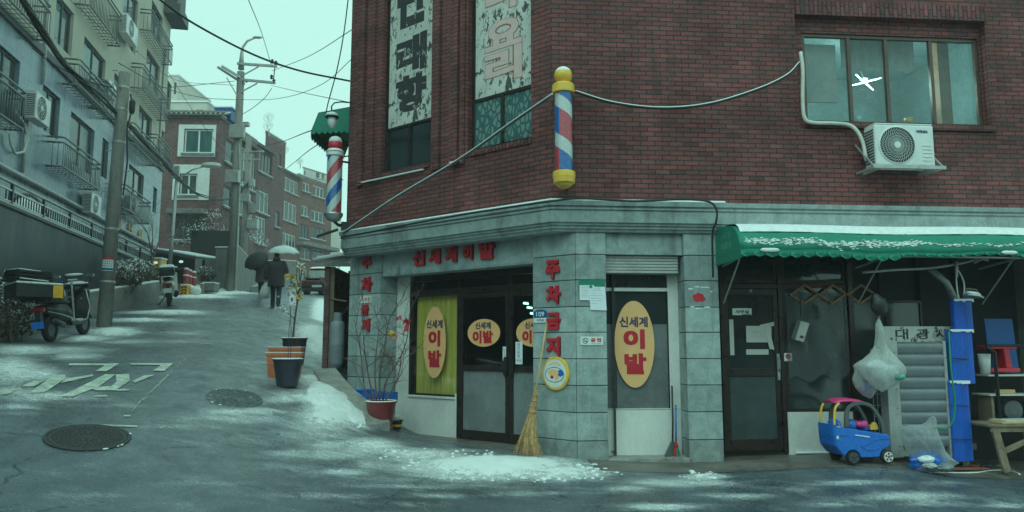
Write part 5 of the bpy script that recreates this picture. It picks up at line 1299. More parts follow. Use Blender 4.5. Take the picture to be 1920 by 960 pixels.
# no smoking
t, w, h = plate('small white no smoking sign on the corner pillar', RL, 1088, 1131, 631, 647, .004, 'enamel', 'no_smoking_sign')
lettering('금 연', w * .18, h * .1, w * .45, h * .45, M['redletter'], t, y=-.0095, bold=.04); lettering('No Smoking', w * .18, -h * .33, w * .42, h * .12, M['ink'], t, y=-.0095, bold=.0)
m = MB(); r = h * .33; m.lathe([(r, -.001), (r, .001), (r * .82, .001), (r * .82, -.001), (r, -.001)], (-w * .28, -.0095, 0), 24, Matrix.Rotation(R(90), 3, 'X'), cap=False)
m.bar((-w * .28 - r * .6, -.0095, r * .6), (-w * .28 + r * .6, -.0095, -r * .6), .003, .006); m.bar((-w * .28 - r * .5, -.0095, -r * .1), (-w * .28 + r * .5, -.0095, -r * .1), .002, .008); m.build('symbol', M['ink'], t)
# notices under a green strip
t, w, h = plate('two white notices pinned under a green strip on the corner pillar', RL, 1085, 1134, 525, 541, .004, 'teal', 'notice', 'notice')
for x0, x1, y0, y1, rz in ((-.47, .08, -.12, -1.85, 0), (-.12, .5, -.3, -3.0, R(5))):
    m = MB(); a = [(x0 * w, y0 * h), (x1 * w, y0 * h), (x1 * w + (.02 if rz else 0), y1 * h * 1.02), (x0 * w + (.02 if rz else 0), y1 * h)]
    m.prism([(p[0], -.012 - (.004 if rz else 0), p[1]) for p in a], (0, .002, 0)); pp = m.build('sheet', M['paper'], t)
    m = MB(); rnd = random.Random(5)
    for k in range(9 if not rz else 7):
        zz = y0 * h - (.12 + k * .16 if not rz else .14 + k * .3) * h; x = x0 * w + .02; 
        if zz < y1 * h + .02: continue
        m.box(x, x + (x1 - x0) * w * rnd.uniform(.4, .82), -.0126 - (.004 if rz else 0), -.0122 - (.004 if rz else 0), zz - .0025, zz + .0025)
    m.build('print', M['inkgrey'], pp)
lettering('고 지', .2 * w, -.55 * h, .2 * w, .3 * h, M['inkgrey'], t, y=-.0168, bold=.0)
m = MB(); m.prism([(-.12 * w, -.018, -.28 * h), (-.04 * w, -.018, -.05 * h), (.03 * w, -.018, -.3 * h), (-.05 * w, -.018, -.55 * h)], (0, .0015, 0)); m.build('green_tab', M['teal'], t)
# round yellow sign
u0, z0 = LL.uz(1044, 700); t = thing('round_sign', 'round yellow rimmed sign with colourful picture low on the corner pillar', 'sign', LL.w(u0, z0), LL.rot)
rr = (LL.u_(1069, 700) - LL.u_(1019, 700)) / 2; rz_ = (LL.z_(1044, 669) - LL.z_(1044, 732)) / 2
rr = min(rr, rz_ * 1.02)
MB().oval(0, 0, rr, rz_, -.05, 0, 40).build('rim', M['yellow'], t, bevel=.012)
MB().oval(0, 0, rr * .84, rz_ * .84, -.053, -.045, 40).build('face', M['enamel'], t)
MB().oval(-rr * .02, -rz_ * .08, rr * .72, rz_ * .46, -.0545, -.053, 32).build('dark_outline', M['navy'], t)
MB().oval(-rr * .02, -rz_ * .08, rr * .68, rz_ * .42, -.0555, -.0545, 32).build('picture_ground', M['enamel'], t)
MB().oval(rr * .42, rz_ * .02, rr * .24, rz_ * .2, -.0565, -.0555, 24).build('blue_patch', M['poleblue'], t)
MB().oval(-rr * .1, rz_ * .05, rr * .4, rz_ * .2, -.0567, -.0555, 24).build('yellow_patch', M['sticker'], t)
m = MB(); m.oval(-rr * .2, -rz_ * .22, rr * .13, rz_ * .1, -.0569, -.0555, 16); m.build('red_patch', M['redletter'], t)
m = MB(); m.oval(rr * .15, -rz_ * .25, rr * .18, rz_ * .13, -.0571, -.0555, 16); m.build('brown_patch', M['sticker'], t)
m = MB()
for k in range(7): a = R(125 - k * 12); m.box(rr * .62 * math.cos(a) - .009, rr * .62 * math.cos(a) + .009, -.0545, -.053, rz_ * .62 * math.sin(a) - .012, rz_ * .62 * math.sin(a) + .012)
m.build('rim_print', M['yellowpaint'], t)
# small plate on the far pillar, strips on the doors
t, w, h = plate('tiny white plate with red print on the pillar behind the bare tree', LL, 676, 697, 555, 568, .006, 'enamel', 'small_sign')
lettering('소화전', 0, 0, w * .8, h * .5, M['redletter'], t, y=-.0095, bold=.02)
t, w, h = plate('narrow upright sticker beside the left door handle', FR, 943, 949, 650, 677, .02, 'paper', 'door_sticker', 'sticker')
lettering('당기세요', 0, 0, w * .5, h * .8, M['teal'], t, y=-.0095, vertical=True)
t, w, h = plate('white hand written notice on the right door leaf', FR, 967, 980, 641, 683, .018, 'paper', 'notice', 'notice')
lettering('정기휴일', -w * .05, h * .12, w * .34, h * .66, M['navy'], t, y=-.0095, vertical=True, bold=0); lettering('매주화요일', -w * .0, -h * .33, w * .75, h * .1, M['navy'], t, y=-.0095, bold=0)
# red splash on the second pillar
u0, z0 = RL.uz(1310, 558); t = thing('paint_mark', 'ragged red paint patch with old glue lines on the second pillar', 'paint mark', RL.w(u0, z0), RL.rot)
rnd = random.Random(8); m = MB(); m.prism([((.105 + rnd.uniform(-.025, .02)) * math.cos(a), -.003, (.07 + rnd.uniform(-.02, .015)) * math.sin(a)) for a in [2 * math.pi * k / 22 for k in range(22)]], (0, .0025, 0)); m.build('red_patch', M['redletter'], t)
m = MB()
for x, z, w in ((-.12, .13, .05), (-.02, .16, .06), (.1, .155, .1), (.2, .09, .02), (-.1, -.14, .05), (.0, -.16, .08), (.12, -.145, .06)): m.prism([(x + w * math.cos(a) * rnd.uniform(.6, 1.1), -.0025, z + .013 * math.sin(a) * rnd.uniform(.6, 1.2)) for a in [2 * math.pi * k / 10 for k in range(10)]], (0, .002, 0))
m.build('glue_marks', M['enamel'], t)

# ------------------------------------------------------------------ barber poles
def stripes(t, r, z0, z1, rule, name='striped_drum'):
    nA, nZ = 112, 150; me = bpy.data.meshes.new(name); vs = []; fs = []; mi = []
    for j in range(nZ + 1):
        z = z0 + (z1 - z0) * j / nZ
        for i in range(nA): a = 2 * math.pi * i / nA; vs.append((r * math.sin(a), -r * math.cos(a), z))
    for j in range(nZ):
        for i in range(nA):
            fs.append((j * nA + i, j * nA + (i + 1) % nA, (j + 1) * nA + (i + 1) % nA, (j + 1) * nA + i)); mi.append(rule((i + .5) / nA, (j + .5) / nZ))
    me.from_pydata(vs, [], fs); me.polygons.foreach_set('material_index', mi); me.polygons.foreach_set('use_smooth', [True] * len(fs))
    for k in ('polewhite', 'poleblue', 'polered'): me.materials.append(M[k])
    me.update(); o = bpy.data.objects.new(name, me); COL.objects.link(o); o.parent = t; return o
def ruleR(a, z):
    a = (a + .5) % 1.0                       # 0.25..0.75 faces the street
    q = (a - .25) * 2
    t = (z + .22 * q) * 2 - .10
    k = math.floor(t); f = t - k
    if f > .66: return 0
    return (1 if (q < .42) == (k % 2 == 1) else 2)
pR = at(1057.5, 333, 10.62); top = at(1057.5, 172, 10.62); hR = top.z - pR.z
BP = thing('barber_pole', 'striped barber pole with yellow ball top on the brick corner', 'barber pole', (pR.x, pR.y, pR.z), R(-18), 'barber poles')
rB = 19.5 * 10.62 / 1400
stripes(BP, rB * .86, .06, hR - .02, ruleR)
m = MB(); m.lathe([(rB, 0.02), (rB, hR)], seg=40, cap=False); m.build('sleeve', M['acrylic'], BP, smooth=True)
m = MB(); m.lathe([(rB * .2, -.165), (rB * .45, -.15), (rB * .75, -.125), (rB * .8, -.1), (rB * 1.06, -.085), (rB * 1.1, -.01), (rB * 1.12, 0), (rB * 1.12, .075), (rB * 1.05, .085), (rB * .9, .085)], seg=40); m.build('bottom_cap', M['yellow'], BP, smooth=False, bevel=.004)
m = MB(); m.lathe([(rB * .9, hR - .03), (rB * 1.1, hR - .03), (rB * 1.12, hR - .02), (rB * 1.12, hR + .09), (rB * .95, hR + .115), (rB * .6, hR + .13), (rB * .6, hR + .14)], seg=40); m.build('top_cap', M['yellow'], BP, bevel=.004)
m = MB(); m.ell((0, 0, hR + .245), (rB * .9, rB * .9, .13), 28, 16); m.build('ball', M['yellow'], BP, smooth=True)
m = MB(); m.ell((.0, 0, hR + .262), (rB * .86, rB * .86, .118), 28, 16); m.build('snow', M['snow'], BP, smooth=True)
m = MB(); m.box(-.03, .03, 0, .42, hR + .02, hR + .06); m.box(-.03, .03, 0, .42, -.05, -.01); m.tube([(0, .1, -.15), (.0, .2, -.2), (-.05, .35, -.28)], .012, 6); m.build('bracket', M['blackmetal'], BP)
def ruleL(a, z):
    a = (a + .5) % 1.0; q = (a - .25) * 2; f = (z * 1.28 - .62 * q + .18) % 1.0
    return 0 if f < .24 or .5 < f < .72 else (1 if f < .51 else 2)
pL = at(625, 403, 13.85); hL = at(625, 292, 13.85).z - pL.z; rL = 15 * 13.85 / 1400
B2 = thing('barber_pole', 'red and blue striped barber pole with snowy red cap by the green awning', 'barber pole', (pL.x, pL.y, pL.z), R(20), 'barber poles')
stripes(B2, rL * .93, 0, hL, ruleL); m = MB(); m.lathe([(rL, .0), (rL, hL)], seg=36, cap=False); m.build('sleeve', M['acrylic'], B2, smooth=True)
m = MB(); m.lathe([(rL * .3, -.13), (rL * .8, -.1), (rL * 1.15, -.03), (rL * 1.2, 0), (rL * 1.2, .03), (rL, .035)], seg=32); m.build('bottom_cap', M['steel'], B2, smooth=True)
m = MB(); m.lathe([(rL, hL - .02), (rL * 1.12, hL - .01), (rL * 1.12, hL + .05), (rL * .9, hL + .09), (rL * .85, hL + .1)], seg=32); m.build('collar', M['white'], B2, bevel=.004)
m = MB(); m.lathe([(rL * .85, hL + .1), (rL * .9, hL + .2), (rL * .8, hL + .27), (rL * .5, hL + .33), (.01, hL + .36)], seg=28); m.build('red_cap', M['red'], B2, smooth=True)
m = MB(); m.ell((0, 0, hL + .28), (rL * .84, rL * .84, .1), 20, 10); m.lathe([(rL * .86, hL + .09), (rL * 1.14, hL + .055), (rL * 1.1, hL + .085), (rL * .86, hL + .12)], seg=28, cap=False); m.build('snow', M['snow'], B2, smooth=True)
m = MB(); m.tube([(0, 0, -.1), (.1, .05, -.18), (.5, .1, -.2)], .03, 6); m.tube([(.1, 0, hL - .1), (.55, .1, hL - .1)], .02, 6); m.box(.16, .3, -.02, .12, -.3, -.12); m.bar((-.28, .05, -.42), (.1, .1, -.26), .05); m.build('bracket', M['blackmetal'], B2)

# ------------------------------------------------------------------ awnings and lantern on the side street corner
a0 = at(657, 200, 14.25); a1 = at(597, 211, 14.25); a2 = at(583, 246, 14.25); a3 = at(656, 243, 14.25)
AW = thing('awning', 'small dark green awning high on the side street wall', 'awning', a3)
q = [Vector(p) - Vector(a3) for p in (a0, a1, a2, a3)]
m = MB(); m.prism(q, (0, .02, 0)); m.build('end_panel', M['green'], AW)
m = MB(); L_ = Vector((.1, 2.3, 0)); m.prism([q[0], q[1], q[1] + Vector((0, 0, -.015)), q[0] + Vector((0, 0, -.015))], L_); m.prism([q[1], q[2], q[2] + Vector((.012, 0, 0)), q[1] + Vector((.012, 0, 0))], L_); m.build('canopy', M['green'], AW)
m = MB(); n = 14
for i in range(n):
    y0, y1 = i / n, (i + 1) / n; pts = [q[2] + L_ * y0, q[2] + L_ * y1] + [q[2] + L_ * (y1 + (y0 - y1) * k / 6) + Vector((0, 0, -.1 - .07 * math.sin(math.pi * k / 6))) for k in range(7)]
    m.prism(pts, (.01, 0, 0))
m.build('valance', M['green'], AW)
m = MB()
for i in range(7):
    y0, y1 = i / 7, (i + 1) / 7; d = q[3] - q[2]
    m.prism([q[2] + d * y0, q[2] + d * y1] + [q[2] + d * (y1 + (y0 - y1) * k / 6) + Vector((0, 0, -.015 - .05 * math.sin(math.pi * k / 6))) for k in range(7)], (0, .012, 0))
m.build('end_valance', M['green'], AW)
m = MB(); m.tube([q[2] + Vector((0, .1, 0)), q[3] + Vector((0, .1, .1))], .015, 6); m.tube([q[2] + Vector((0, 2.1, 0)), q[3] + Vector((0, 2.1, .1))], .015, 6); m.build('frame', M['blackmetal'], AW)
c = at(622, 240, 13.8)
LN = thing('wall_lantern', 'white globe lantern with snowy cap on a gooseneck bracket', 'lantern', c)
m = MB(); m.lathe([(.02, 0), (.06, .03), (.085, .12), (.075, .2), (.05, .23)], seg=20); m.build('globe', M['enamel'], LN, smooth=True)
m = MB(); m.lathe([(.13, .2), (.125, .225), (.09, .27), (.03, .3)], seg=20); m.build('cap', M['blackmetal'], LN, smooth=True)
m = MB(); m.lathe([(.135, .222), (.10, .285), (.03, .315)], seg=20); m.build('snow', M['snow'], LN, smooth=True)
m = MB(); m.tube([(0, 0, .3), (-.02, 0, .42), (.03, .02, .5), (.15, .05, .53), (.36, .1, .53)], .014, 8); m.build('gooseneck', M['blackmetal'], LN, smooth=True)

# the long green awning over the office front
AF = thing('awning', 'long bright green awning with snow bands over the office front', 'awning', RL.w(2.15, 3.0), RL.rot)
u1_ = 9.3 - 2.15
prof = [(0, .36), (-.45, .34), (-.68, .30), (-.80, .235), (-.88, .15), (-.93, .04), (-.96, -.07)]
m = MB(); n = 60; rings = []
rnd = random.Random(3)
for i in range(n + 1):
    x = u1_ * i / n; s = .018 * math.sin(x * 2.1) + .012 * math.sin(x * 5.3 + 1)
    rings.append([(x, y, z + s * (j / 6) ** 2 - .012 * x * (j > 4) * .3) for j, (y, z) in enumerate(prof)])
V = [[m.v(p) for p in r] for r in rings]
for r0, r1 in zip(V, V[1:]):
    for k in range(len(prof) - 1): m.f([r0[k], r0[k + 1], r1[k + 1], r1[k]])
o = m.build('canopy', M['green'], AF, smooth=True); s_ = o.modifiers.new('thick', 'SOLIDIFY'); s_.thickness = .012
m = MB(); endp = [(0, y, z) for y, z in prof] + [(0, -.96, -.07), (0, 0, -.02)]
m.prism([(0, y, z) for y, z in prof] + [(0, 0, -.07)], (.012, 0, 0)); m.build('end_panel', M['green'], AF)
m = MB(); ns = 11
for i in range(ns):
    y0, y1 = -.96 * i / ns, -.96 * (i + 1) / ns
    m.prism([(0.0, y0, -.072), (0.0, y1, -.072)] + [(0.0, y1 + (y0 - y1) * k / 6, -.17 - .03 * math.sin(math.pi * k / 6)) for k in range(7)], (.01, 0, 0))
m.build('end_valance', M['green'], AF)
m = MB(); ns = 40
for i in range(ns):
    x0, x1 = u1_ * i / ns, u1_ * (i + 1) / ns; h_ = .10 if x0 < 2.2 else .055
    sx = lambda x: .018 * math.sin(x * 2.1) + .012 * math.sin(x * 5.3 + 1) - .0036 * x
    m.prism([(x0, -.962, -.068 + sx(x0)), (x1, -.962, -.068 + sx(x1))] + [(x1 + (x0 - x1) * k / 5, -.962 + .02 * math.sin(k), -.068 + sx(x1 + (x0 - x1) * k / 5) - h_ * .75 - h_ * .35 * math.sin(math.pi * k / 5)) for k in range(6)], (0, .008, 0))
m.build('valance', M['green'], AF)
# lying snow on the awning: a cap along the top and crumbs caught on the slope
def snowstrip(parent, rows, dens, seed, th=.012):
    rnd = random.Random(seed); m = MB()
    n = 90
    top = []; 
    for i in range(n + 1):
        x = .05 + (u1_ - .05) * i / n
        top.append([(x, y + rnd.uniform(-.012, .012) * (j == len(rows) - 1), z + th * (0 if j in (0, len(rows) - 1) else 1) + .014 * math.sin(x * 2.1) * (abs(y) / .96) ** 2) for j, (y, z) in enumerate(rows)])
    V = [[m.v(p) for p in r] for r in top]
    for r0, r1 in zip(V, V[1:]):
        for k in range(len(rows) - 1): m.f([r0[k], r0[k + 1], r1[k + 1], r1[k]])
    return m.build('snow', M['snow'], parent, smooth=True)
snowstrip(AF, [(-.02, .368), (-.45, .352), (-.68, .318), (-.79, .258), (-.846, .202)], 0, 1, .02)
m = MB(); rnd = random.Random(21)
for i in range(1500):
    x = rnd.uniform(.08, u1_); k_ = rnd.gauss(0, 1)
    zc = .045 + .018 * math.sin(x * 3.1) + .012 * math.sin(x * 7.7)
    if x > 2.7 and rnd.random() < .72: continue
    z = zc + k_ * (.026 if x < 2.7 else .012); 
    if z > .12: continue
    y = float(np.interp(z, [-.07, .04, .15], [-.96, -.93, -.88])) - .003; s = rnd.uniform(.005, .017)
    m.ell((x, y, z + .014 * math.sin(x * 2.1) * .8), (s * 2.0, .008, s * .55), 6, 4)
for x in (.42, .47, .36, 3.9, 3.98, 4.7): m.ell((x, -.975, -.07), (.09, .02, .03), 8, 5)
m.build('snow', M['snow'], AF, smooth=True)
lettering('사무실', 0, 0, .36, .11, M['letterteal'], AF, y=0, bold=0).matrix_local = Matrix.Translation((-.004, -.45, .2)) @ Matrix.Rotation(R(-90), 4, 'Z')
lettering('대광사', 0, 0, .40, .11, M['letterteal'], AF, y=0, bold=.02).matrix_local = Matrix.Translation((-.004, -.45, .06)) @ Matrix.Rotation(R(-90), 4, 'Z')
m = MB()
m.tube([(.02, -.9, -.12), (u1_, -.88, -.14)], .018, 6)
for x in (.1, 2.2, 4.2): m.tube([(x, 0, -.2), (x, -.9, -.12)], .016, 6); m.tube([(x, 0, -.75), (x, -.7, -.14)], .012, 6)
m.build('frame', M['galv'], AF)

# ------------------------------------------------------------------ air conditioner below the office window
u0, u1 = RL.u_(1641, 270, .45), RL.u_(1752, 270, .45); z0_ = RL.z_(1700, 311, .45); z1_a = RL.z_(1700, 234, .45)
ac_unit('white air conditioner on a bracket below the upstairs office window', RL, u0, z0_, .45, w=u1 - u0, h=z1_a - z0_, d=.3, text='WINIA')
m = MB(); pts = [RU.w(*RU.uz(x, y, o_), o_) for x, y, o_ in ((1501, 98, .0), (1505, 130, .04), (1505, 190, .05), (1509, 222, .06), (1525, 230, .07), (1560, 231, .09), (1590, 234, .12), (1607, 246, .16), (1618, 268, .2), (1624, 300, .24))]
pts = curve_pts(pts, 6); o0 = pts[0]; m.tube([p - o0 for p in pts], .03, 8); hs = m.build('pipe', M['ivory'], smooth=True, loc=o0); tag(hs, 'thick wrapped pale pipe running from the office window to the air conditioner', 'pipe')

# ------------------------------------------------------------------ covers and paint on the road
def ground_normal(x, y, e=.4):
    return Vector((-(gz(x + e, y) - gz(x - e, y)) / (2 * e), -(gz(x, y + e) - gz(x, y - e)) / (2 * e), 1)).normalized()
for px, py, hw, lab in ((165, 820, 83, 'large dark round manhole cover in the near road'), (440, 747, 52, 'smaller pale round manhole cover further up the road')):
    c = G(px, py); r = (G(px + hw, py) - G(px - hw, py)).length / 2; n = ground_normal(c.x, c.y)
    t = thing('manhole_cover', lab, 'manhole cover', c + n * .004); t.rotation_euler = n.to_track_quat('Z', 'Y').to_euler()
    m = MB(); m.lathe([(.01, .008), (r * .9, .008), (r * .9, -.03)], seg=48); m.build('lid', M['iron'] if hw > 60 else M['dustiron'], t)
    m = MB(); m.lathe([(r * .915, -.03), (r * .915, .009), (r, .007), (r, -.03)], seg=48, cap=False); m.build('ring', M['iron'] if hw > 60 else M['dustiron'], t)
    m = MB(); rnd = random.Random(int(px))
    for k in range(8): 
        rr_ = r * (.15 + .09 * k); cnt = int(6 + k * 5)
        for i in range(cnt): a = 2 * math.pi * i / cnt + k; x, y = rr_ * math.cos(a), rr_ * math.sin(a); m.box(x - .014, x + .014, y - .014, y + .014, .007, .013)
    m.build('studs', M['iron'] if hw > 60 else M['dustiron'], t)
    m = MB()
    for k in range(5):
        a = R(rnd.uniform(-80, 10)) if hw > 60 else rnd.uniform(0, 6.28); s = rnd.uniform(.015, .04); m.ell((r * 1.0 * math.cos(a), r * 1.0 * math.sin(a), .004), (s, s * .5, .008), 7, 4, Matrix.Rotation(a + 1.57, 3, 'Z'))
    m.build('snow', M['snow'], t, smooth=True)
polys = [[(390, 128), (670, 128), (600, 172), (535, 172), (590, 139), (385, 139)], [(730, 126), (975, 126), (925, 170), (860, 170), (905, 137), (735, 135)], [(120, 258), (185, 226), (250, 226), (190, 258)], [(165, 295), (300, 195), (365, 192), (370, 212), (250, 292)], [(370, 213), (520, 190), (525, 199), (345, 238)],
         [(340, 315), (590, 190), (650, 190), (560, 256), (410, 315)], [(650, 189), (725, 188), (730, 226), (690, 252), (620, 262), (655, 232)], [(500, 262), (690, 254), (640, 280), (540, 280)], [(740, 228), (810, 195), (870, 192), (760, 237)], [(640, 272), (735, 272), (720, 281), (640, 281)], [(525, 309), (605, 306), (600, 316), (530, 316)], [(10, 292), (100, 270), (60, 296), (0, 306)],
         [(695, 420), (735, 420), (730, 427), (697, 427)], [(565, 472), (770, 478), (770, 487), (570, 480)]]
m = MB()
rnd = random.Random(17)
for k in range(34):
    f = rnd.random(); x, y = 1048 + (725 - 1048) * f, 92 + (406 - 92) * f; a = rnd.uniform(3, 9); w_ = rnd.uniform(2, 5); x += rnd.uniform(-5, 5); polys.append([(x + a, y - a), (x + a + w_, y - a), (x - a + w_, y + a), (x - a, y + a)])
for pl in polys:
    pl = [(x / 3, 640 + y / 3) for x, y in pl]
    pts = []
    for (x0, y0), (x1, y1) in zip(pl, pl[1:] + pl[:1]):
        k = max(int(math.hypot(x1 - x0, y1 - y0) / 25), 1)
        for i in range(k): p = G(x0 + (x1 - x0) * i / k, y0 + (y1 - y0) * i / k); pts.append(p + Vector((0, 0, .012)))
    m.f([m.v(p) for p in pts])
bmesh.ops.triangulate(m.bm, faces=m.bm.faces)
kind(m.build('road_marking', M['roadpaint']), 'structure', 'worn white Korean lettering painted on the road')

# ------------------------------------------------------------------ pots, tree and small things by the angled face
def potprof(r0, r1, h, t=.02, lip=.03): return [(.005, .0), (r0, 0), (r1, h - lip), (r1 + .015, h - lip), (r1 + .02, h), (r1 - t + .01, h), (r1 - t, h - .02), (r1 - t - .01, h - .07), (.005, h - .07)]
def round_pot(name, label, c, r0, r1, h, material, group=None, snowring=True):
    t = thing(name, label, 'plant pot', c, 0, group)
    m = MB(); m.lathe(potprof(r0, r1, h), seg=36); m.build('pot', M[material], t, smooth=False, bevel=.004)
    m = MB(); m.lathe([(.005, h - .068), (r1 - .03, h - .068)], seg=24, cap=True); m.build('soil', M['soil'], t)
    if snowring:
        m = MB(); m.lathe([(r1 - .012, h + .001), (r1 - .004, h + .014), (r1 + .012, h + .013), (r1 + .02, h + .001)], seg=36, cap=False); m.build('snow', M['snow'], t, smooth=True)
    return t
POTS = 'plant pots at the road edge'
c1 = G(538, 724); r = 26 * c1.y / 1400
hp = topz(538, 673, c1) - c1.z
round_pot('plant_pot', 'empty dark grey plant pot in front of the orange troughs', c1, r * .72, r, hp, 'potblack', POTS)
c2 = G(551, 684); r2 = 22 * c2.y / 1400
t = round_pot('plant_pot', 'dark brown plant pot holding the artificial flower branch', c2, r2 * .78, r2, topz(550, 634, c2) - c2.z, 'potbrown', POTS)
def trough(label, px, py, w, d, h, rz):
    c = G(px, py); t = thing('plant_trough', label, 'plant trough', c, rz, 'orange plant troughs at the road edge')
    def ring(s, z, o=0): return [Vector((sx * (w / 2 * s - o), sy * (d / 2 * s - o), z)) for sx, sy in ((-1, -1), (1, -1), (1, 1), (-1, 1))]
    m = MB(); m.loft([ring(.86, 0), ring(.98, h - .05), ring(1.04, h - .05), ring(1.06, h), ring(1.06, h, .03), ring(1.0, h - .06, .03), ring(.98, h - .1, .03)]); m.build('trough', M['terracotta'], t, bevel=.006)
    m = MB(); a, b = w * .53, d * .53
    for x0, x1, y0, y1 in ((-a, a, -b, -b + .03), (-a, a, b - .03, b), (-a, -a + .03, -b + .031, b - .031), (a - .03, a, -b + .031, b - .031)): m.box(x0, x1, y0, y1, h + .001, h + .012)
    m.build('snow', M['snow'], t, bevel=.004)
    return t
cA = G(535, 712)
trough('nearer orange plant trough beside the dark grey pot', 533, 710, 62 * cA.y / 1400, .3, .44, R(6))
trough('farther orange plant trough behind the dark grey pot', 536, 692, 60 * (cA.y + .6) / 1400, .3, .40, R(3))
# artificial blossom branch
fb = c2 + Vector((0, 0, .35)); FT = thing('flower_branch', 'artificial branch with yellow and white blossoms standing in the dark brown pot', 'artificial plant', fb)
def P2d(px, py, dep): return at(px, py, dep) - fb
m = MB(); dp = c2.y
tr = curve_pts([P2d(549, 640, dp), P2d(552, 605, dp), P2d(557, 570, dp), P2d(562, 535, dp + .05), P2d(566, 505, dp)], 5); m.tube(tr, [.024 - .0007 * i for i in range(len(tr))], 7)
ends = []
for a, b, e in (((553, 600), (546, 592), (527, 578)), ((556, 575), (552, 560), (545, 540)), ((559, 553), (552, 535), (541, 519)), ((562, 540), (556, 520), (557, 500)), ((561, 545), (568, 530), (572, 508)), ((563, 530), (561, 515), (562, 492))):
    q = curve_pts([P2d(*a, dp), P2d(*b, dp - .05), P2d(*e, dp)], 4); m.tube(q, [.012 - .0008 * i for i in range(len(q))], 5); ends += q[3:]
m.build('stem', M['twig'], FT, smooth=True)
rnd = random.Random(12)
for mn, pts_, n in (('petaly', [(550, 520), (545, 517), (560, 548), (557, 560), (540, 521), (553, 535), (562, 556)], 13), ('petalw', [(566, 506), (570, 512), (555, 530), (562, 528), (548, 545), (563, 498), (556, 542)], 14), ('leafgreen', [(547, 535), (560, 540), (545, 552)], 8), ('snow', [(566, 500), (551, 528), (531, 577), (535, 581)], 7)):
    cl = [(P2d(x, y, dp + rnd.uniform(-.1, .1)), (.07, .07, .06)) for x, y in pts_]
    leafblob(cl, n, .042, int(rnd.random() * 99)).build({'petaly': 'yellow_blossom', 'petalw': 'white_blossom', 'leafgreen': 'leaves', 'snow': 'snow'}[mn], M[mn], FT)
# flag on sticks
fp = c1 + Vector((0, .02, hp - .08)); FL = thing('flag', 'small red and blue circle flag on a stick in the dark grey pot', 'flag', fp)
def F2d(px, py): return at(px, py, c1.y) - fp
m = MB(); m.tube([F2d(545, 674), F2d(546, 620), F2d(544, 574)], .007, 6); m.tube([F2d(540, 674), F2d(541, 640), F2d(543, 600)], .006, 6); m.build('stick', M['potblack'], FL)
m = MB(); nn = 8; g0, g1, g2, g3 = F2d(543, 548), F2d(555, 556), F2d(555, 573), F2d(541, 570)
def gp(u, v, dy=0): p = (g0 * (1 - u) + g1 * u) * (1 - v) + (g3 * (1 - u) + g2 * u) * v; return p + Vector((0, dy + .02 * math.sin(u * 5 + v * 2), 0))
V = [[m.v(gp(i / nn, j / nn)) for j in range(nn + 1)] for i in range(nn + 1)]
for i in range(nn):
    for j in range(nn): m.f([V[i][j], V[i + 1][j], V[i + 1][j + 1], V[i][j + 1]])
m.build('cloth', M['enamel'], FL, smooth=True)
for mn, a0_, cx_, cy_ in (('polered', 90, .42, .5), ('poleblue', -90, .42, .5)):
    m = MB(); m.f([m.v(gp(cx_ + .22 * math.cos(R(a0_ - 60 + k * 15)), cy_ + .2 * math.sin(R(a0_ - 60 + k * 15 + 180)), -.004)) for k in range(13)]); m.build('emblem', M[mn], FL)
m = MB()
for u, v in ((.14, .2), (.78, .2), (.14, .82), (.78, .82)): m.f([m.v(gp(u + a, v + b, -.004)) for a, b in ((-.06, -.04), (.06, -.04), (.06, .04), (-.06, .04))])
m.build('corner_marks', M['ink'], FL)

# bare tree in its pot
cp_ = G(714, 800); rp = 27 * cp_.y / 1400; hpp = topz(714, 752, cp_) - cp_.z
t = round_pot('plant_pot', 'maroon plant pot with the bare branching tree beside the white wall', cp_, rp * .72, rp, hpp, 'maroon')
tb = cp_ + Vector((0, 0, hpp - .08)); TR = thing('bare_tree', 'leafless many branched small tree hung with ornaments in the maroon pot', 'tree', tb)
rnd = random.Random(31); m = MB()
def T2(px, py, dy=0): return at(px, py, cp_.y + dy) - tb
def twig(p, d, r, L, depth):
    n = 5; pts = [p]; 
    for i in range(n):
        d = (d + Vector((rnd.gauss(0, .13), rnd.gauss(0, .13), rnd.gauss(.02, .08)))).normalized(); pts.append(pts[-1] + d * L / n)
    m.tube(pts, [r * (1 - .55 * i / n) for i in range(n + 1)], 5)
    if depth:
        for k in range(rnd.choice((2, 3))):
            i = rnd.randint(2, n); dd = (d + Vector((rnd.gauss(0, .55), rnd.gauss(0, .5), rnd.gauss(.1, .4)))).normalized()
            twig(pts[i], dd, r * .5, L * rnd.uniform(.5, .75), depth - 1)
mains = [[(706, 752), (703, 690), (708, 640), (712, 600)], [(712, 752), (712, 700), (722, 650), (730, 600), (757, 555)], [(718, 752), (724, 715), (745, 680), (762, 640), (768, 590)], [(702, 752), (690, 700), (682, 640), (678, 570)], [(698, 752), (684, 728), (676, 660), (664, 600)], [(722, 752), (738, 725), (748, 700), (752, 665)]]
for k, br in enumerate(mains):
    pts = curve_pts([T2(x, y, rnd.uniform(-.12, .12)) for x, y in br], 5); n = len(pts)
    m.tube(pts, [.017 * (1 - .75 * i / n) for i in range(n)], 6)
    for i in range(4, n, 2):
        d = (pts[min(i + 1, n - 1)] - pts[i - 1]).normalized(); d = (d + Vector((rnd.gauss(0, .7), rnd.gauss(0, .6), rnd.gauss(.1, .35)))).normalized()
        twig(pts[i], d, .007, rnd.uniform(.22, .5), 2)
m.build('branches', M['twig'], TR, smooth=True)
def orn(label, px, py, build, cat='ornament'):
    p = at(px, py, cp_.y - .1); t = thing('ornament', label, cat, p, 0, 'ornaments on the bare tree'); build(t); return t
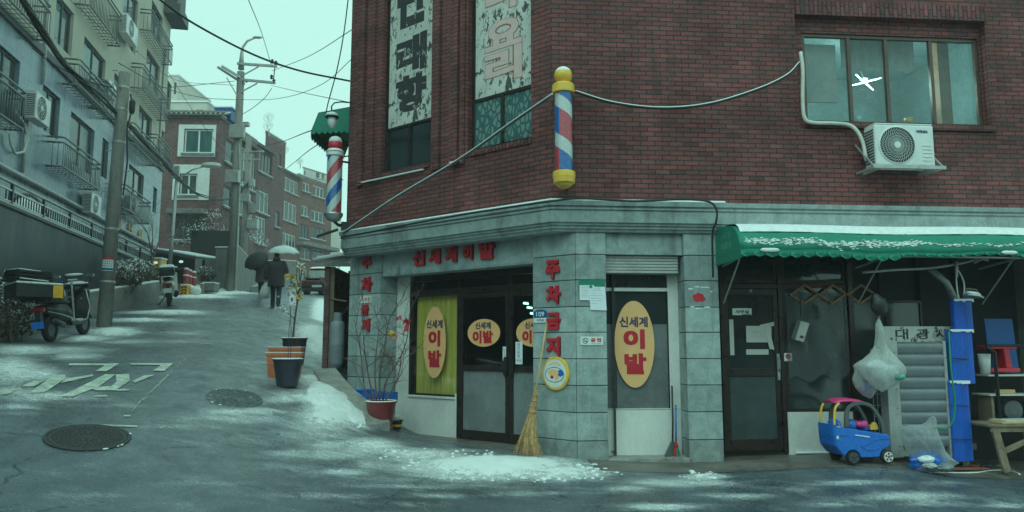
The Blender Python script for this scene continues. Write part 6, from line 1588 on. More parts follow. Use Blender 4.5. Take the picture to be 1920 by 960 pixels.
def o1(t):
    m = MB(); m.lathe([(.055 + .016 * math.cos(a), .016 * math.sin(a)) for a in [2 * math.pi * k / 8 for k in range(9)]], (0, 0, -.03), 20, Matrix.Rotation(R(75), 3, 'X'), cap=False); m.build('ring', M['terracotta'], t, smooth=True)
    leafblob([((-.04, -.02, .03), (.05, .03, .035))], 14, .05, 3).build('bow', M['petaly'], t)
def o2(t):
    leafblob([((0, 0, .04), (.07, .04, .03))], 14, .06, 4).build('bow', M['red'], t)
    m = MB(); 
    for k in range(6): m.tube([(0, 0, .03), (-.01 * k + .01, 0, -.05), (-.012 * k + .0, 0, -.14)], .008, 4)
    m.build('tassel', M['red'], t)
orn('orange ring ornament with a yellow bow in the middle of the bare tree', 738, 628, o1); orn('red bow with hanging tassel at the right of the bare tree', 764, 606, o2)
def o3(t): leafblob([((0, 0, 0), (.06, .04, .03))], 10, .045, 6).build('bow', M['red'], t)
orn('small dull red bow high in the bare tree', 747, 597, o3)
# blue crates behind the pot, dark bucket beside it
def crate(label, x0, x1, y0, y1, dep):
    a = at(x0, y1, dep); b = at(x1, y0, dep); t = thing('plastic_crate', label, 'crate', (a.x, a.y, a.z), R(-30), 'blue crates behind the bare tree pot'); w = (b.x - a.x); h = b.z - a.z
    m = MB(); m.box(0, w, 0, .02, 0, h); m.box(0, w, .25, .27, 0, h); m.box(0, .02, .021, .249, 0, h); m.box(w - .02, w, .021, .249, 0, h); m.box(.021, w - .021, .021, .249, 0, .02)
    for k in range(4): m.box(w * (.1 + .24 * k), w * (.16 + .24 * k), -.012, -.001, .02, h - .03)
    m.box(-.012, w + .012, -.018, -.001, h - .028, h); m.build('box', M['blue'], t, bevel=.006)
crate('blue plastic crate at the left behind the maroon pot', 667, 694, 730, 752, 13.5); crate('blue plastic crate at the right behind the maroon pot', 697, 736, 735, 755, 13.15)
cb = G(744, 806); t = thing('bucket', 'small black and yellow bucket with white handle at the white wall foot', 'bucket', cb)
m = MB(); m.lathe(potprof(.07, .095, .17, .012, .02), seg=24); m.build('pail', M['black'], t, bevel=.003)
m = MB(); m.lathe([(.089, .06), (.094, .10)], seg=24, cap=False); m.build('yellow_band', M['yellowpaint'], t)
m = MB(); m.tube([(.1 * math.cos(R(a)), -.05 - .04 * math.sin(R(a)), .17 + .07 * math.sin(R(a))) for a in range(0, 181, 20)], .008, 6); m.ell((-.01, .0, .2), (.07, .05, .08), 12, 8); m.build('white_handle', M['enamel'], t, smooth=True)

# broom leaning on the pillar
bt_ = LL.w(*LL.uz(1025, 606, .04), .04); bb = LL.w(*LL.uz(985, 832, .42), .42); bb.z = gz(bb.x, bb.y) + .02
BR = thing('broom', 'long straw broom with bamboo handle leaning against the corner pillar', 'broom', bb)
d = bt_ - bb; ax = d.normalized(); L_ = d.length
m = MB(); m.tube([ax * L_ * .36, ax * L_ * .7, d], [.017, .015, .013], 8); m.build('handle', M['bamboo'], BR, smooth=True)
rnd = random.Random(9); m = MB(); sd = Vector((dL[0], dL[1], 0)); fw_ = ax.cross(sd).normalized()
for k in range(210):
    a = rnd.uniform(-1, 1); b = rnd.uniform(-1, 1); s = .045; e = ax * (-.0 + rnd.uniform(-.03, .06)) + sd * (a * .24 + .03) + fw_ * (b * .07)
    e.z = max(e.z, gz(bb.x + e.x, bb.y + e.y) - bb.z + .005)
    p0 = ax * L_ * .5 + sd * a * .018 + fw_ * b * .02; p1 = ax * L_ * .3 + sd * a * .05 + fw_ * b * .035; p2 = ax * L_ * .12 + sd * a * .13 + fw_ * b * .06
    m.tube([p0, p1, p2, e], [.0035, .0045, .004, .002], 4)
m.build('bristles', M['straw'], BR)
m = MB()
for f in (.315, .36, .40, .44): m.lathe([(.048 + (.40 - f) * .2, -.008), (.054 + (.40 - f) * .2, 0), (.048 + (.40 - f) * .2, .008)], ax * L_ * f, 14, ax.to_track_quat('Z', 'Y').to_matrix(), cap=False)
m.build('binding', M['straw'], BR, smooth=True)
# dustpan and hand broom by the second pillar
q = F2.w(F2.u_(1258, 855, .14), zfl + .005, .14)
t = thing('dustpan', 'long handled dark dustpan standing at the front window corner', 'dustpan', q, RL.rot)
m = MB(); m.tube([(.03, .0, .18), (.055, .04, .5), (.06, .06, F2.z_(1263, 724, .1) - zfl)], .014, 8); m.build('handle', M['black'], t, smooth=True)
m = MB(); m.prism([(-.12, -.1, .0), (.02, -.04, .0), (.06, -.02, .2), (.0, -.05, .2)], (.02, .12, 0)); m.build('pan', M['greyplas'], t, bevel=.006)
q = F2.w(F2.u_(1268, 857, .14), zfl + .005, .14)
t = thing('hand_broom', 'blue handled broom with green and red bristles beside the dustpan', 'broom', q, RL.rot)
m = MB(); m.tube([(.0, .0, .14), (.03, .05, F2.z_(1272, 760, .1) - zfl)], .013, 8); m.build('handle', M['blue'], t, smooth=True)
rnd = random.Random(4)
for mn, x0 in (('red', -.05), ('greenhose', .0)):
    m = MB()
    for k in range(40): x = x0 + rnd.uniform(0, .05); m.tube([(x * .4, 0, .17), (x * 1.2, rnd.uniform(-.03, .03), .0)], .004, 4)
    m.build('bristles', M[mn], t)
m = MB(); m.prism([(-.035, -.02, .13), (.035, -.02, .13), (.015, -.02, .2), (-.015, -.02, .2)], (0, .04, 0)); m.build('broom_head', M['red'], t, bevel=.005)

# ------------------------------------------------------------------ shed with gas cylinder behind the left pillar
sb = G(604, 690); SH = thing('shed', 'small dark brick shed with a tin roof beside the snowy kerb', 'shed', sb)
def S3(px, py, dep): return at(px, py, dep) - sb
dS = sb.y
m = MB(); p = S3(603, 700, dS); q = S3(619, 500, dS)
m.box(p.x, q.x, 0, .35, -.3, q.z); m.box(p.x, p.x + .2, .35, 2.2, -.3, q.z); m.build('brick_pier', M['brick_far'], SH)
m = MB(); a = S3(586, 489, dS - .3); b = S3(665, 476, dS - .3)
m.prism([a, b, b + Vector((0, 2.8, .25)), a + Vector((0, 2.8, .25))], (0, 0, .05)); m.build('tin_roof', M['galv'], SH, bevel=.008)
m = MB(); m.prism([a + Vector((.05, .1, .06)), b + Vector((0, .1, .06)), b + Vector((0, 2.7, .31)), a + Vector((.05, 2.7, .31))], (0, 0, .04)); m.build('snow', M['snow'], SH, bevel=.01)
m = MB(); m.box(q.x - .02, q.x + 1.2, 1.9, 2.0, -.3, q.z + .1); m.box(q.x, q.x + 1.1, .4, 1.9, -.3, -.05); m.build('back_wall', M['room'], SH)
m = MB(); m.box(q.x + .01, q.x + .1, .02, .12, -.2, q.z); m.tube([S3(619, 560, dS), S3(650, 565, dS - .1)], .02, 5); m.build('post', M['wood'], SH)
m = MB(); m.tube([S3(600, 520, dS - .3), S3(612, 535, dS - .3)], .03, 6); m.box(a.x + .3, a.x + 1.3, -.25, -.2, q.z - .02, q.z + .06); m.build('eave_board', M['concrete_far'], SH)
gp_ = at(631, 691, dS - 1.2); gp_.z = at(631, 691, dS - 1.2).z
GC_ = thing('gas_cylinder', 'tall grey gas cylinder standing between shed and granite pillar', 'gas cylinder', gp_)
rg = 13 * gp_.y / 1400; hg = topz(631, 598, gp_) - gp_.z
m = MB(); m.lathe([(rg * .8, .0), (rg * .8, .06), (rg * .9, .07), (rg, .12), (rg, hg * .48), (rg * 1.015, hg * .49), (rg, hg * .5), (rg, hg * .86), (rg * .9, hg * .93), (rg * .5, hg * .97), (rg * .3, hg)], seg=28); m.build('tank', M['gascyl'], GC_, smooth=True)
m = MB()
m.lathe([(rg * .62, hg * .96), (rg * .62, hg * 1.13)], seg=20, cap=False); m.build('collar', M['gascyl'], GC_)
m = MB(); m.tube([(0, 0, hg * .97), (0, 0, hg * 1.07)], .03, 8); m.tube([(0, 0, hg * 1.05), (.12, -.05, hg * 1.1), (.2, 0, hg * 1.25)], .012, 6); m.build('valve', M['black'], GC_)
lbase = at(640, 735, 14.6)
# kerb ledge along the shed and snowy bank geometry
kp = [G(588, 702), G(600, 722), G(622, 745), G(655, 770), G(690, 800)]
o_ = kp[0]; m = MB(); rings = []
for i, p in enumerate(kp):
    d = (kp[min(i + 1, 4)] - kp[max(i - 1, 0)]); n = Vector((-d.y, d.x, 0)).normalized() 
    b = p - o_; e = .10 if i < 4 else .03
    rings.append([b + Vector((0, 0, -.2)), b + Vector((0, 0, e)), b + n * .42 + Vector((0, 0, e + .03)), b + n * .42 + Vector((0, 0, -.2))])
m.loft(rings); k_ = m.build('kerb', M['concrete'], bevel=.02, loc=o_); kind(k_, 'structure', 'broken concrete kerb ledge running down past the snow bank')
def bank(name, pts, seed, h, label):
    """heap of snow lying on the ground: soft mound over a picture outline, ragged edge"""
    P = [G(*p) for p in pts]; c = sum(P, Vector()) / len(P); rnd = random.Random(seed); m = MB(); n = 40; out = []
    def edge(a):
        best = None; d = Vector((math.cos(a), math.sin(a)))
        for p, q in zip(P, P[1:] + P[:1]):
            e = (q - p).to_2d(); w = (p - c).to_2d(); den = d.x * e.y - d.y * e.x
            if abs(den) < 1e-9: continue
            t = (w.x * e.y - w.y * e.x) / den; s = (w.x * d.y - w.y * d.x) / den
            if t > 0 and -1e-6 <= s <= 1.000001: best = t if best is None else max(best, t)
        return best or .1
    E = [edge(2 * math.pi * i / n) * rnd.uniform(.88, 1.06) for i in range(n)]
    rows = []
    for k, f in enumerate((1.0, .93, .8, .62, .42, .2)):
        row = []
        for i in range(n):
            a = 2 * math.pi * i / n; x = c.x + E[i] * f * math.cos(a); y = c.y + E[i] * f * math.sin(a)
            row.append((x - c.x, y - c.y, gz(x, y) - c.z + (-.01 if k == 0 else h * (1 - f * f) ** .6 * rnd.uniform(.8, 1.15))))
        rows.append(row)
    m.loft(rows[::-1] if False else rows, cap=True)
    o = m.build(name, M['snow'], smooth=True, loc=c); o['kind'] = 'stuff'; o['label'] = label; return o
bank('snow', [(586, 716), (604, 738), (640, 738), (668, 750), (706, 790), (706, 801), (664, 795), (606, 768), (566, 748)], 3, .15, 'bank of white snow swept against the granite pillar foot')
bank('snow', [(330, 560), (390, 545), (440, 540), (478, 530), (480, 536), (430, 556), (350, 568)], 5, .14, 'snow ridge along the far side of the road')
bank('snow', [(200, 618), (228, 616), (236, 624), (196, 628), (182, 622)], 6, .06, 'little snow heap at the street pole foot')

def clumps(label, spots, n, seed, smin, smax):
    rnd = random.Random(seed); c0 = G(*spots[0][:2]); m = MB()
    for k in range(n):
        px, py, hw, hh = rnd.choice(spots); a = rnd.uniform(0, 6.283); f = rnd.uniform(.55, 1.12)
        p = G(px + hw * f * math.cos(a), py + hh * f * math.sin(a)); s = rnd.uniform(smin, smax) * rnd.random() ** .6 + .006
        m.ell(p - c0 + Vector((0, 0, s * .2)), (s * rnd.uniform(.8, 1.6), s * rnd.uniform(.8, 1.4), s * rnd.uniform(.4, .7)), 7, 5, Matrix.Rotation(rnd.uniform(0, 3), 3, 'Z'))
    o = m.build('snow', M['snow'], smooth=True, loc=c0); o['kind'] = 'stuff'; o['label'] = label
clumps('crumbs of swept snow scattered before the shop door', [(930, 872, 170, 22), (1060, 884, 80, 16), (1000, 890, 150, 14), (820, 856, 110, 15)], 190, 3, .006, .042)
clumps('crumbs of snow along the kerb and the pots', [(650, 772, 70, 30), (590, 725, 40, 22), (1310, 892, 45, 8)], 80, 4, .006, .04)
# ------------------------------------------------------------------ roadside things up the street
def bollard(label, px, y0, y1, dep):
    p = at(px, y1, dep); t = thing('bollard', label, 'bollard', (p.x, p.y, p.z), 0, 'red bollards before the carport'); h = at(px, y0, dep).z - p.z
    m = MB(); m.lathe([(.1, 0), (.1, h), (.07, h + .03), (.01, h + .04)], seg=14); m.build('post', M['bollard'], t)
    m = MB(); m.lathe([(.103, h * .62), (.103, h * .72)], seg=14, cap=False); m.build('band', M['enamel'], t)
    m = MB(); m.ell((0, 0, h + .05), (.1, .1, .05), 10, 6); m.build('snow', M['snow'], t, smooth=True)
bollard('tallest red bollard, leftmost of three before the carport', 348, 507, 535, 26.5); bollard('middle red bollard of three before the carport', 354, 510, 535, 27); bollard('red bollard of three nearest the gate pillar', 362, 513, 535, 27.2)
def gbox(name, label, cat, px0, px1, py0, py1, dep, dy, material, bev=.02, rz=0, part='body'):
    a = at(px0, py1, dep); b = at(px1, py0, dep); t = thing(name, label, cat, (a.x, a.y, a.z), rz)
    MB().box(0, b.x - a.x, 0, dy, 0, b.z - a.z).build(part, M[material], t, bevel=bev); return t, b.x - a.x, b.z - a.z
t, w, h = gbox('road_block', 'yellow and black hazard block beside the bollards', 'block', 337, 352, 535, 553, 26, .35, 'yellowpaint')
m = MB()
for k in range(3): m.prism([(w * .1, -.006, h * (.05 + .3 * k)), (w * .5, -.006, h * (.2 + .3 * k)), (w * .5, -.006, h * (.35 + .3 * k)), (w * .1, -.006, h * (.2 + .3 * k))], (0, .004, 0)); m.prism([(w * .9, -.006, h * (.05 + .3 * k)), (w * .55, -.006, h * (.2 + .3 * k)), (w * .55, -.006, h * (.35 + .3 * k)), (w * .9, -.006, h * (.2 + .3 * k))], (0, .004, 0))
m.build('black_stripes', M['black'], t); MB().box(0, w, .01, .34, h + .001, h + .05).build('snow', M['snow'], t, bevel=.02)
t, w, h = gbox('salt_box', 'yellow box standing above the snowy shrubs by the carport', 'box', 285, 303, 486, 502, 25, .4, 'yellowpaint')
MB().box(-.02, w + .02, -.02, .42, h + .001, h + .06).build('snow', M['snow'], t, bevel=.02); MB().box(w - .06, w + .002, -.006, .0, 0, h).build('edge', M['enamel'], t)
lettering('소금', w * .45, h * .3, w * .4, h * .25, M['letterteal'] if False else M['redletter'], t, y=-.006)
t, w, h = gbox('stone_block', 'low concrete block with snow beside the gate pillar', 'block', 378, 402, 531, 545, 27.5, .5, 'concrete_far'); MB().box(.0, w, .0, .5, h + .001, h + .05).build('snow', M['snow'], t, bevel=.02)
t, w, h = gbox('wooden_post', 'short wooden post stuck in the snow near the stone block', 'post', 375, 381, 532, 549, 26.5, .1, 'wood', .01); MB().box(.0, w, .0, .1, h + .001, h + .03).build('snow', M['snow'], t, bevel=.01)
def lump(label, cs, material, name='rubbish_bag', cat='bag', seed=1, group=None, remesh=.03):
    c0 = Vector(cs[0][0]); t = thing(name, label, cat, c0 - Vector((0, 0, cs[0][1][2])), 0, group); rnd = random.Random(seed); m = MB()
    for c, r in cs:
        m.ell(Vector(c) - t.location, r, 14, 9)
        for k in range(5): m.ell(Vector(c) - t.location + Vector((rnd.uniform(-.6, .6) * r[0], rnd.uniform(-.6, .6) * r[1], rnd.uniform(-.3, .6) * r[2])), [q * rnd.uniform(.35, .55) for q in r], 9, 6)
    m.build('sack', M[material], t, remesh=remesh); return t
lump('snow covered rubbish bag between hazard block and wooden post', [(at(366, 545, 26.3), (.22, .2, .16)), (at(357, 540, 26.4), (.15, .15, .12))], 'enamel', seed=3)
lump('bluish white rubbish bag leaning by the wooden post', [(at(370, 541, 26.8), (.13, .13, .15))], 'papergrey', seed=4)
lump('green rubbish bag with snow behind the hazard block', [(at(354, 533, 27.2), (.18, .15, .12))], 'leafgreen', seed=5)
# carport
cc = at(292, 545, 31); CPT = thing('carport', 'dark sloping roofed carport before the brick house', 'carport', (cc.x, cc.y, gz(cc.x, cc.y)))
def K(px, py, dep): return at(px, py, dep) - CPT.location
a, b = K(287, 466, 31), K(368, 481, 31)
m = MB(); m.prism([a, b, b + Vector((0, 4, .3)), a + Vector((0, 4, .3))], (0, 0, -.12)); m.build('roof', M['band'], CPT)
m = MB(); m.prism([a + Vector((0, .0, .002)), b + Vector((0, 0, .002)), b + Vector((0, 4, .302)), a + Vector((0, 4, .302))], (0, 0, .05)); m.build('snow', M['snow'], CPT)
m = MB(); m.prism([a + Vector((0, .05, -.121)), b + Vector((0, .05, -.121)), b + Vector((0, .05, -1.2)), a + Vector((0, .05, -1.35))], (0, .05, 0)); m.build('front_panel', M['black'], CPT)
m = MB(); m.box(a.x, b.x, 3.6, 3.7, -1, 3); m.build('back_wall', M['room'], CPT)
m = MB()
for px in (366, 372): p = K(px, 540, 31); m.box(p.x - .06, p.x + .06, 0, .12, -1, b.z - .1)
m.build('posts', M['galv'], CPT)
# gate pillar and retaining wall along the far kerb
t, w, h = gbox('gate_pillar', 'tall grey rendered gate pillar left of the white utility pole', 'pillar', 400, 427, 465, 552, 30.5, 1.2, 'concrete_far', .03)
m = MB(); m.box(-.5, 0, .2, .5, -.3, h * .78); m.build('side_wall', M['concrete_far'], t, bevel=.02); MB().box(-.03, w + .03, -.03, 1.2, h + .001, h + .06).build('snow', M['snow'], t, bevel=.02)
runwall('retaining_wall', 'grey retaining wall along the road behind the white utility pole', [(441, 549), (470, 537), (500, 528), (530, 520), (556, 516)], [1.9, 1.7, 1.4, 1.2, 1.0], .3, 'concrete_far')
def branchy(name, label, base, ends, r, seed, material='twig', cat='shrub', depth_=2, snowm=False):
    t = thing(name, label, cat, base); rr = random.Random(seed); mm = MB()
    def tw(p, d, r, L, k):
        pts = [p]
        for i in range(4): d = (d + Vector((rr.gauss(0, .2), rr.gauss(0, .2), rr.gauss(.0, .15)))).normalized(); pts.append(pts[-1] + d * L / 4)
        mm.tube(pts, [r * (1 - .15 * i) for i in range(5)], 4)
        if k:
            for q in range(3): tw(pts[rr.randint(1, 4)], (d + Vector((rr.gauss(0, .6), rr.gauss(0, .4), rr.gauss(.1, .5)))).normalized(), r * .6, L * .65, k - 1)
    for e in ends: d = Vector(e) - Vector(base); tw(Vector((rr.uniform(-.1, .1), 0, 0)), d.normalized(), r, d.length, depth_)
    mm.build('branches', M[material], t)
    if snowm:
        leafblob([(Vector(e) - Vector(base), (.5, .3, .3)) for e in ends], 60, .05, seed).build('snow', M['snow'], t)
    return t
bs = at(395, 490, 36); branchy('bare_shrub', 'tangle of bare snowy twigs growing up the nearest brick house', bs, [at(360, 430, 36), at(385, 420, 36), at(410, 430, 36), at(375, 455, 36), at(345, 450, 36), at(400, 400, 36)], .03, 3, snowm=True, depth_=3)
bs = at(284, 495, 24); branchy('bare_tree', 'thin bare sapling in front of the end of the flats', bs, [at(290, 380, 24), at(300, 410, 24), at(278, 430, 24)], .02, 5, cat='tree')
bs = at(478, 470, 46); branchy('bare_shrub', 'bare snowy shrub above the retaining wall near the brick bays', bs, [at(470, 440, 46), at(485, 445, 46), at(494, 455, 46)], .03, 7, snowm=True)

# ------------------------------------------------------------------ in front of the office and the store
def onfr(off): return RL.shifted(off)
# toy car
TCP = onfr(.36).w(*onfr(.36).uz(1538, 864), .36) + Vector((0, .21, 0)); TCP.z = gz(TCP.x, TCP.y) + .014
TC = thing('toy_car', 'blue ride on toy car with pink roof and grey roof arch', 'toy car', TCP, R(9)); TC.scale = (.82, .82, .82)
S_ = .00164 * 1.02
def T(x, y): return ((x - 290) * S_, (885 - y) * S_)
out = [T(*p) for p in ((290, 485), (320, 512), (400, 522), (500, 536), (620, 556), (750, 577), (830, 588), (905, 596), (926, 620), (932, 690), (915, 715), (880, 732), (838, 745), (808, 780), (795, 818), (700, 824), (575, 820), (562, 785), (530, 757), (488, 745), (440, 752), (405, 785), (380, 800), (330, 740), (300, 700), (291, 600))]
m = MB(); hw = .26
def ringy(y, sc, lift=0): 
    cx = .53; return [(cx + (x - cx) * sc, y, z * (1 - .0 * sc) + lift) for x, z in out]
m.loft([ringy(-hw, .93), ringy(-hw * .93, .975), ringy(-hw * .75, 1.0), ringy(-hw * .4, 1.015), ringy(hw * .4, 1.015), ringy(hw * .75, 1.0), ringy(hw * .93, .975), ringy(hw, .93)]); m.build('body', M['blue'], TC, bevel=.03, seg=3)
m = MB()
for sy in (-1, 1):
    pts = curve_pts([(T(445, 520)[0], sy * .225, T(0, 520)[1]), (T(455, 400)[0], sy * .225, T(0, 390)[1]), (T(490, 320)[0], sy * .225, T(0, 315)[1]), (T(600, 280)[0], sy * .225, T(0, 280)[1]), (T(720, 305)[0], sy * .225, T(0, 305)[1]), (T(800, 400)[0], sy * .225, T(0, 400)[1]), (T(845, 500)[0], sy * .225, T(0, 500)[1]), (T(856, 585)[0], sy * .225, T(0, 585)[1])], 6)
    rings = []
    for i, p in enumerate(pts):
        t_ = (pts[min(i + 1, len(pts) - 1)] - pts[max(i - 1, 0)]).normalized(); n_ = Vector((-t_.z, 0, t_.x)); w_ = .03 if i > 8 else .04
        rings.append([p + n_ * a + Vector((0, b, 0)) for a, b in ((w_, .022), (-w_, .022), (-w_, -.022), (w_, -.022))])
    m.loft(rings)
m.build('roof_arch', M['greyplas'], TC, bevel=.01)
m = MB(); rp_ = [T(355, 268), T(420, 245), T(520, 243), T(640, 258), T(735, 292)]; rings = []
for x, z in rp_: rings.append([(x, -.21 + .04 * 0, z - .02), (x, -.13, z + .012), (x, 0, z + .022), (x, .13, z + .012), (x, .21, z - .02), (x, .2, z - .04), (x, 0, z - .01), (x, -.2, z - .04)])
m.loft(rings); m.build('roof', M['pink'], TC, smooth=True)
m = MB()
for sy in (-1, 1): m.tube(curve_pts([(T(318, 515)[0], sy * .21, T(0, 515)[1]), (T(322, 430)[0], sy * .21, T(0, 430)[1]), (T(340, 330)[0], sy * .2, T(0, 330)[1]), (T(385, 280)[0], sy * .2, T(0, 280)[1])], 5), .022, 8)
m.tube([(T(316, 515)[0], -.21, T(0, 517)[1]), (T(375, 520)[0], -.235, T(0, 522)[1])], .02, 8); m.build('rear_pillar', M['yellow'], TC, smooth=True)
m = MB(); m.ell((.04 + T(700, 0)[0] - .55, 0, .62), (.06, .2, .12), 12, 8); m.tube([(T(640, 0)[0], .0, T(0, 520)[1]), (T(700, 0)[0], .02, T(0, 500)[1] + .05)], .02, 6); m.build('seat', M['blue'], TC, smooth=True)
for lab, cx, sy, r, hub in (('', 488, -1, .108, 'greyplas'), ('', 872, -1, .112, 'enamel'), ('', 488, 1, .108, 'greyplas'), ('', 872, 1, .112, 'enamel')):
    x = T(cx, 0)[0]; rot = Matrix.Rotation(R(90), 3, 'X')
    m = MB(); m.lathe([(r * .5, -.045), (r * .92, -.045), (r, -.03), (r, .03), (r * .92, .045), (r * .5, .045)], (x, sy * (hw - .02), r), 28, rot); wh = m.build('wheel', M['rubber'], TC, bevel=.004)
    m = MB(); m.lathe([(.01, .0), (r * .76, .0), (r * .76, .008), (.01, .008)], (x, sy * (hw + .027) + .004, r), 28, rot); m.build('rim', M[hub], wh)
    m = MB()
    for k in range(5):
        a = 2 * math.pi * k / 5 + .3; m.oval(x + r * .48 * math.cos(a), r + r * .48 * math.sin(a), r * .16, r * .16, sy * (hw + .036) - .002, sy * (hw + .036) + .002, 10)
    m.build('hub_holes', M['black'], wh); MB().oval(x, r, r * .2, r * .2, sy * (hw + .037) - .003, sy * (hw + .037) + .003, 14).build('hub_cap', M['red'] if hub == 'enamel' else M['black'], wh)
m = MB(); m.prism([(T(515, 0)[0], -hw - .012, T(0, 590)[1]), (T(680, 0)[0], -hw - .012, T(0, 612)[1]), (T(680, 0)[0], -hw - .012, T(0, 624)[1]), (T(520, 0)[0], -hw - .012, T(0, 600)[1])], (0, .01, 0)); m.build('side_decal', M['paper'], TC)
m = MB(); m.tube(curve_pts([(T(585, 0)[0], -hw - .004, T(0, 715)[1]), (T(660, 0)[0], -hw - .006, T(0, 680)[1]), (T(760, 0)[0], -hw - .006, T(0, 645)[1]), (T(905, 0)[0], -hw - .004, T(0, 640)[1])], 5), .008, 6); m.tube(curve_pts([(T(590, 0)[0], -hw - .004, T(0, 720)[1]), (T(660, 0)[0], -hw - .006, T(0, 745)[1]), (T(760, 0)[0], -hw - .006, T(0, 742)[1]), (T(820, 0)[0], -hw - .004, T(0, 690)[1])], 5), .006, 6); m.tube([(T(360, 0)[0], -hw - .002, T(0, 588)[1]), (T(430, 0)[0], -hw - .004, T(0, 600)[1])], .012, 6); m.build('body_ridge', M['blue'], TC, smooth=True)
m = MB(); m.box(T(315, 0)[0], T(340, 0)[0], -hw - .005, -hw + .002, T(0, 632)[1], T(0, 602)[1]); m.build('sticker', M['enamel'], TC)
base = TC.matrix_world
bpy.context.view_layer.update(); TW = TC.matrix_world
def tcw(x, y, dy): a = T(x, y); return TW @ Vector((a[0], dy, a[1]))
t = thing('ball', 'light blue ball lying in the toy car seat', 'ball', tcw(535, 505, -.1)); m = MB(); m.ell((0, 0, 0), .085, 18, 12); m.build('ball', M['poleblue'], t, smooth=True)
t = thing('cloth', 'crumpled pink cloth lying in the toy car', 'cloth', tcw(650, 510, -.1)); m = MB(); rnd = random.Random(6)
for k in range(9): m.ell((rnd.uniform(-.07, .07), rnd.uniform(-.05, .05), rnd.uniform(-.05, .05)), (.06, .04, .04), 8, 6)
m.build('cloth', M['pink'], t, remesh=.012)
t = thing('toy_box', 'small yellow and blue toys heaped at the toy car front', 'toys', tcw(795, 545, -.08)); 
m = MB(); m.box(-.05, .06, -.04, .04, -.02, .05); m.ell((.02, 0, .05), .04); m.build('yellow_toy', M['yellow'], t, bevel=.008); m = MB(); m.ell((-.1, .03, .0), (.07, .05, .05)); m.build('blue_toy', M['blue'], t, smooth=True)
# white sheet on the ground behind the toy car
g0 = G(1500, 856); t = thing('foam_sheet', 'flat white packing sheet on the ground behind the toy car', 'sheet', g0 + Vector((0, .1, .03)), R(8))
m = MB(); m.prism([(-.02, 0, 0), (.62, -.05, 0), (.66, .2, .05), (.2, .28, .1)], (0, 0, .012)); m.build('sheet', M['paper'], t)

# louvred shutter unit with the white sign board behind it
LQ = onfr(.32); uL0, uL1 = LQ.u_(1664, 750), LQ.u_(1781, 750); zL1 = LQ.z_(1700, 639); zL0 = LQ.z_(1700, 858)
SU = thing('louvre_unit', 'silver louvred metal shutter unit leaning under the white sign board', 'louvre unit', LQ.w(uL0, zL0), LQ.rot)
w, h = uL1 - uL0, zL1 - zL0
m = MB(); m.box(0, .1, -.02, .18, 0, h + .02); m.box(.1, .20, .0, .18, 0, h); m.box(w - .05, w, .0, .18, 0, h); m.box(.2, w - .05, .1, .18, 0, .12); m.build('side_frame', M['galv'], SU, bevel=.006)
nS = 9; q = (h - .16) / nS
for k in range(nS):
    z = h - .03 - k * q; m = MB()
    arc = [(.2, .05, z + .01), (.2, .025, z - .02 * q), (.2, .006, z - .10 * q), (.2, .0, z - .22 * q), (.2, .010, z - .5 * q), (.2, .026, z - .8 * q), (.2, .042, z - 1.0 * q), (.2, .06, z - 1.01 * q)]
    a_r = [m.v(p) for p in arc]; b_r = [m.v((w - .05, p[1], p[2])) for p in arc]
    for c_ in range(len(arc) - 1): m.f([a_r[c_], a_r[c_ + 1], b_r[c_ + 1], b_r[c_]])
    m.build('slat', M['louver'], SU, smooth=True)
m = MB(); m.box(.2, w - .05, .13, .15, .05, h - .02); m.build('back_sheet', M['black'], SU)
m = MB()
for k in range(6): m.ell((.15, -.004, h * (.1 + .16 * k)), .012, 8, 6)
m.build('bolts', M['steel'], SU)
t, w2, h2 = plate('dirty white hand painted sign board above the louvred unit', onfr(.12), 1654, 1783, 612, 641, 0, 'peel', 'sign_board', thick=.02)
for ch, cx in (('대', 1689), ('광', 1729), ('사', 1764)): lettering(ch, (cx - 1718.5) / 129 * w2, -.0, 24 / 129 * w2, h2 * .68, M['ink'], t, y=-.0225, bold=.02)
# wire rack between toy car and louvre
a = onfr(.06); ua, ub = a.u_(1637, 740), a.u_(1668, 740); za, zb_ = a.z_(1650, 845), a.z_(1650, 655)
t = thing('wire_rack', 'dark wire rack standing left of the louvred unit', 'rack', a.w(ua, za), a.rot); m = MB(); w, h = ub - ua, zb_ - za
for k in range(10): z = h * k / 9; m.tube([(0, 0, z), (w, 0, z)], .006, 5)
for k in range(5): x = w * k / 4; m.tube([(x, 0, 0), (x, 0, h)], .006, 5)
m.build('wires', M['galv'], t)
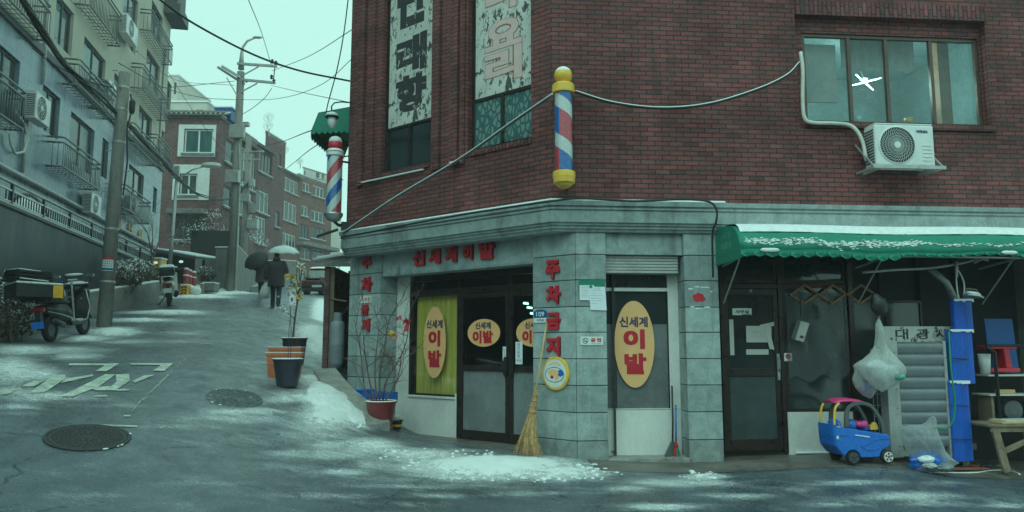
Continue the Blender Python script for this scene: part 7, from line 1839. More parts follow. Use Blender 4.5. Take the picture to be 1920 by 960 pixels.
# hanging bags
def bag(name, label, c, prof, seg, material, seed, squash=.6, cat='bag', fold=.10):
    t = thing(name, label, cat, c); rnd = random.Random(seed); m = MB(); rings = []
    ph = [rnd.uniform(0, 6.28) for _ in range(5)]
    for x, r, z in prof:
        rings.append([(x + r * math.cos(a) * (1 + fold * math.sin(5 * a + ph[0] + z * 4) + fold * .7 * math.sin(9 * a + ph[1] - z * 7)), r * squash * math.sin(a) * (1 + fold * math.sin(7 * a + ph[2])), z + .02 * math.sin(3 * a + ph[3]) * (r > .1)) for a in [2 * math.pi * k / seg for k in range(seg)]])
    m.loft(rings); m.build('sack', M[material], t, smooth=True); return t
def bag2(name, label, outline, dep, thick, material, seed, cat='bag', centre=None, creases=11, n=72, sag=0.0):
    """limp plastic bag: picture outline given real thickness, folds gathered towards the neck"""
    P = [at(x, y, dep) for x, y in outline]; c = at(*centre, dep); t = thing(name, label, cat, P[0]); rnd = random.Random(seed); m = MB()
    per = [0]
    for a, b in zip(P, P[1:] + P[:1]): per.append(per[-1] + (b - a).length)
    def edge(s):
        s = s % per[-1]
        for i in range(len(P)):
            if per[i] <= s <= per[i + 1]: return P[i].lerp(P[(i + 1) % len(P)], (s - per[i]) / max(per[i + 1] - per[i], 1e-6))
    E = [edge(per[-1] * i / n) for i in range(n)]; neck = P[0]; ph = [rnd.uniform(0, 6.28) for _ in range(6)]
    def prof(f, i, side):
        p = c.lerp(E[i], f); d = (p - neck); ang = math.atan2(d.x, -d.z) ; L = d.length
        fold = math.sin(ang * creases * 2 + ph[0] + 2 * math.sin(L * 9 + ph[1])) + .6 * math.sin(ang * creases * 4.3 + ph[2] - L * 6)
        near = min(L / .25, 1)
        y = side * thick * (max(1 - f ** 2.4, 0)) ** .5 * near * (.85 + .25 * math.sin(L * 11 + ph[3] + side)) + side * .013 * fold * min(L / .1, 1) * (1 - f ** 6)
        return Vector((p.x, p.y + y, p.z)) - t.location
    for side in (-1, 1):
        rings = [[prof(f, i, side) for i in range(n)] for f in (1.0, .97, .92, .85, .76, .66, .55, .43, .3, .17, .05)]
        m.loft(rings, cap=False)
    bmesh.ops.remove_doubles(m.bm, verts=m.bm.verts, dist=.0008)
    m.build('sack', M[material], t, smooth=True); return t
hk = at(1648, 592, 10.75); k_ = 10.75 / 1400
HB = bag2('hanging_bag', 'full milky white plastic bag hanging from a hook above the louvred unit', [(1648, 592), (1653, 606), (1654, 630), (1662, 648), (1678, 668), (1694, 684), (1700, 696), (1696, 706), (1680, 722), (1664, 730), (1654, 736), (1646, 731), (1634, 722), (1618, 706), (1608, 690), (1606, 684), (1620, 672), (1634, 660), (1642, 646), (1643, 630), (1642, 606)], 10.72, .15, 'filmwhite', 4, centre=(1652, 690))
m = MB(); m.box(-.012, .012, -.012, .012, -.08, .12); m.build('hook_strip', M['woodwarm'], HB)
m = MB(); m.ell((.03, 0, -.80), (.2, .08, .13), 14, 9); m.ell((.12, .0, -.83), (.15, .08, .08), 12, 8); m.ell((-.08, 0, -.72), (.15, .08, .1), 12, 8); m.build('contents', M['paper'], HB, smooth=True)
m = MB(); m.ell((.2, -.06, -.86), (.1, .05, .05), 10, 7); m.build('green_contents', M['letterteal'], HB, smooth=True)
bag2('hanging_bag', 'smaller grey plastic bag half hidden behind the full white bag', [(1622, 672), (1632, 690), (1640, 712), (1642, 735), (1632, 748), (1618, 742), (1604, 728), (1598, 712), (1604, 694), (1600, 684), (1612, 676)], 10.95, .1, 'filmwhite', 8, centre=(1620, 715))
t = thing('hanging_bundle', 'dark lumpy bundle hanging above the white plastic bag', 'bundle', at(1648, 572, 10.7)); m = MB(); m.ell((0, 0, 0), (.12, .09, .14), 14, 10); m.ell((-.04, 0, .1), (.07, .06, .08), 10, 8); m.ell((.03, 0, -.08), (.1, .08, .08), 10, 8); m.build('bundle', M['black'], t, remesh=.018)
t = thing('hanging_cloths', 'blue and orange rags hanging below the smaller grey bag', 'rags', at(1622, 720, 10.9)); m = MB(); m.prism([(-.03, 0, .05), (.05, 0, .04), (.07, .02, -.12), (-.04, .02, -.14)], (0, .03, 0)); m.build('blue_rag', M['blue'], t, bevel=.01); m = MB(); m.prism([(-.02, -.01, .12), (.03, -.01, .12), (.03, -.01, .05), (-.02, -.01, .05)], (0, .03, 0)); m.build('orange_rag', M['terracotta'], t, bevel=.01)

# tall blue wrapped column
BC = onfr(.35)
def bcol(x0, x1, y0, y1): return BC.u_(x0, (y0 + y1) / 2), BC.u_(x1, (y0 + y1) / 2), BC.z_((x0 + x1) / 2, y1), BC.z_((x0 + x1) / 2, y0)
u0, _, z0, _ = bcol(1782, 1824, 718, 866)
CL = thing('wrapped_column', 'tall column wrapped in bright blue corrugated plastic sheet', 'column', BC.w(u0, z0), BC.rot)
for x0, x1, y0, y1, d in ((1784, 1822, 714, 866, .10), (1783, 1827, 618, 720, .12), (1789, 1825, 561, 624, .09)):
    a, b, c, e = bcol(x0, x1, y0, y1); a -= u0; b -= u0; c -= z0; e -= z0; m = MB()
    n = 14; top = []; fr_ = []
    rr = random.Random(x0)
    ring = [(a, 0), (a + (b - a) * .45, -.02), (b, .02), (b, d), (a, d)]
    m.prism([(x, y, c) for x, y in ring], (0, 0, e - c)); 
    s = m.build('sheet', M['bluewrap'], CL, bevel=.012)
    m = MB()
    for k in range(10): x = a + .02 + (b - a - .04) * k / 9; y = -.02 * (1 - abs(k / 9 - .45) / .55) - .006; m.box(x - .003, x + .003, y, y + .006, c + .01, e - .01)
    m.build('sheet_ribs', M['bluewrap'], CL)
    m = MB(); m.prism([(a + (b - a) * q / 8, -.034 + rr.uniform(-.003, .003), e - .03 + rr.uniform(-.02, .01)) for q in range(9)] + [(b, -.03, e + .004), (a, -.03, e + .004)], (0, .02, 0)); m.build('torn_edge', M['paper'], CL)
m = MB(); 
for py in (672, 760, 823): z = BC.z_(1803, py) - z0; m.tube([(-.03, -.03, z + .01), (.16, -.05, z), (.34, -.01, z - .01)], .007, 5)
m.build('rope', M['black'], CL)
q = at(1828, 558, 10.85); t = thing('clothes_iron', 'old white clothes iron lying on top of the blue column', 'iron', q, R(5), rot=(R(-8), R(6), R(5)))
m = MB(); m.prism([(-.15, -.05, 0), (-.12, -.09, 0), (.02, -.08, 0), (.15, 0, 0), (.02, .08, 0), (-.12, .09, 0), (-.15, .05, 0)], (0, 0, .03)); m.build('sole', M['steel'], t, bevel=.006)
m = MB(); m.prism([(-.14, -.05, .031), (-.11, -.075, .031), (.01, -.065, .031), (.11, 0, .031), (.01, .065, .031), (-.11, .075, .031), (-.14, .05, .031)], (-.01, 0, .04)); m.build('housing', M['enamel'], t, bevel=.012)
m = MB(); m.tube([(-.12, 0, .06), (-.12, 0, .12), (.03, 0, .12), (.06, 0, .07)], .014, 7); m.build('handle', M['greyplas'], t, smooth=True)
mb = MB(); o0 = at(1798, 552, 10.95)
for pts in (((1796, 500), (1793, 520), (1795, 545), (1798, 560)), ((1793, 502), (1803, 518), (1808, 535), (1807, 558))): mb.tube(curve_pts([at(x, y, 10.95) - o0 for x, y in pts], 5), .011, 6)
mb.tube([at(1793, 490, 10.95) - o0, at(1794, 520, 10.95) - o0], .018, 6)
tag(mb.build('wires', M['ivory'], smooth=True, loc=o0), 'pale wires dropping from the awning to the top of the blue column', 'wires')
mb = MB(); o0 = at(1780, 640, 10.7); mb.tube(curve_pts([at(x, y, d) - o0 for x, y, d in ((1779, 622, 10.8), (1783, 690, 10.72), (1790, 750, 10.68), (1788, 785, 10.66), (1775, 803, 10.66), (1752, 802, 10.66))], 6), .012, 6); tag(mb.build('hose', M['greenhose'], smooth=True, loc=o0), 'thin green hose looping down beside the blue column', 'hose')
# pink jug, clear rubbish bag, planks
q = G(1769, 852) + Vector((0, .05, 0)); t = thing('jug', 'lilac plastic jerry can behind the clear rubbish bag', 'jerry can', q); s = 10.8 / 1400
m = MB(); m.loft([[(x * 13 * s * f, y * .1 * f, z) for x, y in ((-1, -1), (1, -1), (1, 1), (-1, 1))] for f, z in ((.96, 0), (1, .02), (1, 34 * s), (.85, 40 * s), (.5, 43 * s))]); m.build('can', M['lilac'], t, bevel=.02, seg=3)
m = MB(); m.lathe([(.03, 42 * s), (.03, 48 * s), (.005, 48 * s)], (-.04, 0, 0), 14); m.build('cap', M['enamel'], t); m = MB(); m.tube([(-.0, 0, 42 * s), (.02, 0, 47 * s), (.07, 0, 46 * s), (.085, 0, 39 * s)], .012, 7); m.build('handle', M['lilac'], t, smooth=True)
q = G(1738, 884); k_ = q.y / 1400
def CLP(x, r, y): return ((x - 1738) * k_, r * k_, (884 - y) * k_)
RB = bag2('rubbish_bag', 'knotted clear plastic bag of rubbish on the ground before the louvred unit', [(1742, 783), (1752, 780), (1757, 790), (1748, 800), (1760, 822), (1772, 846), (1790, 864), (1798, 868), (1780, 876), (1760, 884), (1735, 886), (1714, 884), (1712, 866), (1702, 846), (1690, 822), (1689, 802), (1704, 797), (1728, 796), (1738, 790)], q.y - .05, .19, 'film', 5, centre=(1738, 848))
RB.location = q + Vector((0, -.05, 0)); 
for c_ in RB.children: c_.location = at(1742, 783, q.y - .05) - RB.location
def crumple(m, c, r, seed, k=.3, seg=16, rings=11):
    rnd = random.Random(seed); c = Vector(c); out = []
    for j in range(rings + 1):
        a = -math.pi / 2 + math.pi * j / rings; ca = max(math.cos(a), .05)
        out.append([c + Vector((r[0] * ca * math.cos(b), r[1] * ca * math.sin(b), r[2] * math.sin(a))) * 1.0 + Vector((rnd.gauss(0, 1) * r[0], rnd.gauss(0, 1) * r[1], rnd.gauss(0, 1) * r[2])) * k * .3 for b in [2 * math.pi * q / seg for q in range(seg)]])
    m.loft(out)
m = MB(); crumple(m, (-.02, .0, .15), (.24, .13, .14), 3); m.build('blue_rubbish', M['blue'], RB)
m = MB(); crumple(m, (-.09, -.12, .19), (.12, .06, .05), 4, .25); m.build('white_rubbish', M['paper'], RB); m = MB(); crumple(m, (-.06, -.13, .11), (.10, .05, .04), 5, .3); m.build('white_rubbish', M['papergrey'], RB)
m = MB(); crumple(m, (.16, -.1, .08), (.14, .07, .06), 6, .35); m.build('grey_rubbish', M['frost'], RB)
for lab, pts, mn in (('red brown plank end sticking out behind the clear rubbish bag', [(1775, 868), (1838, 879)], 'woodred'), ('second reddish plank lying flat in front of the bench leg', [(1740, 884), (1850, 882)], 'woodred')):
    a, b = G(*pts[0]), G(*pts[1]); t = thing('plank', lab, 'plank', a, 0, 'planks on the ground by the bench'); m = MB(); d = b - a; m.bar(Vector((0, 0, .03)), d + Vector((0, 0, .03)), .11, .025); m.build('board', M[mn], t, bevel=.004)
mb = MB(); o0 = G(1820, 886); mb.tube([p - o0 + Vector((0, 0, .012)) for p in curve_pts([G(1742, 887), G(1780, 888), G(1830, 888), G(1858, 884), G(1890, 884), G(1913, 891)], 5)], .012, 6); mb.tube([p - o0 + Vector((0, 0, .014)) for p in curve_pts([G(1868, 874), G(1890, 878), G(1912, 892)], 5)], .01, 6); tag(mb.build('strip', M['enamel'], smooth=True, loc=o0), 'white plastic strip lying on the ground by the bench legs', 'strip')
lump('little dark heap of litter on the planks by the bench leg', [(G(1850, 880) + Vector((0, 0, .05)), (.1, .05, .04))], 'black', 'litter', 'litter', 7, remesh=.015)

# wooden bench with boards on top
WB = onfr(.3); ub0 = WB.u_(1826, 800); zt_ = WB.z_(1870, 792); zbm = WB.z_(1860, 880)
BN = thing('wooden_bench', 'rough wooden work bench with splayed legs and a diagonal brace', 'bench', WB.w(ub0, zbm), WB.rot)
h = zt_ - zbm; wB = 1.15
m = MB(); m.box(0, wB, -.3, .02, h - .035, h); m.box(0, wB, .03, .35, h - .035, h); m.build('top', M['wood'], BN, bevel=.006)
m = MB(); m.box(.05, wB, -.28, -.25, h - .11, h - .037); m.build('apron', M['wood'], BN, bevel=.005)
for x0, x1, y in ((.12, .26, -.26), (.04, .02, .28), (1.0, 1.05, -.26), (1.0, 1.05, .28)): m = MB(); m.bar((x0, y, h - .04), (x1, y, 0), .11, .05); m.build('leg', M['wood'], BN, bevel=.006)
m = MB(); m.bar((.22, -.25, .28), (.95, -.25, h - .1), .05, .07); m.build('brace', M['wood'], BN, bevel=.005)
m = MB(); m.box(.0, .2, .24, .3, .25, .34); m.build('stretcher', M['wood'], BN, bevel=.005)
t = thing('boards', 'pale flat boards lying on the wooden bench top', 'boards', WB.w(ub0 + .25, zt_ + .004, .1), WB.rot + R(4)); m = MB(); m.box(0, .9, -.15, .15, 0, .02); m.build('lower_board', M['bamboo'], t, bevel=.003); m = MB(); m.box(.1, 1.0, -.1, .22, .021, .04); m.build('upper_board', M['papergrey'], t, bevel=.003)
# pipe rail and shelves behind the bench
SR = onfr(-.05); uu = SR.u_(1828, 650)
SHF = thing('pipe_shelf', 'dark pipe frame shelving with thin white shelf boards', 'shelf', SR.w(uu, SR.z_(1850, 860)), SR.rot); z0 = SR.z_(1850, 860)
zz = lambda py: SR.z_(1860, py) - z0
m = MB(); m.tube([(0, -.25, zz(648)), (1.2, -.25, zz(648))], .022, 8); x = SR.u_(1846, 700) - uu; m.tube([(x - .12, -.25, zz(650)), (x, -.25, zz(660)), (x, -.25, zz(792))], .026, 8); m.build('pipe_frame', M['blackmetal'], SHF, smooth=True)
for py in (703, 739): m = MB(); m.box(0, 1.2, -.24, .15, zz(py) - .012, zz(py) + .012); m.build('shelf_board', M['papergrey'], SHF, bevel=.003)
m = MB(); m.box(.05, .09, -.2, .1, zz(792), zz(739) - .013); m.build('upright', M['wood'], SHF)
us, zs = SR.u_(1876, 690) - uu, zz(700)
t = thing('plastic_stool', 'red plastic stool lying on its side on the upper shelf', 'stool', SR.w(uu + us, z0 + zs + .02, .06), SR.rot)
m = MB(); s = .0082; m.box(-.24, .22, -.04, .26, 44 * s - .01, 51 * s - .01); m.build('side_leg', M['red'], t, bevel=.012)
m = MB(); m.prism([(.03, -.03, .06), (.13, -.03, .06), (.09, -.03, .36), (.0, -.03, .36)], (0, .26, 0)); m.build('seat', M['red'], t, bevel=.012); m = MB(); m.box(-.24, .24, -.05, .26, .0, .062); m.build('side_leg', M['red'], t, bevel=.012)
t = thing('blue_board', 'flat blue board standing behind the red stool', 'board', SR.w(SR.u_(1850, 650, -.2), z0 + zz(702) + .015, -.15), SR.rot, rot=(R(-4), 0, SR.rot)); wbd = SR.u_(1903, 650, -.2) - SR.u_(1850, 650, -.2); m = MB(); m.box(0, wbd, 0, .03, 0, zz(598) - zz(702)); m.build('panel', M['bluetarp'], t, bevel=.004)
t = thing('white_tub', 'white plastic tub left of the red stool on the shelf', 'tub', SR.w(uu + .05, z0 + zz(702) + .014, .05), SR.rot); m = MB(); m.lathe([(.07, 0), (.09, .3), (.08, .3), (.06, .02)], (.05, 0, 0), 20); m.build('tub', M['enamel'], t, smooth=True)
t = thing('wood_block', 'small pale wooden block on the lower shelf', 'block', SR.w(SR.u_(1880, 735) , z0 + zz(739) + .013, .1), SR.rot); m = MB(); m.box(-.13, .13, 0, .1, 0, .06); m.build('block', M['bamboo'], t, bevel=.006)
t = thing('motor', 'round dark motor under the lower shelf', 'motor', SR.w(SR.u_(1892, 770), z0 + zz(790), .0), SR.rot); m = MB(); m.lathe([(.03, -.12), (.13, -.11), (.15, -.08), (.15, .1), (.06, .12)], (0, 0, .17), 26, Matrix.Rotation(R(90), 3, 'X')); m.build('housing', M['greyplas'], t, smooth=False, bevel=.006); m = MB(); m.lathe([(.02, -.14), (.05, -.135), (.05, -.11)], (0, 0, .17), 16, Matrix.Rotation(R(90), 3, 'X')); m.build('shaft', M['steel'], t)
# conduit and fittings below the awning
mb = MB(); o0 = RL.w(4.5, 2.75, .45)
mb.tube([p - o0 for p in curve_pts([RL.w(RL.u_(x, y, .5), RL.z_(x, y, .5), .5) for x, y in ((1618, 511), (1680, 506), (1740, 503), (1800, 494), (1838, 484))], 5)], .02, 7); mb.tube([p - o0 for p in [RL.w(RL.u_(x, y, .5), RL.z_(x, y, .5), .5) for x, y in ((1826, 492), (1842, 484), (1852, 488))]], .028, 6)
mb.tube([p - o0 for p in [RL.w(RL.u_(x, y, .1), RL.z_(x, y, .1), .1) for x, y in ((1745, 505), (1775, 530), (1790, 560))]], .05, 7)
tag(mb.build('conduit', M['galv'], smooth=True, loc=o0), 'grey conduit pipe hanging crookedly under the green awning', 'pipe')
# wooden scissor rack and hanging speaker
SC = F3.shifted(.06); xs = [1482, 1510, 1536, 1562, 1586, 1612, 1640]; t = thing('scissor_rack', 'wooden folding scissor rack stretched above the office window', 'rack', SC.w(SC.u_(1482, 550), SC.z_(1482, 553)), SC.rot)
P0 = t.location; m = MB()
def SL(px, py, o=0): u, z = SC.uz(px, py); return Vector((u - SC.u_(1482, 550), o, z - P0.z))
for i in range(3):
    x = 1482 + i * 53; 
    for a, b, o in (((x, 553), (x + 28, 534), 0), ((x + 26, 533), (x + 53, 551), .018), ((x, 551), (x + 28, 569), .018), ((x + 26, 569), (x + 53, 550), 0)): m.bar(SL(*a, o), SL(*b, o), .014, .035)
m.build('slats', M['woodwarm'], t, bevel=.003)
m = MB()
for i in range(4): m.ell(SL(1482 + i * 53, 552, -.012), .014, 8, 6)
m.build('pins', M['steel'], t)
q = SC.w(SC.u_(1494, 621), SC.z_(1494, 621), .12); t = thing('hanging_speaker', 'small beige and grey box hanging crooked on a black cord', 'speaker', q, 0, rot=(0, R(18), SC.rot - R(30)))
m = MB(); m.box(-.09, .09, -.05, .05, -.15, .15); m.build('box', M['papergrey'], t, bevel=.01); m = MB(); m.box(-.095, -.03, -.056, .056, -.155, .155); m.build('grey_side', M['greyplas'], t, bevel=.01); m = MB(); m.box(.02, .07, -.054, -.049, -.1, -.06); m.build('slot', M['black'], t)
m = MB(); m.tube([(0, 0, .15), (-.05, 0, .22)], .01, 5); m.tube([(-.05, 0, .22), (-.14, .0, .5)], .012, 5); m.build('cord', M['black'], t)
# dusty plastic sheet hung in front of the office window
PS = F3.shifted(.03); u0, u1 = PS.u_(1474, 600), PS.u_(1588, 600); z1_, z0_ = PS.z_(1500, 548), PS.z_(1500, 712)
t = thing('plastic_sheet', 'dusty clear plastic sheet taped over the office window', 'sheet', PS.w(u0, z0_), PS.rot); m = MB(); nx_, nz_ = 40, 24; w, h = u1 - u0, z1_ - z0_
rnd = random.Random(5)
V = [[m.v((w * i / nx_, -.012 + .010 * math.sin(i * .8 + j * .3) + .006 * math.sin(i * 2.1 - j * .8), h * j / nz_ + (.05 * math.sin(i * .35) + .04 * (i / nx_)) * (1 - j / nz_))) for j in range(nz_ + 1)] for i in range(nx_ + 1)]
for i in range(nx_):
    for j in range(nz_): m.f([V[i][j], V[i + 1][j], V[i + 1][j + 1], V[i][j + 1]])
m.build('film', M['filmsheet'], t, smooth=True)
# door notices
t, w, h = plate('small white and green sign at eye height on the office door', F3, 1373, 1409, 578, 591, -.015, 'enamel', 'door_sign', thick=.006); lettering('사무실', -.0, 0, w * .72, h * .5, M['ink'], t, y=-.0075, bold=.03); MB().box(-.0, w * .48, -.0075, -.006, -h * .5, -h * .34).build('green_strip', M['teal'], t)
t, w, h = plate('curling white paper notice taped on the office door', F3, 1399, 1441, 611, 642, -.012, 'papergrey', 'notice', 'notice', .004); lettering('세탁소', .0, h * .12, w * .45, h * .2, M['inkgrey'], t, y=-.0055, bold=0); lettering('미닫이문', 0, -h * .16, w * .55, h * .2, M['inkgrey'], t, y=-.0055, bold=0)
m = MB(); m.prism([(w * .3, -.008, h * .35), (w * .62, -.02, h * .62), (w * .6, -.02, -h * .2), (w * .7, -.03, -h * .95), (w * .5, -.02, -h * .9), (w * .38, -.012, -h * .1)], (0, .003, 0)); m.prism([(w * .1, -.009, h * .55), (w * .75, -.015, h * .75), (w * .75, -.015, h * .5), (w * .1, -.009, h * .38)], (0, .003, 0)); m.build('torn_tape', M['papergrey'], t)
for lab, x0, x1, y0, y1 in (('upright strip of pale tape on the left of the office door', 1368, 1376, 599, 666), ('level strip of pale tape below the office door notice', 1399, 1441, 655, 665)):
    t, w, h = plate(lab, F3, x0, x1, y0, y1, -.012, 'papergrey', 'tape_strip', 'tape', .003)
t, w, h = plate('small white card with a red disc beside the office door handle', F3, 1470, 1485, 662, 677, .022, 'enamel', 'card_sign', 'sign', .004); MB().oval(0, h * .08, w * .32, w * .32, -.0055, -.004, 20).build('red_disc', M['red'], t); lettering('세콤', 0, -h * .36, w * .5, h * .14, M['ink'], t, y=-.0055, bold=0)

# ------------------------------------------------------------------ people under umbrellas
def ellring(c, rx, ry, n=18, rot=0.0): return [Vector(c) + Vector((rx * math.cos(a) * math.cos(rot) - ry * math.sin(a) * math.sin(rot), rx * math.cos(a) * math.sin(rot) + ry * math.sin(a) * math.cos(rot), 0)) for a in [2 * math.pi * k / n for k in range(n)]]
def hand(m, w, d, side, curl=.6):
    """palm, four bent fingers and a thumb, pointing along d from wrist w"""
    d = d.normalized(); s = Vector((side, 0, 0)); s = (s - d * s.dot(d)).normalized(); f = d.cross(s)
    m.ell(w + d * .045, (.038, .018, .05), 12, 8, Matrix((s, f, d)).transposed())
    for k, (o, L) in enumerate(((-.027, .066), (-.009, .076), (.009, .072), (.027, .056))):
        p0 = w + d * .08 + s * o; p1 = p0 + d * L * .45; p2 = p1 + (d * (1 - curl) + f * curl).normalized() * L * .35; p3 = p2 + (d * (1 - 1.6 * curl) + f * curl * 1.3).normalized() * L * .25
        m.tube([p0, p1, p2, p3], [.0095, .009, .0085, .007], 7)
    p0 = w + d * .03 - s * .032; m.tube([p0, p0 - s * .022 + d * .025, p0 - s * .028 + d * .055 + f * .012], [.012, .011, .008], 7)
def person(label, base, rz, H, coat, legs, step, armL, armR, hem=.62, hood=False, hairlen=.0):
    """facing +y; step = forward offset of the left foot; arms are (elbow, wrist) from the shoulder"""
    k = H / 1.75; t = thing('person', label, 'person', base, rz); t.scale = (k, k, k)
    m = MB(); J = {}
    for s, st in ((-1, step), (1, -step)):
        hip = Vector((s * .09, 0, .9)); knee = Vector((s * .1, st * .45 + .03, .49)); ank = Vector((s * .105, st, .085 + (.05 if st < 0 else 0)))
        m.tube([hip + Vector((0, 0, .06)), hip, (hip + knee) / 2, knee, (knee + ank) / 2 + Vector((0, -.02, .03)), ank], [.085, .088, .075, .055, .052, .038], 12)
        m.tube([ank + Vector((0, -.05, -.04)), ank + Vector((0, .03, -.045)), ank + Vector((0, .13, -.06)), ank + Vector((0, .17, -.065))], [.035, .04, .036, .02], 10); J[s] = (hip, knee, ank)
    m.loft([ellring((0, 0, z), a, b) for z, a, b in ((.86, .12, .09), (.93, .165, .115), (1.03, .15, .105), (1.15, .145, .1), (1.3, .175, .115), (1.4, .18, .105), (1.45, .13, .08), (1.49, .062, .06), (1.55, .056, .058), (1.58, .058, .062))])
    m.ell((0, .015, 1.655), (.076, .095, .118), 18, 14); m.ell((0, .05, 1.6), (.05, .055, .055), 12, 8)
    m.ell((0, .112, 1.645), (.014, .02, .022), 8, 6)
    for s in (-1, 1): m.ell((s * .077, .0, 1.648), (.012, .022, .032), 8, 6)
    A = {}
    for s, (el, wr_) in ((-1, armL), (1, armR)):
        sh = Vector((s * .19, 0, 1.4)); el, wr_ = Vector(el), Vector(wr_)
        m.tube([sh + Vector((-s * .05, 0, .01)), sh, (sh + el) / 2, el, (el + wr_) / 2, wr_], [.055, .055, .047, .04, .036, .027], 10); hand(m, wr_, (wr_ - el) * .6 + Vector((0, 0, .0)), s, .6); A[s] = (sh, el, wr_)
    b = m.build('body', M['skin'], t, remesh=.011)
    m = MB()   # trousers
    for s in (-1, 1):
        hip, knee, ank = J[s]; m.tube([hip + Vector((0, 0, .08)), hip, (hip + knee) / 2, knee, (knee + ank) / 2, ank + Vector((0, -.0, .0)), ank + Vector((0, 0, -.03))], [.1, .108, .094, .078, .072, .068, .066], 14)
    m.loft([ellring((0, 0, z), a, bb) for z, a, bb in ((.84, .13, .1), (.9, .185, .13), (1.0, .18, .125), (1.05, .16, .11))]); m.build('trousers', M[legs], t, remesh=.014)
    m = MB()
    for s in (-1, 1):
        ank = J[s][2]; m.loft([[ank + Vector((x * w, y, z)) for x, z in ((-1, -.085), (1, -.085), (1.0, -.04), (.6, h), (-.6, h), (-1.0, -.04))] for y, w, h in ((-.08, .038, .02), (-.02, .046, .035), (.06, .05, .01), (.13, .05, -.025), (.19, .03, -.045))])
    m.build('shoe', M['black'], t, bevel=.01)
    m = MB(); rings = []; n = 26
    for i in range(n + 1):
        q = i / n; z = hem + (1.47 - hem) * q
        a = np.interp(z, [.6, .8, .95, 1.1, 1.3, 1.4, 1.45, 1.47], [.25, .25, .245, .235, .255, .24, .16, .1]); bb = np.interp(z, [.6, .95, 1.1, 1.3, 1.42, 1.47], [.195, .19, .18, .185, .145, .09])
        puff = 1 + .035 * abs(math.sin(q * math.pi * 6.5)); rings.append(ellring((0, 0, z), a * puff, bb * puff, 22))
    m.loft(rings)
    for s in (-1, 1):
        sh, el, wr_ = A[s]; pts = [sh + Vector((-s * .06, 0, .0)), sh, (sh + el) / 2, el, (el + wr_) / 2, wr_]; m.tube(pts, [.1, .108, .1, .09, .08, .066], 14)
    m.lathe([(.09, 1.44), (.1, 1.5), (.085, 1.53)], seg=18)
    if hood: m.ell((0, -.06, 1.52), (.12, .09, .09), 16, 10)
    m.build('coat', M[coat], t, remesh=.014)
    m = MB(); m.ell((0, -.01, 1.685), (.086, .1, .1), 18, 12); m.ell((0, -.05, 1.63 - hairlen), (.08, .06, .09 + hairlen), 14, 10); m.build('hair', M['hair'], t, remesh=.014)
    return t
def umbrella(label, apex, axis, span, rise, material, hold=.8, snow=False):
    q = Vector(axis).normalized().to_track_quat('Z', 'Y'); t = thing('umbrella', label, 'umbrella', apex, rot=q.to_euler())
    n = 8; sub_ = 5; m = MB(); rings = []
    for j in range(9):
        f = j / 8; r = span / 2 * math.sin(f * 1.25) / math.sin(1.25); z = -rise * (1 - math.cos(f * 1.25)) / (1 - math.cos(1.25)); ring = []
        for k in range(n * sub_):
            a = 2 * math.pi * k / (n * sub_); u = (k % sub_) / sub_; dip = 4 * u * (1 - u); ring.append((max(r, .004) * (1 - .075 * dip * f) * math.cos(a), max(r, .004) * (1 - .075 * dip * f) * math.sin(a), z + .05 * dip * f * f * rise * 2))
        rings.append(ring)
    m.loft(rings, cap=False); c = m.build('canopy', M[material], t, smooth=True); sd_ = c.modifiers.new('thick', 'SOLIDIFY'); sd_.thickness = .004
    for k in range(n):
        a = 2 * math.pi * k / n; m = MB(); m.tube([(span / 2 * math.sin(f * 1.25) / math.sin(1.25) * math.cos(a), span / 2 * math.sin(f * 1.25) / math.sin(1.25) * math.sin(a), -rise * (1 - math.cos(f * 1.25)) / (1 - math.cos(1.25)) - .008) for f in (0.02, .3, .6, .85, 1.0)], .004, 5); m.build('rib', M['steel'], t)
    m = MB(); m.tube([(0, 0, .06), (0, 0, -hold)], .007, 7); m.build('shaft', M['steel'], t)
    m = MB(); m.tube([(0, 0, -hold + .02), (0, 0, -hold - .07), (.0, .02, -hold - .11), (0, .05, -hold - .12)], .014, 8); m.build('handle', M['black'], t, smooth=True)
    if snow:
        m = MB(); rings = []
        for j in range(6):
            f = j / 8; r = span / 2 * math.sin(f * 1.25) / math.sin(1.25); rings.append([(max(r, .01) * math.cos(a), max(r, .01) * math.sin(a), -rise * (1 - math.cos(f * 1.25)) / (1 - math.cos(1.25)) + .012 * (1 - f)) for a in [2 * math.pi * k / 24 for k in range(24)]])
        m.loft(rings, cap=False); m.build('snow', M['snow'], t, smooth=True)
    return t
gm = G(516, 578); gm = Vector((gm.x, gm.y, gm.z))
hm = topz(516, 473, gm) - gm.z
man = person('person in a long dark padded coat walking away under the pale umbrella', gm, R(8), hm, 'coat', 'jeans', .14, ((-.30, .02, 1.12), (-.33, .08, .9)), ((.29, .02, 1.14), (.17, .24, 1.2)), hem=.66, hood=True)
sc_ = hm / 1.75; bpy.context.view_layer.update()
hp_ = man.matrix_world @ Vector((.15, .30, 1.22))
ap = at(529, 459, gm.y + .05); ap = Vector((hp_.x + .02, hp_.y - .12, ap.z))
umbrella('pale grey umbrella held over the person in the dark padded coat', ap, (ap - hp_), 61 * gm.y / 1400, .3, 'umbgrey', hold=(ap - hp_).length - .02)
gw = G(489, 556); hw_ = topz(489, 478, gw) - gw.z
wom = person('person in an olive coat with bent arm walking under the black umbrella', gw, R(-6), hw_, 'olive', 'jeans', .16, ((-.27, -.03, 1.14), (-.20, .16, 1.22)), ((.29, .02, 1.12), (.30, .06, .88)), hem=.6, hairlen=.05)
bpy.context.view_layer.update(); hp_ = wom.matrix_world @ Vector((-.19, .22, 1.24))
ap = at(476, 480, gw.y - .42); umbrella('black umbrella with snowy rim tilted back towards the street', ap, (-.22, -.72, .62), 50 * gw.y / 1400, .26, 'umbblack', hold=.75)
hp_ = man.matrix_world @ Vector((-.335, .09, .78)); s = gm.y / 1400
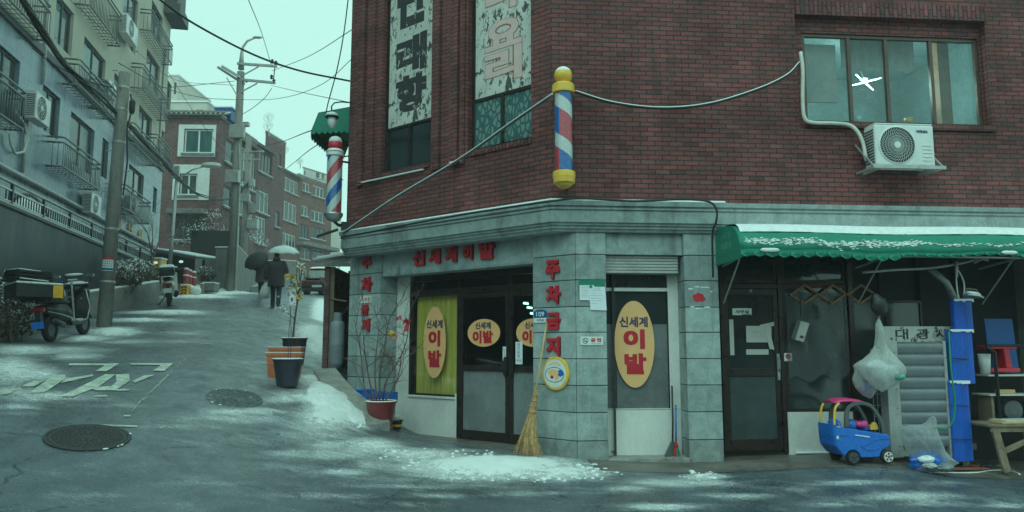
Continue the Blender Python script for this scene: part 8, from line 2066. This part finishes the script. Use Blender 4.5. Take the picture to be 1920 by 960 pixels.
t = bag('shopping_bag', 'white plastic shopping bag carried between the two walking people', hp_, [(0, .02, .06), (0, .05, -.02), (-.02, .10, -.12), (-.03, .16, -.3), (-.03, .18, -.42), (-.02, .14, -.52), (-.02, .03, -.55)], 26, 'filmwhite', 3, .6)
m = MB(); m.ell((-.02, 0, -.38), (.14, .08, .13), 12, 8); m.build('contents', M['papergrey'], t, smooth=True)

# ------------------------------------------------------------------ car and scooters
def car(label, base, rz, paint):
    t = thing('parked_car', label, 'car', base, rz); W = .85
    prof = [(-2.0, .35), (-2.05, .6), (-1.95, .88), (-1.2, .95), (1.0, .93), (1.85, .8), (2.0, .6), (1.98, .32), (1.65, .28)]
    m = MB(); m.loft([[(sx * w, y * (1 if abs(sx) < .9 else .985), z) for y, z in prof] for sx, w in ((-1, W), (-.86, W), (.86, W), (1, W))]) if False else m.prism([(-W, y, z) for y, z in prof], (2 * W, 0, 0)); m.build('body', M[paint], t, bevel=.09, seg=3)
    m = MB(); m.loft([[(-.78, -1.85, .93), (.78, -1.85, .93), (.78, 1.05, .93), (-.78, 1.05, .93)], [(-.62, -1.45, 1.42), (.62, -1.45, 1.42), (.62, .25, 1.42), (-.62, .25, 1.42)], [(-.5, -1.2, 1.48), (.5, -1.2, 1.48), (.5, .1, 1.48), (-.5, .1, 1.48)]]); m.build('cabin', M[paint], t, bevel=.05, seg=3)
    m = MB(); m.quad((-.66, -1.80, 1.0), (.66, -1.80, 1.0), (.56, -1.52, 1.36), (-.56, -1.52, 1.36)); b_ = m.build('rear_window', M['glass_dark'], t); b_.location = (0, -.02, .01)
    m = MB()
    for s in (-1, 1): m.quad((s * .755, -1.5, 1.0), (s * .755, .75, 1.0), (s * .655, .2, 1.37), (s * .655, -1.3, 1.37))
    b_ = m.build('side_window', M['glass_dark'], t); b_.scale = (1.025, 1, 1)
    for s in (-1, 1): MB().box(s * .78 - .14, s * .78 + .06, -2.06, -1.95, .68, .88).build('tail_light', M['lampred'], t, bevel=.03)
    MB().box(-.26, .26, -2.08, -2.03, .52, .64).build('number_plate', M['plate'], t, bevel=.006); MB().box(-.84, .84, -2.1, -1.9, .3, .46).build('bumper', M['black'], t, bevel=.04)
    for sx in (-1, 1):
        for y in (-1.25, 1.3):
            m = MB(); m.lathe([(.2, -.1), (.3, -.1), (.32, -.07), (.32, .07), (.3, .1), (.2, .1)], (sx * (W - .08), y, .3), 24, Matrix.Rotation(R(90), 3, 'Y')); w = m.build('wheel', M['rubber'], t); m = MB(); m.lathe([(.02, 0), (.2, 0), (.2, .02), (.02, .03)], (sx * (W + .0), y, .3), 18, Matrix.Rotation(R(90), 3, 'Y')); m.build('rim', M['steel'], w)
    m = MB(); m.loft([[(-.6, -1.42, 1.49), (.6, -1.42, 1.49), (.6, .2, 1.49), (-.6, .2, 1.49)], [(-.5, -1.25, 1.56), (.5, -1.25, 1.56), (.5, .1, 1.56), (-.5, .1, 1.56)]]); m.build('snow', M['snow'], t, bevel=.03)
    return t
gc = G(594, 553); cr = car('dark red car with snow on its roof parked far up the street', gc + Vector((.12, 1.9, .12)), R(-2), 'carred'); cr.rotation_euler = (R(7), 0, R(-2))

def scooter(label, base, rz, paint, roll=0.0, crate=False, topbox=False):
    t = thing('scooter', label, 'scooter', base, rot=(roll, 0, rz))      # x forward
    RX = Matrix.Rotation(R(90), 3, 'X')
    for x in (-.62, .64):
        m = MB(); m.lathe([(.14, -.05), (.2, -.055), (.235, -.03), (.24, 0), (.235, .03), (.2, .055), (.14, .05)], (x, 0, .24), 28, RX, cap=False); w = m.build('wheel', M['rubber'], t, smooth=True); m = MB(); m.lathe([(.02, -.04), (.15, -.035), (.15, .035), (.02, .04)], (x, 0, .24), 20, RX); m.build('rim', M['greyplas'], w)
    m = MB()
    def cs(x, z, ry, rz__, n=16): return [(x, ry * math.cos(a), z + rz__ * math.sin(a)) for a in [2 * math.pi * k / n for k in range(n)]]
    m.loft([cs(-.98, .70, .05, .03), cs(-.85, .66, .13, .10), cs(-.6, .62, .17, .15), cs(-.3, .58, .18, .2), (cs(-.05, .5, .16, .2)), cs(.02, .46, .12, .16)])
    m.box(-.1, .48, -.17, .17, .26, .34)
    m.build('body', M[paint], t, bevel=.015, smooth=False)
    m = MB(); m.loft([[(x + .02 * abs(y) * 10 - .02, y, z) for y in (-.22, -.12, 0, .12, .22)] + [(x + .05 + .02 * abs(y) * 10 - .02, y, z) for y in (.22, .12, 0, -.12, -.22)] for x, z in ((.40, .34), (.43, .55), (.50, .8), (.53, .95))]); m.build('leg_shield', M[paint], t, bevel=.012)
    m = MB(); m.loft([cs(-.95, .80, .06, .03), cs(-.75, .82, .14, .06), cs(-.35, .79, .15, .07), cs(-.02, .74, .12, .05), cs(.05, .72, .06, .03)]); m.build('seat', M['black'], t, smooth=True)
    m = MB(); m.loft([cs(.36, .98, .05, .05), cs(.44, 1.02, .15, .08), cs(.56, 1.02, .14, .09), cs(.62, .98, .06, .06)]); m.build('handlebar_cowl', M[paint], t, smooth=True)
    m = MB(); m.tube([(.42, -.36, 1.06), (.47, -.18, 1.03), (.47, .18, 1.03), (.42, .36, 1.06)], .017, 8); m.build('handlebar', M['black'], t, smooth=True)
    for s in (-1, 1):
        m = MB(); m.tube([(.46, s * .24, 1.04), (.42, s * .32, 1.18), (.42, s * .34, 1.24)], .008, 6); m.build('mirror_stem', M['black'], t)
        m = MB(); m.oval(0, 0, .062, .04, -.012, .01, 20); mi_ = m.build('mirror', M['mirror'], t); mi_.location = (.42, s * .35, 1.27); mi_.rotation_euler = (R(-12), 0, R(-90))
        m = MB(); m.tube([(.5, s * .07, .8), (.58, s * .07, .5), (.64, s * .07, .24)], .022, 7); m.build('fork', M['galv'], t)
    m = MB(); m.loft([[(.64 + .27 * math.cos(a), y, .24 + .27 * math.sin(a)) for y in (-.075, .075)] + [(.64 + .285 * math.cos(a), y, .24 + .285 * math.sin(a)) for y in (.075, -.075)] for a in [R(d) for d in (20, 60, 100, 140, 165)]]); m.build('front_mudguard', M[paint], t)
    m = MB(); m.loft([[(-.62 + .28 * math.cos(a), y, .24 + .28 * math.sin(a)) for y in (-.075, .075)] + [(-.62 + .295 * math.cos(a), y, .24 + .295 * math.sin(a)) for y in (.075, -.075)] for a in [R(d) for d in (60, 100, 140, 175)]]); m.build('rear_mudguard', M['black'], t)
    m = MB(); m.tube([(-.2, -.16, .26), (-.45, -.19, .28), (-.5, -.2, .32), (-.9, -.22, .42), (-.93, -.22, .43)], [.03, .035, .06, .065, .04], 10); m.build('exhaust', M['blackmetal'], t, smooth=True)
    m = MB(); m.box(-1.0, -.93, -.12, .12, .62, .70); m.build('tail_light', M['lampred'], t, bevel=.015)
    m = MB(); m.box(-1.03, -1.01, -.115, .115, .30 if crate else .42, .43 if crate else .55); m.build('number_plate', M['blue'] if crate else M['plate'], t, bevel=.004); MB().box(-1.008, -.9, -.05, .05, .38, .66).build('plate_bracket', M['black'], t)
    m = MB(); m.ell((.6, 0, .9), (.05, .09, .07), 14, 10); m.build('headlight', M['enamel'], t, smooth=True)
    m = MB(); m.tube([(-.2, .1, .3), (-.22, .3, .02)], .014, 6); m.tube([(-.1, .1, .2), (-.1, .1, .2)], .02, 5) if False else None; m.build('kickstand', M['blackmetal'], t)
    m = MB(); m.ell((.49, 0, 1.11), (.13, .26, .03), 14, 8); m.ell((-.4, 0, .85), (.3, .13, .03), 14, 8); m.box(0, .42, -.13, .13, .342, .37); m.build('snow', M['snow'], t, smooth=False, bevel=.008)
    if topbox:
        m = MB(); m.box(-1.05, -.62, -.2, .2, .9, 1.14); m.build('top_box', M['black'], t, bevel=.05, seg=3); m = MB(); m.loft([[(-1.06, -.21, 1.145), (-.6, -.21, 1.145), (-.6, .21, 1.145), (-1.06, .21, 1.145)], [(-1.0, -.15, 1.22), (-.66, -.15, 1.22), (-.66, .15, 1.22), (-1.0, .15, 1.22)]]); m.build('box_snow', M['snow'], t, bevel=.03, seg=3)
    return t
g1, g2_ = G(95, 641), G(154, 628)
hd = g2_ - g1; print('wheelbase', hd.length)
s1_ = scooter('black delivery scooter with snowy windscreen and wide cargo crate by the street pole', g1 + hd.normalized() * .62, math.atan2(hd.y, hd.x), 'black', crate=True)
s1_.scale = (1.0, 1.0, 1.0)
s1_.rotation_euler = (R(-4), -math.atan2(hd.z, hd.to_2d().length), math.atan2(hd.y, hd.x))
bpy.context.view_layer.update(); SW = s1_.matrix_world
# extras fixed to the near scooter
m = MB(); m.loft([[(.52 - .0 * z, y, z0) for y, z0 in ((-.24, 1.0), (.24, 1.0))] + [(.54, y, z0) for y, z0 in ((.24, 1.0), (-.24, 1.0))], [(.42, -.22, 1.22), (.42, .22, 1.22), (.44, .22, 1.22), (.44, -.22, 1.22)]] if False else [[(.52, -.24, 1.0), (.52, .24, 1.0), (.54, .24, 1.0), (.54, -.24, 1.0)], [(.40, -.2, 1.3), (.40, .2, 1.3), (.42, .2, 1.3), (.42, -.2, 1.3)]]); m.build('windscreen', M['greyplas'], s1_, bevel=.01)
m = MB(); m.ell((.41, 0, 1.3), (.05, .2, .03), 10, 6); m.ell((.47, 0, 1.12), (.06, .2, .05), 10, 6); m.build('snow', M['snow'], s1_, smooth=True)
m = MB(); m.tube([(-.12, -.22, .35), (-.12, -.22, 1.2)], .02, 8); m.tube([(-.26, -.22, 1.2), (.1, -.22, 1.2)], .014, 7); m.build('frame_bar', M['galv'], s1_)
m = MB(); m.tube([(.42, -.22, .98), (.5, -.24, .6), (.36, -.24, .36), (.05, -.24, .34), (-.5, -.2, .52), (-.95, -.18, .62)], .012, 7); m.tube([(.42, .22, .98), (.5, .24, .6), (.36, .24, .36), (.05, .24, .34)], .012, 7); m.build('side_rail', M['steel'], s1_, smooth=True)
MB().box(-1.0, -.3, -.3, .3, .84, .87).build('rear_rack', M['blackmetal'], s1_)
cw = thing('cargo_crate', 'black cargo crate with a yellow end strapped on the near scooter rack', 'crate', SW @ Vector((-.85, .05, .875)), rot=(R(-4), 0, s1_.rotation_euler.z + R(-38)))
m = MB(); x0, x1, y0, y1 = -.5, .32, -.28, .28; m.box(x0, x1, y0, y0 + .02, 0, .25); m.box(x0, x1, y1 - .02, y1, 0, .25); m.box(x0, x0 + .02, y0 + .021, y1 - .021, 0, .25); m.box(x1 - .02, x1, y0 + .021, y1 - .021, 0, .25); m.box(x0 + .021, x1 - .021, y0 + .021, y1 - .021, 0, .02); m.build('crate', M['black'], cw, bevel=.008)
m = MB(); m.box(x1 * .45, x1 + .006, y0 - .008, y0 - .001, .0, .245); m.box(x1 + .001, x1 + .008, y0, y1, 0, .245); m.build('yellow_end', M['yellowpaint'], cw)
m = MB(); m.box(x0 - .01, x1 + .01, y0 - .01, y1 + .01, .252, .29); m.build('snow', M['snow'], cw, bevel=.015)
bpy.context.view_layer.update()
tr_ = thing('folded_trays', 'black folded trays with snow stacked on the black cargo crate', 'trays', cw.matrix_world @ Vector((-.2, 0, .292)), rot=(0, R(3), cw.rotation_euler.z + R(4)))
for k in range(4):
    m = MB(); z = k * .055; w = .34 - .015 * k
    for x in (-w, w): m.bar((x, -.25, z + .02), (x, .25, z + .02 + .01 * k), .03, .035)
    for y in (-.25, 0, .25): m.bar((-w, y, z + .02), (w, y, z + .03 + .012 * k), .03, .035)
    m.build('tray', M['black'], tr_)
m = MB(); m.box(-.3, .1, -.24, .2, .225, .245); m.box(-.28, .25, -.27, -.24, .05, .07); m.build('snow', M['snow'], tr_, bevel=.008)
g = G(318, 576); s2_ = scooter('small scooter with white panels and snowy black top box seen from behind', g + Vector((-.28, .62, .1)), R(112), 'papergrey', topbox=True)
s2_.rotation_euler = (R(-5), R(-7), R(113))
# white sheeted thing on the terrace behind the railing
q = AP.w(AP.u_(20, 370), zp + .1, .4); t = thing('covered_bundle', 'white sheeted rounded bundle behind the terrace railing at the left edge', 'bundle', q, AP.rot)
m = MB(); m.ell((0, 0, .0), (1.3, .35, .75), 20, 12); m.build('sheet', M['enamel'], t, smooth=True); m = MB(); m.tube([(1.33 * math.cos(a), -.1, .77 * math.sin(a)) for a in [math.pi * k / 14 for k in range(15)]], .04, 6); m.build('dark_edge', M['black'], t)

# ------------------------------------------------------------------ unseen building behind the viewer, added for window reflections and less skylight
OB = thing('unseen_building', 'plain brick building across the junction', 'building', (4, -11, gz(4, -11)))
OF = Frame((16, -11), (-1, 0)); hs = []
for r_ in range(2):
    for c_ in range(7): hs.append((1 + c_ * 4.2, 3.2 + c_ * 4.2, .8 + r_ * 3, 2.4 + r_ * 3))
m = MB(); wall_holes(m, -2, 31, -4, 6.4, hs, .15); inframe(m.build('wall', M['brick_far']), OF, 0, OB)
for h in hs: win(OF, OB, h[0] + .01, h[1] - .01, h[2] + .01, h[3] - .01, n=2, frame='band', y=.06, fw=.07)

# ------------------------------------------------------------------ parts with several loose pieces become one object per piece
SPLIT = {'window_sill': None, 'pilaster': None, 'bars': 'baluster', 'posts': 'post', 'junction_box': None, 'equipment_box': None, 'transformer': None, 'climbing_steps': 'climbing_step', 'steel_band': None, 'insulator': None, 'side_window': None,
         'interior_clutter': 'shelf_packet', 'bolts': 'bolt', 'glue_marks': 'glue_mark', 'side_rail': None, 'hub_holes': 'hub_hole', 'black_stripes': 'black_stripe', 'corner_marks': 'corner_mark', 'pins': 'pin', 'rim_print': None, 'drainpipe': None, 'roof_ribs': 'roof_rib', 'strip_frame': None, 'rear_pillar': None, 'roof_arch': None, 'vent_ribs': 'vent_rib', 'binding': None, 'stick': None, 'white_rubbish': None, 'rope': None, 'torn_tape': None, 'print': None, 'bracket': None, 'notice_print': None}
def split_loose(o, nm):
    bm = bmesh.new(); bm.from_mesh(o.data); seen = set(); isl = []
    for v in bm.verts:
        if v in seen: continue
        st = [v]; seen.add(v); cur = []
        while st:
            q = st.pop(); cur.append(q)
            for e in q.link_edges:
                w = e.other_vert(q)
                if w not in seen: seen.add(w); st.append(w)
        isl.append(cur)
    if len(isl) < 2 or len(isl) > 110: bm.free(); o.name = nm; return
    ids = [{v.index for v in g} for g in isl]
    for k, g in enumerate(ids):
        idx = sorted(g); mp = {a: i for i, a in enumerate(idx)}
        me = bpy.data.meshes.new(nm); me.from_pydata([o.data.vertices[a].co[:] for a in idx], [], [[mp[a] for a in p.vertices] for p in o.data.polygons if p.vertices[0] in g])
        for mt in o.data.materials: me.materials.append(mt)
        if o.data.polygons and o.data.polygons[0].use_smooth:
            for p in me.polygons: p.use_smooth = True
        if k == 0: first = me; continue
        c = o.copy(); c.data = me; c.name = nm; COL.objects.link(c)
    bm.free(); o.data = first; o.name = nm
for o in [o for o in bpy.data.objects if o.type == 'MESH' and o.name.split('.')[0] in SPLIT]:
    b = o.name.split('.')[0]; split_loose(o, SPLIT[b] or b)
for o in bpy.data.objects:      # lying snow in many crumbs is stuff
    if o.type == 'MESH' and o.name.split('.')[0] == 'snow' and len(o.data.vertices) > 60: o['kind'] = 'stuff'

# ------------------------------------------------------------------ winter air
hz = MB().box(-100, 60, -35, 135, -8, 40).build('haze', None); hz['kind'] = 'stuff'; hz['label'] = 'pale snowy air over the street'
hm_ = bpy.data.materials.new('haze'); hm_.use_nodes = True; nt = hm_.node_tree; nt.nodes.clear()
ho = nt.nodes.new('ShaderNodeOutputMaterial'); pv_ = nt.nodes.new('ShaderNodeVolumePrincipled'); pv_.inputs['Density'].default_value = 0.0013; pv_.inputs['Color'].default_value = (1, 1, 1, 1); pv_.inputs['Anisotropy'].default_value = 0.0
nt.links.new(pv_.outputs[0], ho.inputs['Volume']); hz.data.materials.append(hm_)
